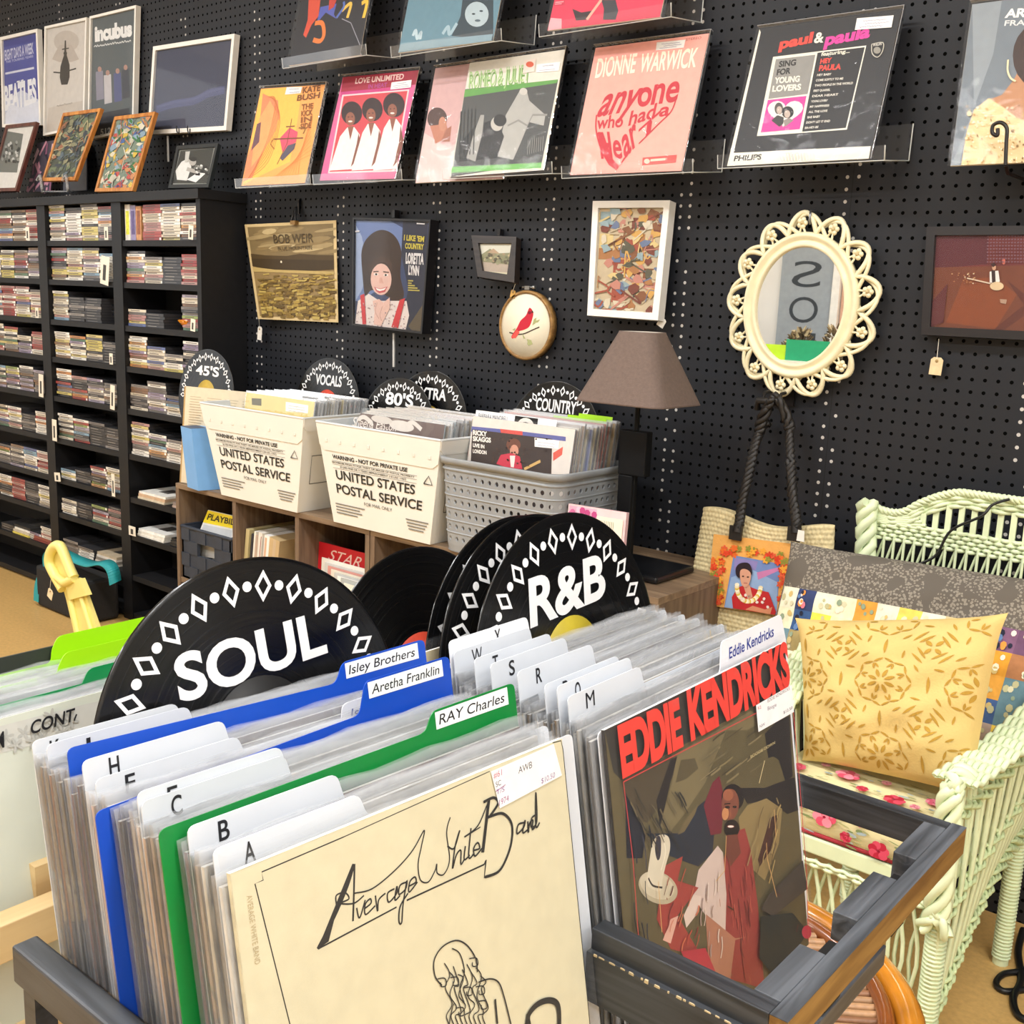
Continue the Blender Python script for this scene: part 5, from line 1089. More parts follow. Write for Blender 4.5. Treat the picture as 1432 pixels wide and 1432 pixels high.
def a_sk(A):
    A.fill('#d8d0c8'); A.poly([(350, 535), (590, 560), (920, 600), (920, 625), (590, 585), (350, 565)], '#5a5f9a'); A.poly([(555, 556), (680, 570), (680, 592), (560, 580)], '#c9504a')
    A.poly([(400, 558), (845, 612), (800, 1500), (330, 1500)], '#3a2e2a'); A.poly([(355, 650), (380, 660), (376, 715), (352, 690)], '#cf5a4c'); A.poly([(850, 690), (905, 655), (900, 700), (850, 735)], '#cf5a4c')  # dark photo panel, carried down to paint shade behind the basket's holes
    for i, (tx, y) in enumerate((('RICKY', 588), ('SKAGGS', 622), ('LIVE IN', 655), ('LONDON', 688))): A.text(tx, (404, y), (404 + (78, 100, 64, 76)[i], y + 10), (404, y - (26, 26, 20, 20)[i]), '#f2ece2', .04)
    A.ell(630, 645, 40, 36, '#6a4030'); A.ell(634, 678, 24, 34, '#c98f78'); A.poly([(535, 750), (560, 700), (620, 690), (665, 710), (680, 780), (600, 775)], '#c2364a'); A.poly([(610, 705), (640, 705), (632, 770), (615, 768)], '#e4d8d2'); A.line([(690, 780), (780, 735)], 14, '#c9a56a')
    A.poly([(748, 605), (885, 622), (880, 668), (748, 655)], '#f2f0ea')
    for k in range(2): A.scrawl((765, 628 + k * 16), (860, 640 + k * 16), 6, '#9a92b0', 2, k)
    r = random.Random(7)
    for k in range(30): A.ell(r.uniform(500, 830), r.uniform(600, 760), 6, 5, r.choice(['#4a3a34', '#57443c', '#2c2422']), 0, 6)
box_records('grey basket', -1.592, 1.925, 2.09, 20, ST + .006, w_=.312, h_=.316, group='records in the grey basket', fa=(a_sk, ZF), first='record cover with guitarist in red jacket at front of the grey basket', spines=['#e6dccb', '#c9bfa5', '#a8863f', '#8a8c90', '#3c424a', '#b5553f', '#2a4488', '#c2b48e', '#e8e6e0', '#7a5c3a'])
def a_bar(A):
    A.crop = None; A.text('BARBARA MANDRELL', (.04, .945), (.42, .945), (.04, .98), '#55555a', .0)
    A.rect(.5, .85, .78, .995, '#1c1c1d'); A.ell(.64, .9, .12, .09, '#d8d5d0'); A.ell(.64, .89, .09, .07, '#1c1c1d'); A.ell(.64, .88, .05, .045, '#8a4038')
sheet('divider_card', 'white divider card with small black picture, behind the red jacket guitarist cover', 'divider card', upright(-1.75, -1.5, 1.9308, ST + .006, .971), .001, '#e9ebee', artf=a_bar)
LIM = '#a8e018'
for i, (x0, x1, y, z) in enumerate(((-1.6, -1.458, 2.049, .966), (-1.57, -1.455, 2.0664, .97), (-1.55, -1.45, 2.084, .974))):
    sheet('divider_card', 'lime green divider card in the grey basket, %s of three' % ('front one', 'middle one', 'rear one')[i], 'divider card', upright(x0, x1, y, ST + .006, z), .001, LIM, 'lime dividers in the grey basket')
# ---- sign discs standing behind the totes
up_ = V((0, .12, 1)); X_ = V((1, 0, 0))
def sgn(px, Y, **k):
    c = atY(*px, Y); R = .15; return c - up_.normalized() * R * .985
vinyl("black vinyl record sign reading 45'S, behind the tan board", sgn((293, 489), 2.085), X_, up_, text="45'S", tw=.84, ty=.53, th=.2, lab='#b89a3a')
vinyl('black vinyl record sign reading VOCALS, behind the left postal tote', sgn((463, 501), 2.245), X_, up_, text='VOCALS', tw=.82, ty=.53, th=.21, lab='#c8452f')
vinyl("black vinyl record sign reading 80'S, behind the middle postal tote", sgn((562, 529), 2.2), X_, up_, text="80'S", tw=.76, ty=.58, th=.23, lab='#c8452f')
vinyl("black vinyl record sign ending in TRA, half hidden behind the 80'S sign", sgn((606, 519), 2.235), X_, up_, text='EXTRA', tw=.82, ty=.56, th=.21, lab='#b89a3a')
vinyl('black vinyl record sign reading COUNTRY, behind the grey basket', sgn((782, 534), 2.24), X_, up_, text='COUNTRY', tw=.88, ty=.57, th=.21, lab='#b89a3a')
# ---- tan album board and blue folder at the left end
def a_tan(A):
    A.crop = None; A.fill('#d8cbb0'); A.rect(.0, .0, .02, 1, '#b0905e')
    for j in range(30):
        for k in range(4): A.line([(.08 + k * .22, .9 - j * .026), (.08 + k * .22 + .14 + .05 * ((j * 7 + k * 3) % 4) / 4, .9 - j * .026)], .006, '#b5a88e')
    A.rect(.2, .08, .3, .2, '#3d4a44')
sheet('album_sleeve', "tan printed album sleeve standing in front of the 45'S sign", 'record album', [(-2.915, 1.91, ST + .002), (-2.6, 1.975, ST + .002), (-2.6, 2.0, ST + .302), (-2.915, 1.935, ST + .302)], .006, '#d8cbb0', artf=a_tan)
b = MB().obox((-2.835, 1.885, ST + .0008), (.075, -.012, 0), (.05, .2, 0), (-.03, 0, .185), mat('#6fa3d8', .45, noise=.04))
b.obox((-2.8655, 1.885, ST + .186), (.072, -.012, 0), (.01, .05, 0), (0, 0, .0005), mat('#2f4a6a', .5)); b.build('folder', label='light blue cardboard folder leaning on the left postal tote', cat='folder')
# pink patterned case at the right of the basket
def a_pc(A):
    A.crop = None; A.fill('#e2c6c8'); A.rect(.02, .02, .5, .98, '#d9a8c0'); r = random.Random(2)
    for k in range(40): A.ell(r.uniform(.03, .48), r.uniform(.05, .95), .05, .05, r.choice(['#b5487f', '#c76a9a', '#8f3a6a', '#e6bcd0']), r.random(), 7)
    A.rect(.52, .3, .96, .9, '#e9e2cc')
    for k in range(9): A.rect(.56 + k * .03, .5, .57 + k * .03, .85, '#9a9488')
c = [atY(805, 775, 1.905), atY(866, 785, 1.905), atY(870, 719, 1.93), atY(802, 706, 1.93)]
sheet('cd_box', 'pink flower patterned disc case standing right of the grey basket', 'CD case', [V((-1.39, 1.885, ST + .001)), V((-1.245, 1.9, ST + .001)), V((-1.252, 1.92, .8)), V((-1.397, 1.905, .8))], .012, '#dcb5bd', artf=a_pc)
# ---- things inside the cubes
NV = mat('#2c333f', .6, noise=.15, ns=30)
t = thing('woven_basket', 'dark slate woven storage basket in the left upper cube', 'basket', (-2.77, 2.0, .334)); b = MB()
x0, x1, y0, y1, z0, z1 = -2.9, -2.645, 1.905, 2.17, .335, .5
for face in range(4):
    for i in range(6):
        for j in range(4):
            if face == 0 and j == 2 and i in (2, 3): continue
            u0, u1 = i / 6, (i + 1) / 6; q0, q1 = z0 + (z1 - z0) * j / 4, z0 + (z1 - z0) * (j + 1) / 4; e = .003 if (i + j) % 2 else 0
            if face == 0: b.box((x0 + (x1 - x0) * u0, y0 - e, q0), (x0 + (x1 - x0) * u1, y0 + .008, q1), NV)
            if face == 1: b.box((x1 - .008, y0 + (y1 - y0) * u0, q0), (x1 + e, y0 + (y1 - y0) * u1, q1), NV)
            if face == 2: b.box((x0 + (x1 - x0) * u0, y1 - .008, q0), (x0 + (x1 - x0) * u1, y1 + e, q1), NV)
            if face == 3: b.box((x0 - e, y0 + (y1 - y0) * u0, q0), (x0 + .008, y0 + (y1 - y0) * u1, q1), NV)
part('side_weave', t, b); part('bottom', t, MB().box((x0, y0, z0), (x1, y1, z0 + .006), NV)); part('rim', t, MB().tube([(x0, y0, z1), (x1, y0, z1), (x1, y1, z1), (x0, y1, z1)], .006, NV, 6, closed=True))
def a_play(A):
    A.crop = None; A.fill('#e4e2dc'); A.rect(.0, .72, 1, .99, '#f0d92a'); A.text('PLAYBILL', (.08, .8), (1.1, .8), (.08, .93), '#3a3620', .03)
    A.rect(.05, .4, .95, .68, '#c9ccce'); A.rect(.1, .1, .8, .3, '#d8d4c8')
sheet('theatre_programme', 'white theatre programme with yellow title band in the dark woven basket', 'programme', [atY(266, 775, 1.935), atY(322, 785, 1.94), atY(330, 722, 1.965), atY(291, 713, 1.96)], .003, '#e4e2dc', artf=a_play)
for i, (x, c_) in enumerate(((-2.8, '#b08a5a'), (-2.74, '#7a5a3e'))):
    sheet('theatre_programme', ('tan' if i == 0 else 'brown') + ' programme behind the yellow-titled one in the dark woven basket', 'programme', [(x, 2.06 + i * .03, .36), (x + .1, 2.06 + i * .03, .36), (x + .1, 2.1 + i * .03, .59), (x, 2.1 + i * .03, .59)], .003, c_)
b = MB(); b.prism([V((-2.8, 1.93, .342)), V((-2.72, 1.94, .342)), V((-2.72, 1.98, .49)), V((-2.8, 1.97, .49))], V((0, .02, 0)), mat('#c9cbcc', .3)); b.build('plastic_packet', label='silvery plastic packet in the dark woven basket', cat='packet')
r = random.Random(21)
xs = -2.614; i = 0
for c_, w_, h_ in (('#c9bb8a', .02, .2), ('#2f3136', .012, .19), ('#e4dfd2', .01, .2), ('#b5a08e', .016, .19), ('#8c3f3a', .004, .19), ('#ded8cc', .022, .2), ('#cfa98c', .012, .19), ('#e9e6e0', .03, .195), ('#c0aa8a', .016, .19), ('#bda378', .06, .19)):
    sheet('record_album', 'record sleeve standing in second upper cube, %s from the left' % nth(i + 1), 'record album', [(xs, 1.93, .335), (xs + .004, 2.17, .335), (xs + .03, 2.17, .335 + h_), (xs + .026, 1.93, .335 + h_)], w_ * .8, c_, 'sleeves in the second upper cube'); xs += w_; i += 1
b = MB().box((-2.616, 1.912, .335), (-2.56, 1.926, .43), mat('#d8bb5e', .6, noise=.15)); b.build('carton', label='small yellow carton at lower left of the second upper cube', cat='carton')
def a_star(A):
    A.crop = None; A.fill('#c01f2a'); A.text('STAR', (.2, .78), (.85, .78), (.25, .93), '#e8c9c4', .0, .2)
sheet('record_album', 'red record sleeve with thin white title in the third upper cube', 'record album', upright(-2.325, -2.12, 1.965, .335, .54, .05), .004, '#c01f2a', artf=a_star)
sheet('record_album', 'dark red sleeve at the back of the third upper cube', 'record album', upright(-2.25, -2.07, 2.1, .335, .56, .1), .004, '#8f1f26')
for i, (c_, z) in enumerate((('#e6e3da', .5), ('#c9cac6', .49), ('#c98f86', .485), ('#d8d2c2', .48), ('#b9bab6', .475), ('#ece9e0', .47), ('#a8adab', .47), ('#e2dccb', .46))):
    sheet('record_album', 'pale record sleeve in the third upper cube, %s behind the front card' % nth(8 - i), 'record album', upright(-2.3 + i * .02, -2.06, 1.956 - i * .0055, .335, z, .05), .003, c_, 'sleeves in the third upper cube')
sheet('card_box', 'cream card at the front of the third upper cube', 'card', upright(-2.14, -2.05, 1.905, .335, .455, .05), .004, '#f0ead8')
# ================================================================== the black record rack and its two stacks
BW = woodmat('worn_black_wood', '#34373b', '#5c6066', .42, 1, 9, 10); BWX = woodmat('worn_black_wood_long', '#25272a', '#43464b', .45, 0, 9, 10); RAW = woodmat('raw_wood_edge', '#6a4a22', '#94713c', .5, 1, 9, 8)
rk = thing('record_rack', 'worn black wooden record rack holding both front record stacks', 'record rack', (-.5, .68, 0))
zr = .751
yb1 = atZ(1345, 1165, zr).y
part('rail', rk, MB().box((-.437, .656, zr - .03), (-.2815, .674, zr), BWX), bevel=.001)
p = atZ(843, 1309, .733)
b = MB().box((-.437, p.y - .026, .69), (-.268, p.y - .004, .733), BWX); r = random.Random(9); CHIP = mat('#c4b088', .7, noise=.2, ns=200)
x = -.43
while x < -.285:
    L = r.uniform(.001, .006); h = r.uniform(.0006, .0022)
    b.box((x, p.y - .0264, .733 - h), (x + L, p.y - .0258, .7332), CHIP); b.box((x, p.y - .0264, .7329), (x + L * .8, p.y - .026 + h * .8, .7333), CHIP); x += L + r.uniform(.0005, .009)
part('rail', rk, b)
part('rail', rk, MB().box((-.95, 1.036, zr - .03), (-.2815, 1.052, zr), BWX), bevel=.001)
part('end_rail', rk, MB().box((-.281, .656, zr - .0005), (-.267, 1.052, zr), BW).box((-.281, .656, zr - .028), (-.267, 1.052, zr - .0006), RAW))
ys = [atZ(*q, zr).y for q in ((1265, 1196), (1235, 1223), (1178, 1279), (1137, 1327))]
for a, c_ in ((ys[0], 1.0355), (ys[2], ys[1]), (.6745, ys[3])):
    part('block', rk, MB().box((-.303, a, zr - .026), (-.2815, c_, zr), BW), bevel=.0008)
for y in ((ys[0] + ys[1]) / 2, (ys[2] + ys[3]) / 2):
    part('slat', rk, MB().obox((-.297, y - .016, .69), (.014, 0, 0), (0, .03, 0), (0, 0, .045), mat('#0f0f10', .6)))
part('lower_rail', rk, MB().box((-.302, .62, .665), (-.284, .905, .685), BW), bevel=.001)
part('rail', rk, MB().box((-.7, .314, .752), (-.22, .333, .781), BWX), bevel=.002)
part('rail', rk, MB().box((-.705, .634, .70), (-.45, .652, .72), BWX), bevel=.001)
for x, y in ((-.68, .3235), (-.235, .3235), (-.455, .645), (-.47, 1.062), (-.935, 1.062), (-.714, .66)):
    part('leg', rk, MB().box((x - .008, y - .008, 0), (x + .008, y + .008, (.72 if y < 1 else .755) if y > .33 else .752), BWX))
for y in (.36, .45, .54, .63): part('slat', rk, MB().box((-.712, y - .012, .582), (-.23, y + .012, .596), BWX))
for y in (.70, .79, .88, .98): part('slat', rk, MB().box((-.94, y - .012, .562), (-.37, y + .012, .576), BWX))
class Stack:
    def __init__(s, yl, zref, ky, wd): s.yl, s.zr, s.ky, s.w = yl, zref, ky, wd
    def P(s, X0, u, z): return V((X0 + s.ky * u - .182 * (z - s.zr), s.yl + u, z))
    def quad(s, X0, u0, u1, z0, z1): return [s.P(X0, u0, z0), s.P(X0, u1, z0), s.P(X0, u1, z1), s.P(X0, u0, z1)]
S1 = Stack(.346, .915, .0637, .297); S2 = Stack(.688, .89, 0., .327)
NX = V((-1, 0, -.18)).normalized()
FIL = film('stack_sleeve', .2, .3, .5, 30); FILS = film('stack_sleeve_side', .07, .22, .35, 14)
def stack_record(S, X0, u0, z0, z1, colr, label, group, top=.0105, edge='#e9e6df', front=None, t=.0032, flm=None):
    c = S.quad(X0, u0, u0 + S.w, z0, z1); o = c[0]
    root = thing('record_album', label, 'record album', o, group)
    b = MB(); m_ = mat(colr, .6, noise=.22, ns=45); d = NX * t
    b.prism(c, d, m_)
    b.add([c[3] + V((0, 0, .0002)), c[2] + V((0, 0, .0002)), c[2] + d + V((0, 0, .0002)), c[3] + d + V((0, 0, .0002))], [(0, 1, 2, 3)], mat(edge, .7))
    if front: A = Art(b, *c, crop=front[1], step=2.2e-5, wrap=400); front[0](A)
    part('jacket', root, b)
    r = random.Random(int(-X0 * 9000)); e = S.w
    g = S.quad(X0, u0 - .003, u0 + e + .006, z0 - .001, z1 + top); g = [p - NX * (.0042 if front else .0009) for p in g]
    b = MB(); slabN = NX * (t + (.0049 if front else .0016)); n = 12
    # the open top of the sleeve waves a little
    def f(u, v, k): 
        q = g[0] * ((1 - u) * (1 - v)) + g[1] * (u * (1 - v)) + g[2] * (u * v) + g[3] * ((1 - u) * v)
        w_ = max(0, (v - .93) / .07)
        return q + slabN * k + NX * (.0011 * math.sin(u * 17 + X0 * 900) * w_) + V((0, 0, .0015 * math.sin(u * 23 + X0 * 500) * w_))
    vv = [0, .5, .93, .965, 1]
    for k in (0, 1): b.grid(lambda u, v: f(u, vv[int(round(v * 4))], k), n, 4, flm or FIL)
    b.grid(lambda u, v: f(0, u, v), 2, 1, flm or FILS); b.grid(lambda u, v: f(1, u, v), 2, 1, flm or FILS)
    part('plastic_sleeve', root, b); return root
def roundpoly(pts, r=.006, n=4):
    out = []
    N = len(pts)
    for i in range(N):
        a, b, c = V((*pts[i - 1], 0)), V((*pts[i], 0)), V((*pts[(i + 1) % N], 0)); d1, d2 = (a - b), (c - b); k = min(r, d1.length * .45, d2.length * .45)
        p, q = b + d1.normalized() * k, b + d2.normalized() * k
        for j in range(n + 1): t = j / n; out.append(tuple(((1 - t) ** 2 * p + 2 * t * (1 - t) * b + t * t * q)[:2]))
    return out
def divider(S, X0, prof, colr, label, texts=(), group=None, lab=None, z0=.60):
    P = [S.P(X0, u, z) for u, z in roundpoly(prof)]
    root = thing('divider_card', label, 'divider card', S.P(X0, 0, z0), group)
    b = MB(); b.prism(P, NX * .0009, mat(colr, .35, noise=.02, coat=.15)); cp_ = part('card', root, b)
    if texts or lab:
        b = MB(); us = [p[0] for p in prof]; zs = [p[1] for p in prof]
        q = S.quad(X0, 0, .4, .8, 1.0); A = Art(b, *q); fz = lambda u, z: (u / .4, (z - .8) / .2)
        if lab: A.poly([fz(u, z) for u, z in lab], '#f1f2f1')
        for t_, u0, u1, z, h, sl, c_, sh, bo in texts: A.text(t_, fz(u0, z), fz(u1, z + sl), fz(u0, z + h), c_, bo, sh)
        part('lettering', cp_, b)
    return root
def whitetab(u1, zt, body=.902): return [(0, .60), (S1.w + .03, .60), (S1.w + .03, body), (u1 + .006, body), (u1, zt), (0, zt)]
INK = '#232326'; BL = '#2b3a8c'
g1, g2 = 'records in the near stack of the black rack', 'records in the far stack of the black rack'
gd = 'lettered divider cards in the black rack'
# ---- near stack: dividers
def wl(ch, X0, zt, u1, S=S1, body=.900, u=.02, h=.0125, nm='near'):
    w_ = {'I': .002, 'W': .014, 'M': .013}.get(ch, .0078)
    divider(S, X0, [(0, .60), (S.w + .03, .60), (S.w + .03, body), (u1 + .005, body), (u1, zt), (0, zt)], '#d2d6dc', 'white divider card lettered %s in the %s stack of the black rack' % (ch, nm), [(ch, u, u + w_, zt - h - .003, h, 0, INK, .05, .0 if ch in 'MW' else .012)])
def colored(X0, zl, zm, zt, c_, lab, txt, tc, a=.238, e=.331, u0=0.):
    divider(S1, X0, [(u0, .60), (e, .60), (e, zt), (a, zt - .001), (a - .009, zm), (u0, zl)], c_, lab, [(txt, a + .005, e - .013, zt - .0125, .0075, 0, tc, .2, .006)], lab=[(a + .002, zt - .0155), (e - .009, zt - .0155), (e - .009, zt - .0015), (a + .002, zt - .0025)])
DIV1 = [-.502, -.527, -.557, -.578, -.5815, -.634, -.6365, -.649, -.668, -.678, -.698, -.72]
wl('A', -.502, .917, .11); wl('B', -.527, .922, .113); wl('C', -.578, .921, .109); wl('E', -.5815, .926, .109); wl('F', -.634, .918, .11); wl('H', -.649, .926, .109, u=.018)
wl('J', -.698, .923, .111, u=.024); wl('K', -.72, .919, .114, u=.012)
colored(-.537, .921, .923, .938, '#0b7a34', 'green divider board with white name tab in the near stack', 'RAY Charles', INK, .213, .303, -.013)
colored(-.613, .907, .915, .941, '#1046b4', 'front one of two blue divider boards with white name tabs, near stack', 'Aretha Franklin', INK, .215, .307, -.013)
colored(-.668, .929, .921, .938, '#124ab8', 'rear one of two blue divider boards with white name tabs, near stack', 'Isley Brothers', INK)
divider(S1, -.645, [(0, .60), (.327, .60), (.327, .885), (.30, .885), (.295, .915), (.215, .913), (.21, .885), (0, .885)], '#e6e8ec', 'white divider card with blue handwriting between the two blue boards', [('Isaac Hayes', .222, .29, .8995, .0075, .001, BL, .2, .004)])
# ---- near stack: front record with the line drawing
ZW = (400, 1032, .31425)
def a_awb(A):
    A.fill('#d3cbac'); K = '#22201d'
    cr = A.crop; A.crop = None; r = random.Random(4)
    for k in range(0): A.ell(r.random(), r.random(), .12 + .1 * r.random(), .05 + .05 * r.random(), r.choice(['#e0d2ad', '#d9c9a0', '#dfd0a8']), r.random() * 3, 14)
    A.crop = cr
    # thin border with stepped corners
    A.line([(1185, 20), (1222, 12), (1230, 46), (1250, 40), (1440, 1290)], 4, K); A.line([(255, 440), (500, 330), (905, 148)], 4, K); A.line([(255, 440), (-110, 596), (-103, 632), (-140, 648), (20, 1290)], 5, K)
    # script title strokes
    A.curve([(300, 560), (270, 660), (215, 790), (140, 938)], 15, K); A.poly([(292, 562), (305, 560), (215, 800), (188, 905), (138, 940)], K); A.curve([(303, 560), (300, 690), (296, 815)], 9, K); A.curve([(222, 740), (222, 700), (260, 688), (278, 715), (240, 735), (300, 735), (345, 700)], 7, K)
    A.line([(140, 938), (490, 752)], 7, K); A.line([(535, 722), (880, 562)], 7, K); A.line([(880, 562), (888, 542), (880, 620), (940, 600)], 7, K)
    A.curve([(312, 755), (325, 800), (350, 720)], 7, K); A.curve([(345, 760), (375, 735), (372, 715), (350, 740), (352, 785), (395, 745)], 7, K); A.curve([(395, 700), (405, 770), (410, 720), (440, 690)], 7, K); A.curve([(480, 670), (450, 690), (455, 730), (490, 690), (490, 660), (482, 720), (505, 700)], 7, K)
    A.curve([(535, 640), (505, 655), (500, 695), (530, 670), (535, 635), (518, 740), (512, 820), (500, 815), (505, 750), (540, 690)], 7, K); A.curve([(542, 660), (575, 640), (570, 618), (548, 640), (545, 685), (582, 640)], 7, K)
    A.curve([(300, 690), (380, 670), (480, 590), (560, 500), (612, 410), (600, 480), (585, 560), (595, 630), (630, 640), (660, 590), (668, 560), (670, 600), (700, 605), (725, 540), (712, 420), (728, 352)], 6, K)
    A.curve([(715, 480), (745, 490), (770, 410), (750, 480), (738, 580), (755, 520), (775, 500), (775, 560), (790, 540)], 7, K); A.curve([(795, 480), (790, 540), (815, 520)], 7, K); A.curve([(820, 400), (810, 530), (835, 510)], 7, K); A.line([(792, 440), (862, 395)], 5, K); A.curve([(828, 500), (858, 490), (850, 465), (832, 490), (838, 525), (868, 490)], 7, K)
    A.curve([(790, 440), (850, 390), (890, 300), (905, 270)], 6, K); A.line([(900, 268), (872, 508)], 15, K); A.curve([(875, 285), (920, 265), (940, 290), (905, 345), (900, 350), (960, 335), (1000, 380), (1000, 460), (975, 540), (940, 595), (882, 618)], 11, K)
    A.curve([(1060, 375), (1030, 385), (1025, 425), (1055, 395), (1060, 365), (1050, 420), (1075, 405)], 7, K); A.curve([(1072, 370), (1075, 420), (1080, 380), (1095, 365), (1092, 405), (1105, 395)], 7, K); A.curve([(1112, 340), (1090, 355), (1088, 395), (1112, 370), (1108, 240), (1108, 390), (1125, 375)], 7, K)
    # plain line figure: long curled hair, shoulder
    A.curve([(690, 1100), (660, 1060), (655, 990), (690, 930), (750, 900), (800, 920), (840, 980), (848, 1040)], 6, K); A.curve([(735, 935), (770, 960), (790, 1040), (770, 1110), (790, 1180)], 5, K)
    for k in range(9): x = 700 + k * 20; A.curve([(x, 1000 + (k * 37) % 60), (x + 25, 1050 + (k * 23) % 50), (x + 5, 1110 + (k * 31) % 60), (x + 35, 1180 + (k * 17) % 40), (x + 10, 1235), (x + 30, 1290)], 4.5, K)
    for x, y in ((690, 1090), (745, 1085), (805, 1130), (860, 1125), (770, 1220), (870, 1190), (830, 1000)): A.curve([(x - 20, y - 20), (x + 12, y - 22), (x + 18, y + 8), (x - 4, y + 14), (x - 6, y - 4)], 4.5, K, 5)
    A.curve([(850, 1085), (900, 1070), (940, 1085), (965, 1150), (1000, 1290)], 6, K); A.line([(925, 1160), (935, 1270)], 9, K); A.curve([(740, 1180), (725, 1240), (720, 1290)], 5, K)
    A.curve([(1078, 1290), (1072, 1235), (1110, 1185), (1165, 1165), (1205, 1190), (1210, 1290)], 22, K); A.line([(1070, 1225), (1062, 1290)], 16, K)
    A.poly([(905, 148), (1185, 25), (1222, 165), (945, 312)], '#efeef0')
    A.text('AWB', (1028, 158), (1090, 130), (1024, 130), '#3c3a44', .0, .2); A.text('$10.50', (1130, 202), (1192, 172), (1127, 180), '#8a6a9a', .0, .2); A.text('#61', (918, 180), (958, 162), (914, 155), '#c06a80', .0, .2); A.text('SC', (928, 218), (952, 206), (925, 196), '#4a4650', .0, .1); A.line([(926, 238), (970, 206)], 3, '#a06a90'); A.text('T/S', (932, 250), (968, 234), (929, 230), '#8a5a9a', .0, .2); A.text('1974', (942, 300), (986, 276), (938, 276), '#9a5a8a', .0, .2)
fr = stack_record(S1, -.487, 0, .606, .908, '#d3cbac', 'cream record cover with black script title and line drawing, front of the near stack', g1, front=(a_awb, ZW), flm=CLEAR)
b = MB(); q = [S1.P(-.487, -.0002, .62), S1.P(-.487, -.0002, .9), S1.P(-.487, -.0002, .9) + NX * .003, S1.P(-.487, -.0002, .62) + NX * .003]
A = Art(b, S1.P(-.487, .004, .62), S1.P(-.487, .02, .62), S1.P(-.487, .02, .9), S1.P(-.487, .004, .9), base=.0006)
A.text('AVERAGE WHITE BAND', (.3, .97), (.3, .82), (.53, .97), '#b5a37c', .0); part('spine_lettering', fr, b)
PALN = {0: ['#e2d6bc', '#cba88a', '#b08a86', '#8a6a60', '#dcc7a4', '#7d2a34', '#efe9da', '#6a625c', '#e0d2b4', '#c9b8b0'],
        1: ['#e0bfa0', '#e9ddc4', '#d09a86', '#b9b0a6', '#f0e9da', '#dcb896', '#9a8a7c', '#e6e0d8', '#cfa08a'],
        2: ['#d8a0a0', '#b89a68', '#e6c4ba', '#f2ecdf', '#5a4a44', '#241f20', '#d6c888', '#e8d4a0', '#c98a8a'],
        3: ['#2a2220', '#55402e', '#9a9a96', '#1e1e24', '#4a3e36', '#8a7448', '#dcc27a', '#33333a', '#b8b0a4', '#6a3a2a'],
        4: ['#201a18', '#5a3a24', '#e0b61e', '#9a6a3a', '#2e2e34', '#e8d02e', '#4a4440', '#c9a87a', '#3a2e28']}
x = -.487 - .0062; last = 'behind the cream script cover'; k = 1
names = {-.502: 'A', -.527: 'B', -.537: 'green board', -.578: 'C', -.5815: 'E', -.634: 'F', -.613: 'front blue board', -.649: 'H', -.668: 'rear blue board', -.678: 'x', -.698: 'J', -.72: 'K', -.645: 'white name card'}
dv = sorted([d for d in names if d != -.678], reverse=True)
def fill_stack(S, x, xend, dvs, names, stackname, first, grp, z0, z1, palf, pitch=.0056, zj=.004):
    last, k = first, 1; r = random.Random(31)
    while x > xend:
        hit = [d for d in dvs if x - pitch * .72 < d < x + .0016]
        if hit:
            d = min(hit); last = 'behind divider ' + names[d]; k = 1; x = d - .0024; 
            if [q for q in dvs if q < d and q > x - pitch * .72]: continue
        dz = r.uniform(-zj, zj)
        stack_record(S, x, r.uniform(-.003, .003), z0, z1 + dz, palf(x, r), 'record in clear sleeve, %s %s, %s stack of the black rack' % (nth(k), last, stackname), grp, top=.008 + r.uniform(0, .004))
        k += 1; x -= pitch
fill_stack(S1, x, -.7165, dv, names, 'near', 'behind the script cover', g1, .606, .902, lambda x, r: r.choice(PALN[0 if x > -.537 else 1 if x > -.60 else 2 if x > -.64 else 3 if x > -.69 else 4]))
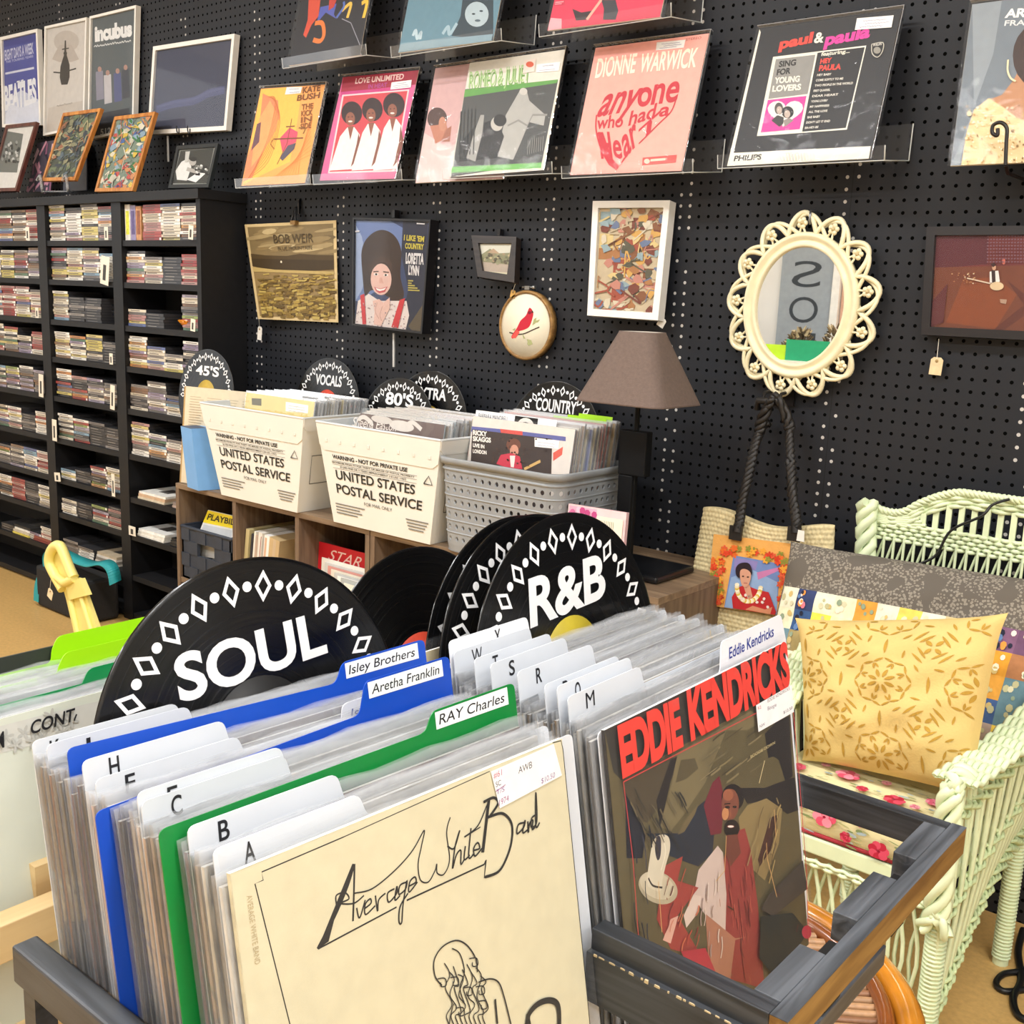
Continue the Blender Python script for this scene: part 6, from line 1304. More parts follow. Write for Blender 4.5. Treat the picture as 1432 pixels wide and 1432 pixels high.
# ---- far stack
ZK = (800, 850, .24441)
def a_ek(A):
    A.fill('#5c5238'); D = '#221d1e'; B9 = 949
    A.poly([(160, 680), (260, 600), (1240, 150), (1260, 600), (1030, 560), (280, 985), (235, 940)], '#33302c')
    A.poly([(280, 985), (560, 830), (600, 900), (520, 1100), (430, 1230), (330, 1200), (290, 1080)], '#4a4030'); A.poly([(600, 830), (1020, 590), (1100, 640), (1000, 700), (880, 700), (760, 1000), (640, 1180), (560, 1280), (500, 1250), (570, 1000)], '#74684a')
    A.poly([(480, 1100), (560, 870), (600, 850), (560, 1000), (500, 1260)], D); A.poly([(300, 1050), (420, 1290), (400, 1432), (310, 1432)], '#1c1f2a'); A.poly([(620, 870), (700, 860), (720, 920), (650, 980), (590, 1000)], '#544a34')
    A.poly([(1100, 720), (1170, 650), (1240, 620), (1260, 960), (1220, 1000), (1180, 870), (1150, 850), (1120, 860)], D); A.poly([(950, 1030), (1100, 1030), (1180, 1000), (1270, 970), (1300, 1150), (1230, 1180), (1120, 1100), (1000, 1120)], D)
    A.poly([(1000, 1130), (1110, 1090), (1200, 1150), (1180, 1350), (1100, 1560), (980, 1450), (950, 1200)], '#8a774f'); A.poly([(1130, 1200), (1180, 1180), (1160, 1350), (1070, 1480), (1060, 1440)], '#4a2e26')
    A.poly([(420, 1290), (620, 1290), (700, 1150), (760, 1100), (840, 1000), (800, 1400), (720, 1480), (560, 1420)], '#252a36'); A.poly([(600, 1300), (640, 1220), (720, 1120), (700, 1180), (640, 1280)], '#6a5c40')
    A.poly([(750, 1130), (800, 1000), (840, 960), (870, 1100), (850, 1290), (790, 1300)], '#6d2430');
    A.poly([(900, 1290), (985, 1260), (1020, 1390), (1060, 1700), (1100, 2200), (820, 2100), (850, 1500)], '#8f3a36'); A.poly([(720, 1500), (830, 1360), (860, 1400), (880, 1640), (870, 2000), (790, 2020), (760, 1760), (690, 1650)], '#cdb8ae'); A.poly([(690, 1640), (735, 1650), (720, 1740), (650, 1830), (635, 1760)], '#d8c4b8'); A.poly([(760, 1750), (930, 1890), (1000, 1880), (930, 1900), (880, 2300), (780, 2100)], '#a9745c')
    A.poly([(520, 1480), (630, 1420), (600, 1560), (720, 1600), (600, 1760), (740, 2000), (560, 1950), (480, 1780)], '#9a3e36'); A.poly([(515, 1900), (560, 1780), (605, 1760), (560, 1920)], '#d8a896')
    A.ell(488, 1600, 118, 88, '#b3a68a', .5, 26); A.ell(482, 1588, 104, 72, '#c9bda2', .5, 26)
    A.poly(sp2([(425, 1560), (440, 1430), (462, 1330), (505, 1296), (548, 1312), (556, 1380), (532, 1470), (512, 1560), (500, 1620), (440, 1600)], 4, True), '#d3c8b0'); A.poly(sp2([(480, 1310), (470, 1380), (482, 1440), (498, 1430), (505, 1370), (500, 1312)], 4, True), '#34303a'); A.curve([(432, 1545), (458, 1588), (512, 1600)], 8, '#3c3632'); A.curve([(520, 1330), (530, 1400), (505, 1500)], 5, '#e6dcc8')
    A.ell(915, 1085, 64, 78, '#1d1414', 0, 22); A.ell(900, 1125, 50, 90, '#7a4636', .05, 24); A.ell(888, 1070, 30, 34, '#96583f', .1); A.ell(872, 1178, 20, 36, '#c2855a', .1); A.ell(884, 1140, 14, 8, '#1e1210'); A.ell(925, 1138, 12, 7, '#1e1210'); A.line([(866, 1122), (900, 1118)], 5, '#2a1814'); A.poly([(900, 1140), (908, 1195), (892, 1202)], '#8f5540'); A.ell(908, 1262, 44, 52, '#1f1512'); A.ell(902, 1250, 22, 9, '#7d3a34'); A.ell(902, 1250, 17, 6, '#f0e6dc'); A.poly([(880, 1300), (940, 1295), (960, 1400), (900, 1480), (870, 1400)], '#6a3a2e')
    r = random.Random(12)
    def strokes(n, xr, yr, L, cs, dx=0, dy=1):
        for k in range(n):
            x_, y_ = r.uniform(*xr), r.uniform(*yr); l = r.uniform(.5, 1) * L
            A.curve([(x_, y_), (x_ + dx * l * .5 + r.uniform(-8, 8), y_ + dy * l * .5), (x_ + dx * l, y_ + dy * l)], r.uniform(3, 9), r.choice(cs), 3)
    strokes(26, (890, 1030), (1420, 2000), 150, ['#7d302e', '#a5483f', '#b9564a', '#6a2a2a', '#94403a'], .12, 1); strokes(12, (730, 860), (1480, 1980), 130, ['#b8a298', '#e0d2c8', '#a48c84', '#d8c6ba'], -.05, 1)
    strokes(16, (540, 720), (1480, 1900), 110, ['#7d302e', '#b04a3c', '#c46a4c', '#5a2228'], -.3, 1); strokes(24, (300, 620), (1010, 1300), 130, ['#3c362a', '#554a38', '#2a2826', '#665a42'], .5, 1); strokes(20, (640, 1000), (720, 1000), 130, ['#6a5f44', '#7d7150', '#4a422f', '#857858'], .8, -.6); strokes(16, (1000, 1180), (1120, 1450), 140, ['#97845a', '#7a6844', '#a8925f', '#5e4c36'], -.25, 1)
    strokes(10, (320, 420), (1150, 2000), 200, ['#262a38', '#1a1c26', '#343848'], .12, 1); strokes(10, (1080, 1280), (1760, 2050), 120, ['#2c3436', '#161a1c', '#3a4244'], .5, .6)
    A.poly([(1100, 1640), (1300, 1440), (1330, 1600), (1130, 1760), (1060, 1720)], '#3f3833'); A.poly([(1060, 1760), (1240, 1740), (1330, 1850), (1150, 2120), (1050, 2000)], '#1f2628'); A.ell(1322, 1850, 28, 38, '#b03048')
    A.poly([(600, 1960), (740, 1940), (800, 2080), (620, 2000)], '#a82f3c')
    for q in ([(1090, 1340), (1095, 1430), (1150, 1650)], [(1135, 1150), (1145, 1300)], [(860, 1300), (850, 1500), (800, 1560)], [(470, 1560), (490, 1850)]): A.line(q, 4, '#c9a06a')
    r = random.Random(3)
    for k in range(10): x_, y_ = r.uniform(280, 1280), r.uniform(1000, 2200); A.line([(x_, y_), (x_ + r.uniform(-20, 40), y_ + r.uniform(-60, 60))], r.uniform(2, 6), r.choice(['#7a3a34', '#a0633c', '#4a3a30', '#8a7a58', '#5a2a2c']))
    A.text('EDDIE', (262, 957), (612, 772), (232, 672), '#d8473f', .05, 0, .95); A.text('KENDRICKS', (655, 745), (1228, 425), (628, 470), '#d8473f', .05, 0, .95)
    for q in ([(268, 992), (1260, 480)], [(268, 992), (322, 1432), (352, 1850), (400, 2400)], [(1240, 560), (1290, 1000), (1318, 1500), (1330, 1900)]): A.line(q, 5, '#b84a48')
    A.text('BOOGIE DOWN', (998, 858), (1138, 775), (996, 842), '#c9b98a', .0); A.line([(1078, 870), (1046, 1000)], 4, '#d6c69a')
    A.poly([(1028, 555), (1236, 436), (1248, 592), (1042, 708)], '#efeeef')
    A.text('EDDIE KENDRICKS', (1095, 540), (1222, 466), (1092, 522), '#5a4a52', .0, .2); A.text('Boogie', (1095, 585), (1146, 560), (1092, 565), '#6a5a72', .0, .2); A.text('$12.50', (1186, 605), (1238, 575), (1184, 590), '#5a4a52', .0, .1); A.text('R2', (1040, 582), (1058, 572), (1038, 565), '#c0606a', .0); A.text('NW', (1050, 685), (1080, 668), (1048, 670), '#7a7078', .0)
ek = stack_record(S2, -.455, 0, .582, .904, '#2b2624', 'dark record cover with large red title, front of the far stack', g2, front=(a_ek, ZK), flm=CLEAR)
def wl2(ch, X0, zt, u1): wl(ch, X0, zt, u1, S2, .899, .024, .013, 'far')
DV2 = {-.490: 'M', -.5005: 'O', -.514: 'P', -.543: 'R', -.574: 'S', -.593: 'T', -.618: 'W', -.462: 'name card'}
for d, ch in DV2.items():
    if len(ch) == 1: wl2(ch, d, {'M': .922, 'O': .928, 'P': .926, 'R': .93}.get(ch, .929), .11)
divider(S2, -.462, [(0, .6), (.345, .6), (.345, .9), (.338, .93), (.21, .929), (.203, .9), (0, .9)], '#e6e8ee', 'white divider card with blue name just behind the red titled cover', [('Eddie Kendricks', .222, .318, .9095, .0105, .002, BL, .15, .012)])
divider(S2, -.6225, [(0, .6), (.345, .6), (.345, .9), (.118, .9), (.113, .938), (.0, .938)], '#e8eaee', 'white divider card lettered X at the back of the far stack', [('X', .062, .071, .922, .013, 0, INK, .1, .015)])
PF = ['#e4dfd4', '#d9d0bc', '#c9b590', '#a8895c', '#6b4e34', '#d4c4a0', '#8f8a86', '#e9e6e0', '#cbb8a0']
fill_stack(S2, -.468, -.636, sorted(DV2, reverse=True), DV2, 'far', 'behind the red titled cover', g2, .582, .895, lambda x, r: r.choice(PF))
# ---- discs in the rack
Ul = V((.0637, 1, 0)); Wl = V((-.182, 0, 1)).normalized()
def disc_at(top, R, U, **k): return V(top) - (V(Wl) - V(U).normalized() * V(U).normalized().dot(Wl)).normalized() * R
def onpl(px, S, X0):
    n = V((1, -S.ky, .182)); return atPlane(*px, S.P(X0, 0, S.zr), n)
t1 = onpl((340, 781), S1, -.7315); vinyl('large black vinyl record sign reading SOUL at the back of the near stack', disc_at(t1, .152, Ul), Ul, Wl, R=.152, text='SOUL', tw=.98, ty=.46, th=.25, tilt=math.radians(4), lab='#161617')
t2 = onpl((782, 718), S2, -.6445); vinyl('large black vinyl record sign reading R&B with yellow label, back of the far stack', disc_at(t2, .16, (0, 1, 0)), (0, 1, 0), Wl, R=.16, text='R&B', tw=.86, ty=.5, th=.3, lab='#b3a02a', shear=.12, tilt=math.radians(3))
t3 = onpl((735, 720), S2, -.678); vinyl('black vinyl record sign directly behind the R&B sign', disc_at(t3, .157, (0, 1, 0)), (0, 1, 0), Wl, R=.157, text='', tw=.8, ty=.3, th=.25, lab='#b89a3a')
t4 = onpl((714, 722), S2, -.712); vinyl('rearmost of three black vinyl signs at the back of the far stack', disc_at(t4, .157, (0, 1, 0)), (0, 1, 0), Wl, R=.157, text='', tw=.8, ty=.3, th=.25, lab='#b89a3a')
t5 = onpl((572, 766), S2, -.85); vinyl('plain black vinyl record with red label between the SOUL and R&B signs', disc_at(t5, .15, (0, 1, 0)), (0, 1, 0), Wl, R=.15, lab='#d0452c')
stack_record(S2, -.70, .02, .582, .90, '#d9c9a0', 'cream record in sleeve wedged between the vinyl signs behind the R&B sign', g2, top=.012, flm=CLEAR)
# ================================================================== pale rack at the left with another stack
S3 = Stack(.30, .88, 0., .315)
PINE = woodmat('pale_pine', '#cfae7c', '#e2c896', .55, 1, 6, 8)
lr = thing('record_rack', 'pale pine record rack at the left edge behind the black rack', 'record rack', (-.95, .45, 0))
part('rail', lr, MB().box((-.812, .12, .708), (-.79, .66, .741), PINE), bevel=.001); part('rail', lr, MB().box((-.812, .12, .60), (-.79, .66, .635), PINE), bevel=.001); part('rail', lr, MB().box((-1.16, .12, .70), (-1.14, .66, .735), PINE))
for x, y in ((-.836, .405), (-.836, .65), (-.836, .13), (-1.15, .13), (-1.15, .65)): part('leg', lr, MB().box((x - .012, y - .012, 0), (x + .012, y + .012, .76), PINE))
for y in (.2, .3, .42, .55, .62): part('slat', lr, MB().box((-1.14, y - .02, .545), (-.82, y + .02, .56), PINE))
ZG = (0, 860, .13963)
c = S3.quad(-.856, -.02, .325, .563, .885); root = thing('divider_card', 'pale divider card with star patterned strip and black capital letters at left', 'divider card', c[0])
b = MB(); b.prism(c, NX * .0015, mat('#ced3c6', .35, noise=.02, coat=.15)); A = Art(b, *c, crop=ZG)
A.poly([(-900, 1355), (-900, 1100), (0, 1112), (862, 890), (1000, 860), (1000, 1140), (350, 1300), (0, 1385)], '#c9c9c2')
for x_, y_ in ((60, 1220), (240, 1180), (420, 1220), (560, 1090), (700, 1060), (150, 1300), (330, 1260), (620, 1170), (500, 1010), (-100, 1250)):
    for k in range(5): a_ = 1.2566 * k + x_; A.ell(x_ + 45 * math.cos(a_), y_ + 42 * math.sin(a_), 42, 16, '#b4b4ae', a_, 8)
A.text('CONT', (290, 1192), (735, 1052), (292, 1062), INK, .02, .1); A.text('M', (-70, 1335), (28, 1318), (-74, 1175), INK, .02); A.line([(750, 990), (725, 1055)], 16, INK)
part('card', root, b)
PL = ['#dfe6d2', '#e9e6da', '#e6dcc0', '#d4d2d8', '#cfe0e2', '#e9e4c9', '#e2d6c6', '#d6dccb']
r = random.Random(77)
for i in range(20):
    stack_record(S3, -.863 - .0061 * i, r.uniform(-.004, .004), .563, .868 + r.uniform(-.004, .005), r.choice(PL), 'pale record in sleeve, %s behind the star patterned card, left pine rack' % nth(i + 1), 'records in the left pine rack', top=.009)
for X0, u0, zt, c_, lab in ((-.9825, .205, .9, '#9fe010', 'rear lime green divider tab in the left pine rack'), (-.952, .195, .893, '#a4e214', 'front lime green divider tab in the left pine rack'), (-.9095, .195, .888, '#0b8a4a', 'dark green divider tab in the left pine rack')):
    divider(S3, X0, [(0, .57), (.33, .57), (.33, zt), (u0, zt), (u0 - .008, zt - .012), (u0 - .01, .876), (0, .876)], c_, lab, z0=.57)
c = S3.quad(-.99, -.02, .33, .563, .889); b = MB(); b.prism(c, NX * .004, mat('#2c302a', .5)); b.build('divider_card', label='dark board at the very back of the left pine rack', cat='board')
# ================================================================== mint wicker armchair
MINT = mat('#d8e4bd', .5, noise=.05, ns=30, coat=.1); MINT2 = mat('#c0cf9f', .55, noise=.12, ns=30)
ch = thing('wicker_armchair', 'pale mint green wicker armchair against the black wall at right', 'armchair', (-.6, 1.93, 0))
def braid(b, pts, R, r, turns, m, strands=3, n=None):
    P = spline(pts, 10); N = len(P)
    for k in range(strands):
        Q = []
        for i in range(N):
            t = i / (N - 1); tg_ = (P[min(i + 1, N - 1)] - P[max(i - 1, 0)]).normalized(); e1 = tg_.orthogonal().normalized() if abs(tg_.z) < .9 else (V((0, -1, 0)) - tg_ * tg_.dot(V((0, -1, 0)))).normalized(); e2 = tg_.cross(e1)
            a = 6.2832 * (turns * t + k / strands); Q.append(P[i] + e1 * math.cos(a) * R * .6 + e2 * math.sin(a) * R)
        b.tube(Q, r, m, 6)
def strand_band(b, fn, n, rows, dz, amp, r, m, per):
    """rows of over-and-under canes along fn(t) -> (point, out, up)"""
    for k in range(rows):
        Q = []
        for i in range(n + 1):
            p, o, u = fn(i / n); Q.append(p + u * dz * k + o * amp * math.sin(3.14159 * per * i / n + 3.14159 * k))
        b.tube(Q, r, m, 5)
fxl, fxr, fy, bxl, bxr, by = -.775, -.447, 1.668, -.755, -.442, 2.11
SZ = .36
def leg(x, y, z1):
    b = MB(); b.tube([(x, y, 0), (x, y, z1)], .015, MINT, 10)
    for z in [i * .0075 for i in range(2, int(z1 / .0075))]: b.tube([V((x + .0158 * math.cos(a), y + .0158 * math.sin(a), z + .0009)) for a in [6.283 * k / 10 for k in range(10)]], .0026, MINT, 4, closed=True)
    part('leg', ch, b)
for x, y, z in ((fxl, fy, .3), (fxr, fy, .3), (bxl, by, .3), (bxr, by, .3)): leg(x, y, z)
b = MB(); b.box((fxl, fy - .012, SZ - .03), (fxr, fy + .01, SZ), MINT); b.box((fxl, fy, SZ - .03), (fxl + .02, by, SZ - .001), MINT); b.box((fxr - .02, fy, SZ - .03), (fxr, by, SZ - .001), MINT); b.box((fxl, by - .02, SZ - .03), (fxr, by, SZ - .0005), MINT); b.box((fxl + .02, fy + .01, SZ - .014), (fxr - .02, by - .02, SZ - .006), MINT2)
part('seat_frame', ch, b, bevel=.003)
b = MB(); n = 13                                     # front apron lattice
strand_band(b, lambda t: (V((fxl + (fxr - fxl) * t, fy - .012, SZ - .042)), V((0, -1, 0)), V((0, 0, -1))), 60, 2, .007, .003, .0038, MINT, 26)
for i in range(n):
    x = fxl + .02 + (fxr - fxl - .04) * i / (n - 1)
    for s in (-1, 1): b.tube(spline([(x, fy - .004 * s, SZ - .045), (x + s * .02, fy - .004 * s, .2), (x - s * .012, fy - .003 * s, .06)], 4), .0035, MINT, 5)
for k in range(5): b.tube(spline([(fxl, fy, .075 + k * .009), (-.61, fy - .006, .05 + k * .009), (fxr, fy, .075 + k * .009)], 8), .0042, MINT, 5)
part('front_apron', ch, b)
for s_, fx, bx, topx in ((1, fxr, bxr, -.36), (-1, fxl, bxl, -.825)):   # sides
    arm0, arm1 = V((fx, fy - .012, .532)), V((topx, 2.17, .65)); mid = V((fx + s_ * .045, 1.88, .552))
    AP = lambda t: ((1 - t) ** 2) * arm0 + 2 * t * (1 - t) * mid + t * t * arm1
    b = MB(); b.grid(lambda u, v: AP(u) + V((s_ * (v - .5) * .06, 0, .004 * math.sin(v * 3.14) + .0022 * math.sin(u * 150 + (v * 6 // 1) * 3.14))), 90, 8, MINT)
    for k in range(7):
        strand_band(b, lambda t: (AP(t) + V((s_ * (k / 6 - .5) * .06, 0, .003)), V((0, 0, 1)), V((s_, 0, 0))), 70, 1, 0, .004, .0052, MINT, 30)
    part('arm', ch, b)
    b = MB(); BP = lambda t: V((fx + (bx - fx) * t, fy + (by - fy) * t, .07 + .2 * math.sin(min(1, t * 1.15) * 1.5708)))
    for i in range(27):
        t = i / 26; p, q = AP(t), BP(min(1, t)); b.tube(spline([p, p * .5 + q * .5 + V((s_ * .006, (.012 if i % 2 else -.008), 0)), q], 4), .0042, MINT, 5)
    for zf, rows, m_ in ((.12, 3, MINT2), (.52, 3, MINT2), (.93, 4, MINT2)):
        strand_band(b, lambda t: (AP(t) * (1 - zf) + BP(t) * zf + V((s_ * .004, 0, 0)), V((s_, 0, 0)), V((0, 0, -1))), 80, rows, .0085, .006, .0042, m_, 27)
    part('side_panel', ch, b)
    b = MB(); braid(b, [(fx, fy - .016, .30), (fx, fy - .017, .41), (fx, fy - .016, .522), (fx + s_ * .01, fy + .02, .542)], .014, .0085, 2.6, MINT, 4)
    braid(b, [(fx - .02, fy - .018, .28), (fx, fy - .022, .31), (fx + .02, fy - .018, .28)], .008, .007, 1, MINT); b.tube([(fx, fy, .29), (fx, fy, .53)], .012, MINT, 8); part('front_post', ch, b)
BY = 2.2; BXL, BXR = -.832, -.332
def btop(x):
    t = (x - BXL) / (BXR - BXL); e = min(t, 1 - t); k = max(0, min(1, (e - .1) / .28)); k = k * k * (3 - 2 * k)
    return .85 - .012 * math.sin(min(1, e / .22) * 3.1416) + .05 * k
b = MB()
for k in range(4): strand_band(b, lambda t: (V((BXL + (BXR - BXL) * t, BY, btop(BXL + (BXR - BXL) * t) - .002 - k * .0085)), V((0, -1, 0)), V((0, 0, 1))), 150, 1, 0, .005, .0048, MINT, 23 + k % 2)
braid(b, [(BXL + (BXR - BXL) * i / 14, BY - .002, btop(BXL + (BXR - BXL) * i / 14)) for i in range(15)], .006, .0048, 18, MINT)
part('top_rail', ch, b)
b = MB()
for side in (-1, 1):                                  # solid woven shoulders
    for k in range(9):
        x0 = BXL if side < 0 else BXR; L = .13 - .008 * k if k < 5 else .13 - .008 * (8 - k)
        b.tube([V((x0 - side * -0 + (-side) * -0 + (1 if side < 0 else -1) * L * i / 10, BY + .004 * math.sin(i * 3.14 + k * 3.14) - .002, .815 + (btop(x0 + (1 if side < 0 else -1) * L * i / 10) - .845) * k / 8 + k * .004)) for i in range(11)], .0042, MINT, 5)
strand_band(b, lambda t: (V((BXL + (BXR - BXL) * t, BY, .783)), V((0, -1, 0)), V((0, 0, 1))), 140, 5, .0085, .004, .0044, MINT, 48)
for i in range(14):
    x = BXL + .09 + (BXR - BXL - .18) * i / 13; b.obox((x - .0055, BY - .002, .81), (.011, 0, 0), (0, .005, 0), (0, 0, btop(x) - .835), MINT)
for i in range(23):
    x = BXL + .02 + (BXR - BXL - .04) * i / 22; b.tube([(x, BY - .004, .79), (x + .001, BY - .004, .40)], .0029, MINT, 5); b.tube([(x + .02, BY + .004, .79), (x - .004, BY + .003, .7), (x - .06, BY + .002, .40)], .0029, MINT, 5)
b.tube([(BXL, BY, .40), (BXR, BY, .40)], .01, MINT, 8); part('back_panel', ch, b)
for x in (BXL, BXR):
    b = MB(); xb = bxl if x < -.6 else bxr
    b.tube([(x, BY, .85), (x * .6 + xb * .4, BY - .01, .6), (xb, by, .3)], .014, MINT, 10); braid(b, [(x, BY - .012, .855), (x * .85 + xb * .15, BY - .015, .72), (x * .6 + xb * .4, BY - .02, .58)], .015, .0105, 3.2, MINT, 3); part('back_post', ch, b)
b = MB(); b.tube(spline([tuple(atY(1412, 698, 2.185)), tuple(atY(1388, 706, 2.18)), tuple(atY(1372, 722, 2.17)), tuple(atY(1330, 742, 2.17)), tuple(atY(1310, 775, 2.165)), tuple(atY(1290, 787, 2.16)), tuple(atY(1262, 797, 2.15)), tuple(atY(1240, 815, 2.15))], 8), .0028, mat('#0d0d0e', .4), 6)
b.build('cord', label='thin black cord draped across the mint chair back', cat='cord')
# ================================================================== cushions
def cushion_fn(c, T, p=2.6, pull=.06):
    c = [V(q) for q in c]; N = (c[1] - c[0]).cross(c[3] - c[0]).normalized()
    if N.dot(EYE - c[0]) < 0: N = -N
    def f(u, v, side=1, off=0.):
        x, y = 2 * u - 1, 2 * v - 1; k = max(0, 1 - abs(x) ** p) ** .55 * max(0, 1 - abs(y) ** p) ** .55
        x2 = x * (1 - pull * (1 - y ** 4)); y2 = y * (1 - pull * (1 - x ** 4)); a, b_ = (x2 + 1) / 2, (y2 + 1) / 2
        w_ = .06 * T * math.sin(9 * x + 5 * y) * k + .05 * T * math.sin(14 * y - 6 * x) * k
        return c[0] * ((1 - a) * (1 - b_)) + c[1] * (a * (1 - b_)) + c[2] * (a * b_) + c[3] * ((1 - a) * b_) + N * (side * (T * k) + (w_ if side > 0 else 0) + off)
    return f
# flower seat cushion
seat = MB(); FL = mat('#d8cf9f', .85, noise=.06, ns=30, bump=.1, bs=300)
sc_ = [V((fxl + .004, fy - .008, SZ + .055)), V((fxr - .004, fy - .008, SZ + .055)), V((fxr - .004, 2.06, SZ + .055)), V((fxl + .004, 2.06, SZ + .055))]
sx0, sx1, sy0, sy1 = fxl + .022, fxr - .022, fy - .008, 2.06; z0, z1 = SZ + .001, SZ + .083
def srr(u, v):   # rounded box profile around the front edge: v 0..1 from front bottom up and over to the back
    prof = [(sy0 + .006, z0), (sy0, z0 + .012), (sy0 - .004, (z0 + z1) / 2), (sy0 + .002, z1 - .014), (sy0 + .016, z1), (sy0 + .12, z1 + .006), (sy1 - .02, z1 + .004), (sy1, z1 - .02), (sy1, z0)]
    i = min(7, int(v * 8)); t = v * 8 - i; a, b_ = prof[i], prof[i + 1]; return V((sx0 + (sx1 - sx0) * u, a[0] + (b_[0] - a[0]) * t, a[1] + (b_[1] - a[1]) * t))
seat.grid(srr, 12, 8, FL)
for u in (0, 1): seat.add([srr(u, k / 8) for k in range(9)], [tuple(range(9))], FL)
seat.add([V((sx0, sy0 + .006, z0)), V((sx1, sy0 + .006, z0)), V((sx1, sy1, z0)), V((sx0, sy1, z0))], [(0, 1, 2, 3)], FL)
seat.tube([V((sx0, sy0 + .002, z0 + .004)), V((sx1, sy0 + .002, z0 + .004))], .004, mat('#9a2630', .8), 6); seat.tube([V((sx0, sy0 + .01, z1)), V((sx1, sy0 + .01, z1))], .004, mat('#8f2029', .8), 6)
r = random.Random(14)
q = [V((sx0, sy0 - .0045, z0 + .006)), V((sx1, sy0 - .0045, z0 + .006)), V((sx1, sy0 - .0045, z1 - .008)), V((sx0, sy0 - .0045, z1 - .008))]
A = Art(seat, *q, base=.0008)
q2_ = [V((sx0, sy0 + .02, z1 + .0062)), V((sx1, sy0 + .02, z1 + .0062)), V((sx1, sy0 + .12, z1 + .0065)), V((sx0, sy0 + .12, z1 + .0065))]
B = Art(seat, *q2_, base=.0008)
def rose(A, cx, cy, s, c1, c2, asp):
    for k in range(7): a = 6.283 * k / 7 + cx * 9; A.ell(cx + s * .62 * math.cos(a), cy + asp * s * .62 * math.sin(a), s * .45, asp * s * .45, c1 if k % 2 else c2, 0, 10)
    A.ell(cx, cy, s * .55, asp * s * .55, c1, 0, 12); A.ell(cx + s * .1, cy, s * .3, asp * s * .3, c2, 0, 10); A.ell(cx, cy - asp * s * .1, s * .14, asp * s * .14, '#a02038', 0, 8)
for A_, asp in ((A, 3.9), (B, 2.9)):
    for k in range(60): x_, y_ = r.random(), r.random(); A_.ell(x_, y_, r.uniform(.008, .03), asp * r.uniform(.006, .014), r.choice(['#8f9a6a', '#b3b27c', '#a8a878', '#9fb0b4', '#c9b98a', '#7d8c5c']), r.uniform(0, 3), 7)
    for x_, y_, s_, c1, c2 in ((.1, .3, .05, '#c23a55', '#d8607a'), (.22, .72, .03, '#d88a98', '#e6b0b4'), (.38, .6, .07, '#d8536e', '#ec8ea0'), (.52, .25, .035, '#b02a42', '#c94a60'), (.6, .75, .03, '#e0a0a8', '#d87a8c'), (.72, .2, .06, '#b3263e', '#cf4a62'), (.9, .6, .045, '#d8607a', '#e890a2'), (.84, .2, .03, '#d8788c', '#e8a8b2')): rose(A_, x_, y_, s_, c1, c2, asp)
seat.build('seat_cushion', label='rose patterned seat cushion with red piping on the mint chair', cat='cushion')
# quilted cushion with grey top
GP, gn, gL, gb = nodes_new('grey_leaf_print')
tc = gn.new('ShaderNodeTexCoord'); vo = gn.new('ShaderNodeTexVoronoi'); vo.inputs['Scale'].default_value = 185; gL.new(tc.outputs['Object'], vo.inputs['Vector'])
n1 = gn.new('ShaderNodeTexNoise'); n1.inputs['Scale'].default_value = 16; n1.inputs['Detail'].default_value = 1; gL.new(tc.outputs['Object'], n1.inputs[0])
a1 = mth(gn, gL, 'MULTIPLY', mth(gn, gL, 'LESS_THAN', vo.outputs['Distance'], .46), mth(gn, gL, 'GREATER_THAN', n1.outputs[0], .41))
mx = gn.new('ShaderNodeMix'); mx.data_type = 'RGBA'; gL.new(a1, mx.inputs[0]); mx.inputs[6].default_value = (*lin('#5f584f'), 1); mx.inputs[7].default_value = (*lin('#8a8275'), 1); gL.new(mx.outputs[2], gb.inputs['Base Color']); gb.inputs['Roughness'].default_value = .9
c = [V((-.95, 1.985, .462)), V((-.43, 1.985, .462)), V((-.33, 2.115, .775)), V((-.953, 2.105, .785))]
c[3] = atY(1106, 757, 2.09); c[2] = V((-.40, 2.10, .778))
f = cushion_fn(c, .055, 3.2, .025); b = MB(); NU, NV_ = 72, 48
VB = .70
def fz(u, v, s, o): p = f(u, v, s, o); return p
b.grid(lambda u, v: fz(u, v, 1, 0), NU, NV_, GP); b.grid(lambda u, v: fz(u, v, -.35, 0), 24, 16, GP)
PC = ['#e6dfc6', '#31406e', '#dcdcc4', '#e6d6b0', '#d89a3c', '#d8d4b8', '#7d5a78', '#5f7f8a', '#e9c84e', '#c96a5a', '#3f5a8a', '#cfc49a', '#9a8a5a', '#d8a0a0', '#5a6a4a', '#b09a8c']
rw = random.Random(5); NCOL = 12; NROW = 5
first = ['#e4dfc6', '#2e3a63', '#dadcc0', '#e6dab8', '#d79a3e', '#dcd8c4', '#e0c65a', '#e6dcc0', '#c9b88a', '#d7a24a', '#7a5674', '#6a4a66']; second = ['#dcd8b8', '#31507e', '#e2d24e', '#e3d4ac', '#d8963a', '#e8d048', '#c9c0a0', '#b5653f', '#8a9a6a', '#c98a5a', '#d7952e', '#a8724a']
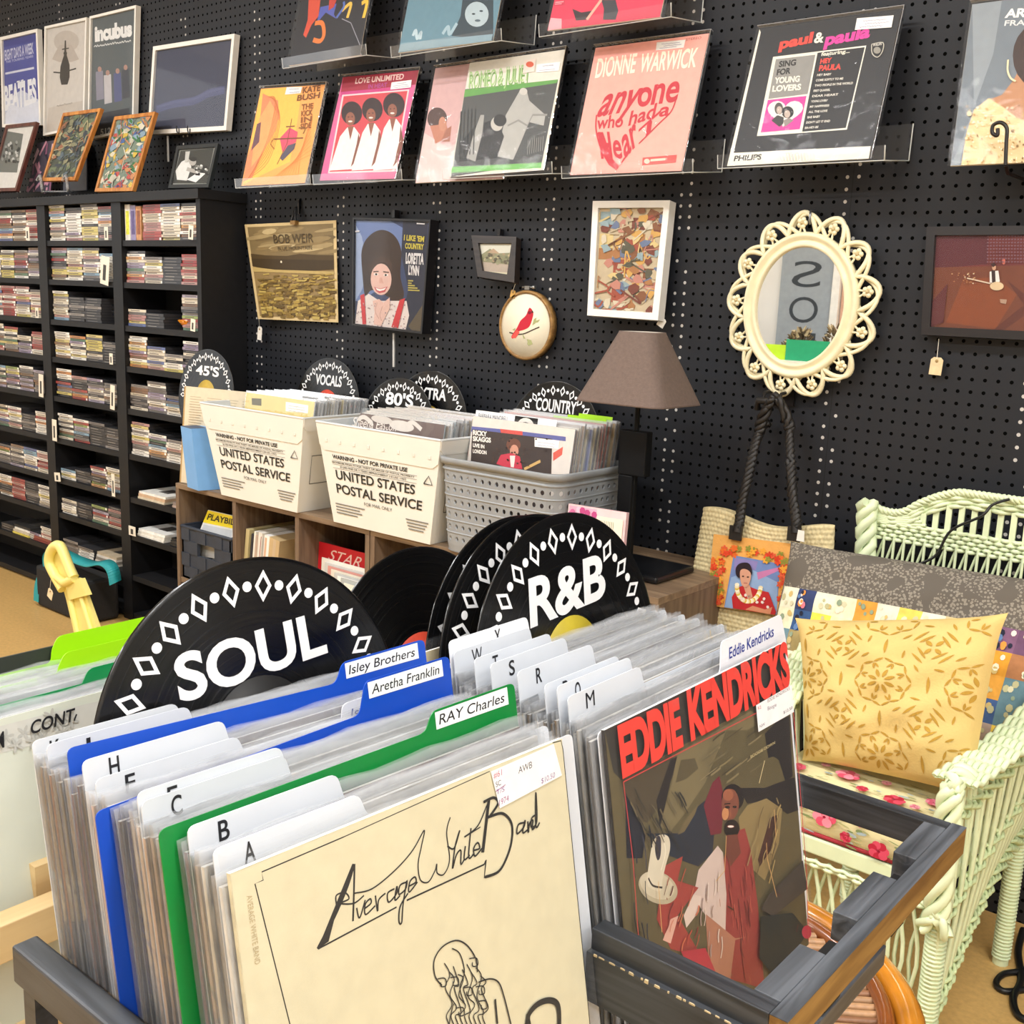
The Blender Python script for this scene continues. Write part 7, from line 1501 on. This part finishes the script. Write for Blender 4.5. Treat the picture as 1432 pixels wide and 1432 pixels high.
for j in range(NROW):
    for i in range(NCOL):
        u0, u1 = .02 + .96 * i / NCOL, .02 + .96 * (i + 1) / NCOL; v1_ = VB - (VB - .03) * j / NROW; v0_ = VB - (VB - .03) * (j + 1) / NROW
        base = first[i] if j == 0 else second[i] if j == 1 else rw.choice(PC)
        b.grid(lambda u, v: f(u0 + (u1 - u0) * u, v0_ + (v1_ - v0_) * v, 1, .0016 + .0012 * math.sin(u * 3.14) * math.sin(v * 3.14)), 6, 5, mat(base, .9, noise=.12, ns=60))
        for k in range(9 if base in ('#2e3a63', '#7a5674', '#31507e') else 4):
            uu, vv = rw.uniform(.15, .85), rw.uniform(.15, .85); rr_ = rw.uniform(.08, .18)
            pts = [f(u0 + (u1 - u0) * (uu + rr_ * math.cos(a) * .8), v0_ + (v1_ - v0_) * (vv + rr_ * math.sin(a)), 1, .0034 + .0001 * k) for a in [6.283 * q / 7 for q in range(7)]]
            b.add(pts, [tuple(range(7))], mat(rw.choice(['#d8788a', '#e0903f', '#5a7aa8', '#1c2036', '#e8d8d0'] if base in ('#2e3a63', '#31507e', '#7a5674') else ['#b9b48a', '#cfcaa8', '#8a9a80', '#e8e2c8', '#c9b070']), .9))
b.build('quilted_cushion', label='long grey leaf print cushion with patchwork squares, behind the yellow cushion', cat='cushion')
# yellow damask cushion in front
YC = mat('#d2b672', .85, noise=.05, ns=20, bump=.15, bs=260); YD = mat('#ad862f', .85, noise=.08, ns=60)
c = [atY(1120, 1083, 1.742), atY(1362, 1118, 1.742), atY(1410, 857, 1.845), atY(1112, 864, 1.845)]; c[0].z = max(c[0].z, .452); c[1].z = max(c[1].z, .452)
f2 = cushion_fn(c, .062, 2.4, .055); b = MB(); b.grid(lambda u, v: f2(u, v, 1), 48, 48, YC); b.grid(lambda u, v: f2(u, v, -.7), 24, 24, YC)
def leafs(u0, v0, u1, v1, w_):
    n = 6; vs = []; du, dv = u1 - u0, v1 - v0; L = math.hypot(du, dv)
    if L < 1e-6: return
    nx, ny = -dv / L, du / L; w_ = w_ * 1.35; up_s, dn = [], []
    for k in range(n + 1):
        t = k / n; h_ = w_ * max(.02, math.sin(3.1416 * t)) ** .7; x_, y_ = u0 + du * t, v0 + dv * t; up_s.append((x_ + nx * h_, y_ + ny * h_)); dn.append((x_ - nx * h_, y_ - ny * h_))
    for p_ in up_s + dn:
        if not (.02 < p_[0] < .98 and .02 < p_[1] < .98): return
    vs = [f2(*p_, 1, .0013) for p_ in up_s] + [f2(*p_, 1, .0013) for p_ in dn]
    b.add(vs, [(k, k + 1, n + 2 + k, n + 1 + k) for k in range(n)], YD, True)
TS = .46; QK = 1.28
for gi in range(-1, 4):
    for gj in range(-1, 4):
        for cx_, cy_, kind in ((gi * TS + .06, gj * TS + .1, 0), (gi * TS + .06 + TS / 2, gj * TS + .1 + TS / 2, 1)):
            ps = lambda r_, a: (cx_ + QK * r_ * math.cos(a), cy_ + QK * r_ * math.sin(a))
            if kind == 0:
                for k in range(8):
                    a = math.radians(45 * k + 22.5); leafs(*ps(.018, a), *ps(.062, a), .0075); leafs(*ps(.07, a - .16), *ps(.098, a - .02), .0045); leafs(*ps(.07, a + .16), *ps(.098, a + .02), .0045); leafs(*ps(.104, a), *ps(.118, a + .38), .0045); leafs(*ps(.104, a), *ps(.118, a - .38), .0045)
            else:
                for k in range(4):
                    a = math.radians(90 * k); leafs(*ps(.01, a + .78), *ps(.045, a + .78), .008); leafs(*ps(.06, a), *ps(.06, a + 1.2), .005); leafs(*ps(.085, a + .35), *ps(.085, a + 1.2), .005)
                for k in range(8): a = math.radians(45 * k + 10); leafs(*ps(.108, a), *ps(.128, a + .3), .0045)
        leafs(gi * TS + .06 + TS * .5, gj * TS + .1 - .05, gi * TS + .06 + TS * .5, gj * TS + .1 + .05, .006); leafs(gi * TS + .06 - .0, gj * TS + .1 + TS * .5 - .05, gi * TS + .06, gj * TS + .1 + TS * .5 + .05, .006)
b.build('throw_cushion', label='square yellow cushion with embossed star pattern on the mint chair', cat='cushion')
# ================================================================== straw tote bag on a black hook
ZH = (940, 560, .3436)
STR = mat('#d3c498', .85, noise=.18, ns=120)
bag = thing('straw_bag', 'woven straw tote bag with black braided handles hanging on the black wall', 'bag', (-1.07, 2.22, .42))
tl_, tr_ = atY(984, 714, 2.205), atY(1167, 742, 2.205); bl_ = V((tl_.x - .03, 2.19, .43)); br_ = V((tr_.x + .03, 2.19, .43))
def fb(u, v, s=1):
    p = bl_ * ((1 - u) * (1 - v)) + br_ * (u * (1 - v)) + tr_ * (u * v) + tl_ * ((1 - u) * v)
    bul = .03 * (1 - abs(2 * u - 1) ** 3) ** .5 * (.5 + .5 * (1 - v))
    tex = .0036 * abs(math.sin(u * 3.1416 * 34 + (int(v * 33.99) % 2) * 1.57)) * abs(math.sin(v * 3.1416 * 34))
    z = .012 * math.sin(u * 7 + .8) * v ** 3
    return p + V((0, -s * (bul + (tex if s > 0 else 0)) + (.0 if s > 0 else 0), z))
b = MB(); b.grid(lambda u, v: fb(u, v), 150, 136, STR); b.grid(lambda u, v: fb(u, v, -.9), 40, 30, STR); part('bag_body', bag, b)
c = [atY(988, 846, 2.158), atY(1098, 862, 2.158), atY(1110, 761, 2.17), atY(998, 747, 2.17)]
b = MB(); slab(b, c, .004, mat('#e0a354', .85, noise=.08, bump=.2, bs=200)); A = Art(b, *c, crop=ZH)
A.poly([(250, 630), (440, 665), (425, 872), (212, 842)], '#6f86b8'); A.poly([(240, 720), (330, 690), (430, 740), (425, 870), (214, 842)], '#8ea9cf'); A.poly([(255, 640), (350, 655), (340, 690), (250, 690)], '#8a80b4'); A.poly([(345, 700), (430, 680), (440, 690), (350, 730)], '#c27aa8')
r = random.Random(8)
for k in range(110):
    e = k % 4; t = r.random()
    if e == 0: x_, y_ = 190 + 280 * t, 600 + 45 * t + r.uniform(-20, 20)
    elif e == 1: x_, y_ = 195 + r.uniform(-25, 25) - 25 * t, 610 + 210 * t
    elif e == 2: x_, y_ = 470 + r.uniform(-22, 18) - 15 * t, 640 + 200 * t
    else: x_, y_ = 180 + r.uniform(-20, 25), 760 + 70 * t
    c_ = r.choice(['#d8482a', '#e06a2c', '#c93a24', '#e6a03a', '#8a8a3a', '#d85a3a'])
    for q in range(5): a = 1.2566 * q + k; A.ell(x_ + 8 * math.cos(a), y_ + 8 * math.sin(a), 7, 5, c_, a, 6)
A.poly(sp2([(272, 720), (262, 685), (280, 662), (315, 662), (328, 690), (322, 712)], 4, True), '#2a2028'); A.poly(sp2([(280, 695), (300, 685), (322, 700), (322, 730), (305, 760), (285, 745)], 4, True), '#d09a80'); A.ell(292, 715, 5, 3, '#3a2420'); A.ell(312, 718, 5, 3, '#3a2420'); A.line([(295, 742), (310, 743)], 3, '#a85a50')
A.poly([(245, 800), (270, 760), (300, 750), (350, 770), (395, 780), (425, 860), (420, 872), (250, 845)], '#b82c30'); A.poly([(290, 745), (318, 750), (330, 800), (310, 810)], '#d09a80'); A.poly([(300, 850), (330, 835), (380, 850), (410, 840), (400, 880)], '#cf8a68')
for k in range(26): a = k / 25 * 3.1416; x_, y_ = 315 + 48 * math.cos(a + .15), 755 + 62 * math.sin(a + .1); A.ell(x_, y_, 10, 8, ('#ead9b0', '#f2ead0', '#d9b84a')[k % 3], a, 7)
for k in range(9): A.ell(r.uniform(260, 400), r.uniform(790, 850), 7, 6, '#e8d8d0', k, 6)
part('picture_patch', bag, b)
BKL = mat('#1b1714', .55, noise=.2, ns=60)
for P0, P1, top in ((atY(1032, 737, 2.165), (1062, 604), 2.225), (atY(1114, 738, 2.165), (1104, 600), 2.225)):
    b = MB(); e = atY(*P1, top); mid = (P0 + e) / 2 + V((0, -.008, 0)); braid(b, [P0, mid, e, e + V((.014 if P1[0] < 1080 else -.014, .012, .022))], .008, .0065, 9, BKL, 3)
    b.tube([P0 - V((0, 0, .012)), P0 + (e - P0) * .16], .0115, BKL, 8); q = P0 + V((-.018, -.006, -.03)); b.obox(q, (.03, 0, 0), (0, .006, 0), (0, 0, .032), BKL); part('handle', bag, b)
b = MB(); e1, e2 = atY(1062, 604, 2.225), atY(1104, 600, 2.225); braid(b, [e1, (e1.x + .006, 2.222, 1.0), ((e1.x + e2.x) / 2, 2.218, 1.052), (e2.x - .004, 2.222, 1.0), e2], .008, .0065, 3, BKL, 3); part('handle', bag, b)
b = MB(); h0 = atY(1092, 566, 2.28); b.tube([(h0.x - .035, 2.235, 1.02), (h0.x - .03, 2.225, 1.04), (h0.x + .03, 2.225, 1.04), (h0.x + .035, 2.235, 1.02)], .008, BKL, 8)
for dx in (-.02, .02): b.tube([(h0.x + dx, WALL_Y - .001, 1.062), (h0.x + dx, 2.235, 1.058), (h0.x + dx, 2.225, 1.04)], .004, R8, 6)
b.box((h0.x - .03, WALL_Y - .01, 1.03), (h0.x + .03, WALL_Y - .002, 1.075), R8); b.build('bag_hook', label='black double wall hook holding the straw bag handles', cat='hook')
b = MB(); s_ = atY(1117, 745, 2.15); b.prism([s_ + V((-.004, 0, -.018)), s_ + V((.014, 0, -.018)), s_ + V((.012, 0, .006)), s_ + V((-.002, 0, .006))], V((0, .001, 0)), mat('#ece8e0', .6)); b.build('price_tag', label='small white tag at the right handle of the straw bag', cat='price tag', group='hanging price tags')
# ================================================================== rattan stool under the rack
AMB = mat('#c47d22', .2, noise=.25, ns=14, coat=.6); AMD = mat('#7d431b', .25, noise=.25, ns=18, coat=.5)
sx, sy, sz = -.578, 1.098, .42
st = thing('rattan_stool', 'round amber rattan stool with woven seat under the black rack', 'stool', (sx, sy, 0))
circ = lambda R, z, n=64: [V((sx + R * math.cos(6.2832 * k / n), sy + R * math.sin(6.2832 * k / n), z)) for k in range(n)]
part('rim', st, MB().tube(circ(.264, sz - .02), .019, AMB, 12, closed=True)); part('inner_ring', st, MB().tube(circ(.234, sz - .012), .011, AMD, 10, closed=True))
b = MB(); WCK = [mat('#b58a62', .5, noise=.2, ns=80, coat=.2), mat('#8a5f40', .5, noise=.2, ns=80, coat=.2)]
for i in range(34):
    d = -.222 + .444 * i / 33; L = math.sqrt(max(.0005, .225 ** 2 - d * d)); n = max(4, int(L * 2 / .0075))
    b.tube([V((sx + (-L + 2 * L * k / n) * .8 - d * .6, sy + (-L + 2 * L * k / n) * .6 + d * .8, sz - .016 + .0035 * math.sin(3.1416 * (k + i)))) for k in range(n + 1)], .0058, WCK[i % 2 if i % 5 else 0], 5)
b.lathe([(0, -.002), (.22, -.002)], mat('#4a3020', .8), 32, Matrix.Translation((sx, sy, sz - .02)))
part('woven_seat', st, b)
for k in range(4):
    a = .785 + 1.5708 * k; b = MB(); b.tube(spline([(sx + .235 * math.cos(a), sy + .235 * math.sin(a), sz - .03), (sx + .2 * math.cos(a), sy + .2 * math.sin(a), .2), (sx + .24 * math.cos(a), sy + .24 * math.sin(a), 0.001)], 6), .017, AMB, 10)
    part('leg', st, b)
b = MB()
for k in range(18):
    a = 6.2832 * (.84 + .008 * k); p = circ(.258, sz - .022)[0]; b.tube([V((sx + (.264 + .0205 * math.cos(q)) * math.cos(a), sy + (.264 + .0205 * math.cos(q)) * math.sin(a), sz - .02 + .0205 * math.sin(q))) for q in [6.283 * j / 10 for j in range(10)]], .0028, mat('#caa070', .4), 4, closed=True)
part('cane_wrap', st, b); part('lower_ring', st, MB().tube(circ(.195, .2), .012, AMD, 8, closed=True))
# ================================================================== yellow plastic handle, cords
YEL = mat('#eadd86', .35, noise=.04, ns=10); yy = 1.7; YK = (0, 560, .2514)
yp = lambda x, y, d=0.: atY(x * .2514, 560 + y * .2514, yy + d)
yh = thing('plastic_scoop', 'tall pale yellow plastic scoop handle standing on the floor at left', 'scoop', (yp(480, 1300).x, yy, 0))
out = [yp(*q) for q in sp2([(420, 1335), (385, 1180), (350, 1050), (300, 960), (274, 905), (278, 850), (305, 808), (335, 810), (358, 860), (385, 930), (412, 985)], 5)] + [yp(440, 992), yp(478, 1085), yp(555, 1300)]
foot = [V((out[-1].x + .09, yy, .0)), V((out[0].x + .08, yy, .0))]
b = MB(); b.prism(out + foot, V((0, .012, 0)), YEL, True)
rim = [yp(*q, -.01) for q in sp2([(350, 1050), (300, 960), (276, 905), (280, 850), (306, 812), (335, 812), (358, 860), (385, 930), (410, 985)], 6)]
part('blade', yh, b); part('rim', yh, MB().tube(rim, [.017] * len(rim), YEL, 10).tube([yp(318, 985, -.012), yp(360, 1015, -.02), yp(412, 990, -.012)], .014, YEL, 10))
b = MB(); P = [yp(360, 1020, -.015), yp(440, 992, -.015), yp(480, 1085, -.015), yp(385, 1110, -.015)]; b.prism(P, V((0, .02, 0)), YEL); b.tube([yp(395, 1110, -.004), yp(440, 1330, -.004), foot[1] + V((.03, -.004, 0))], .011, YEL, 8); b.tube([yp(455, 1100, -.004), yp(520, 1320, -.004), foot[0] + V((-.02, -.004, 0))], .009, YEL, 8); part('shaft', yh, b)
tagg('small cream tag on a string hanging from the yellow scoop handle', yp(287, 965, -.02), yp(278, 1076, -.02), .03, .035, '#e6d3ae', .4)
CB = mat('#0c0c0d', .45)
fl = lambda x, y, z=.006: atZ(x, y, z)
b = MB(); b.tube(spline([tuple(fl(1460, 1340)), tuple(fl(1432, 1357)), tuple(fl(1404, 1362)), tuple(fl(1393, 1375)), tuple(fl(1404, 1386)), tuple(fl(1432, 1384)), tuple(fl(1460, 1378))], 8), .006, CB, 8); b.build('cord', label='black looped cord on the floor by the rear chair leg', cat='cord')
b = MB(); b.tube(spline([tuple(fl(1431, 1300, .02)), tuple(fl(1424, 1330)), tuple(fl(1428, 1370)), tuple(fl(1417, 1395)), tuple(fl(1424, 1420)), tuple(fl(1445, 1430))], 8), .007, CB, 8); b.build('cord', label='thicker black cord at the lower right edge', cat='cord')
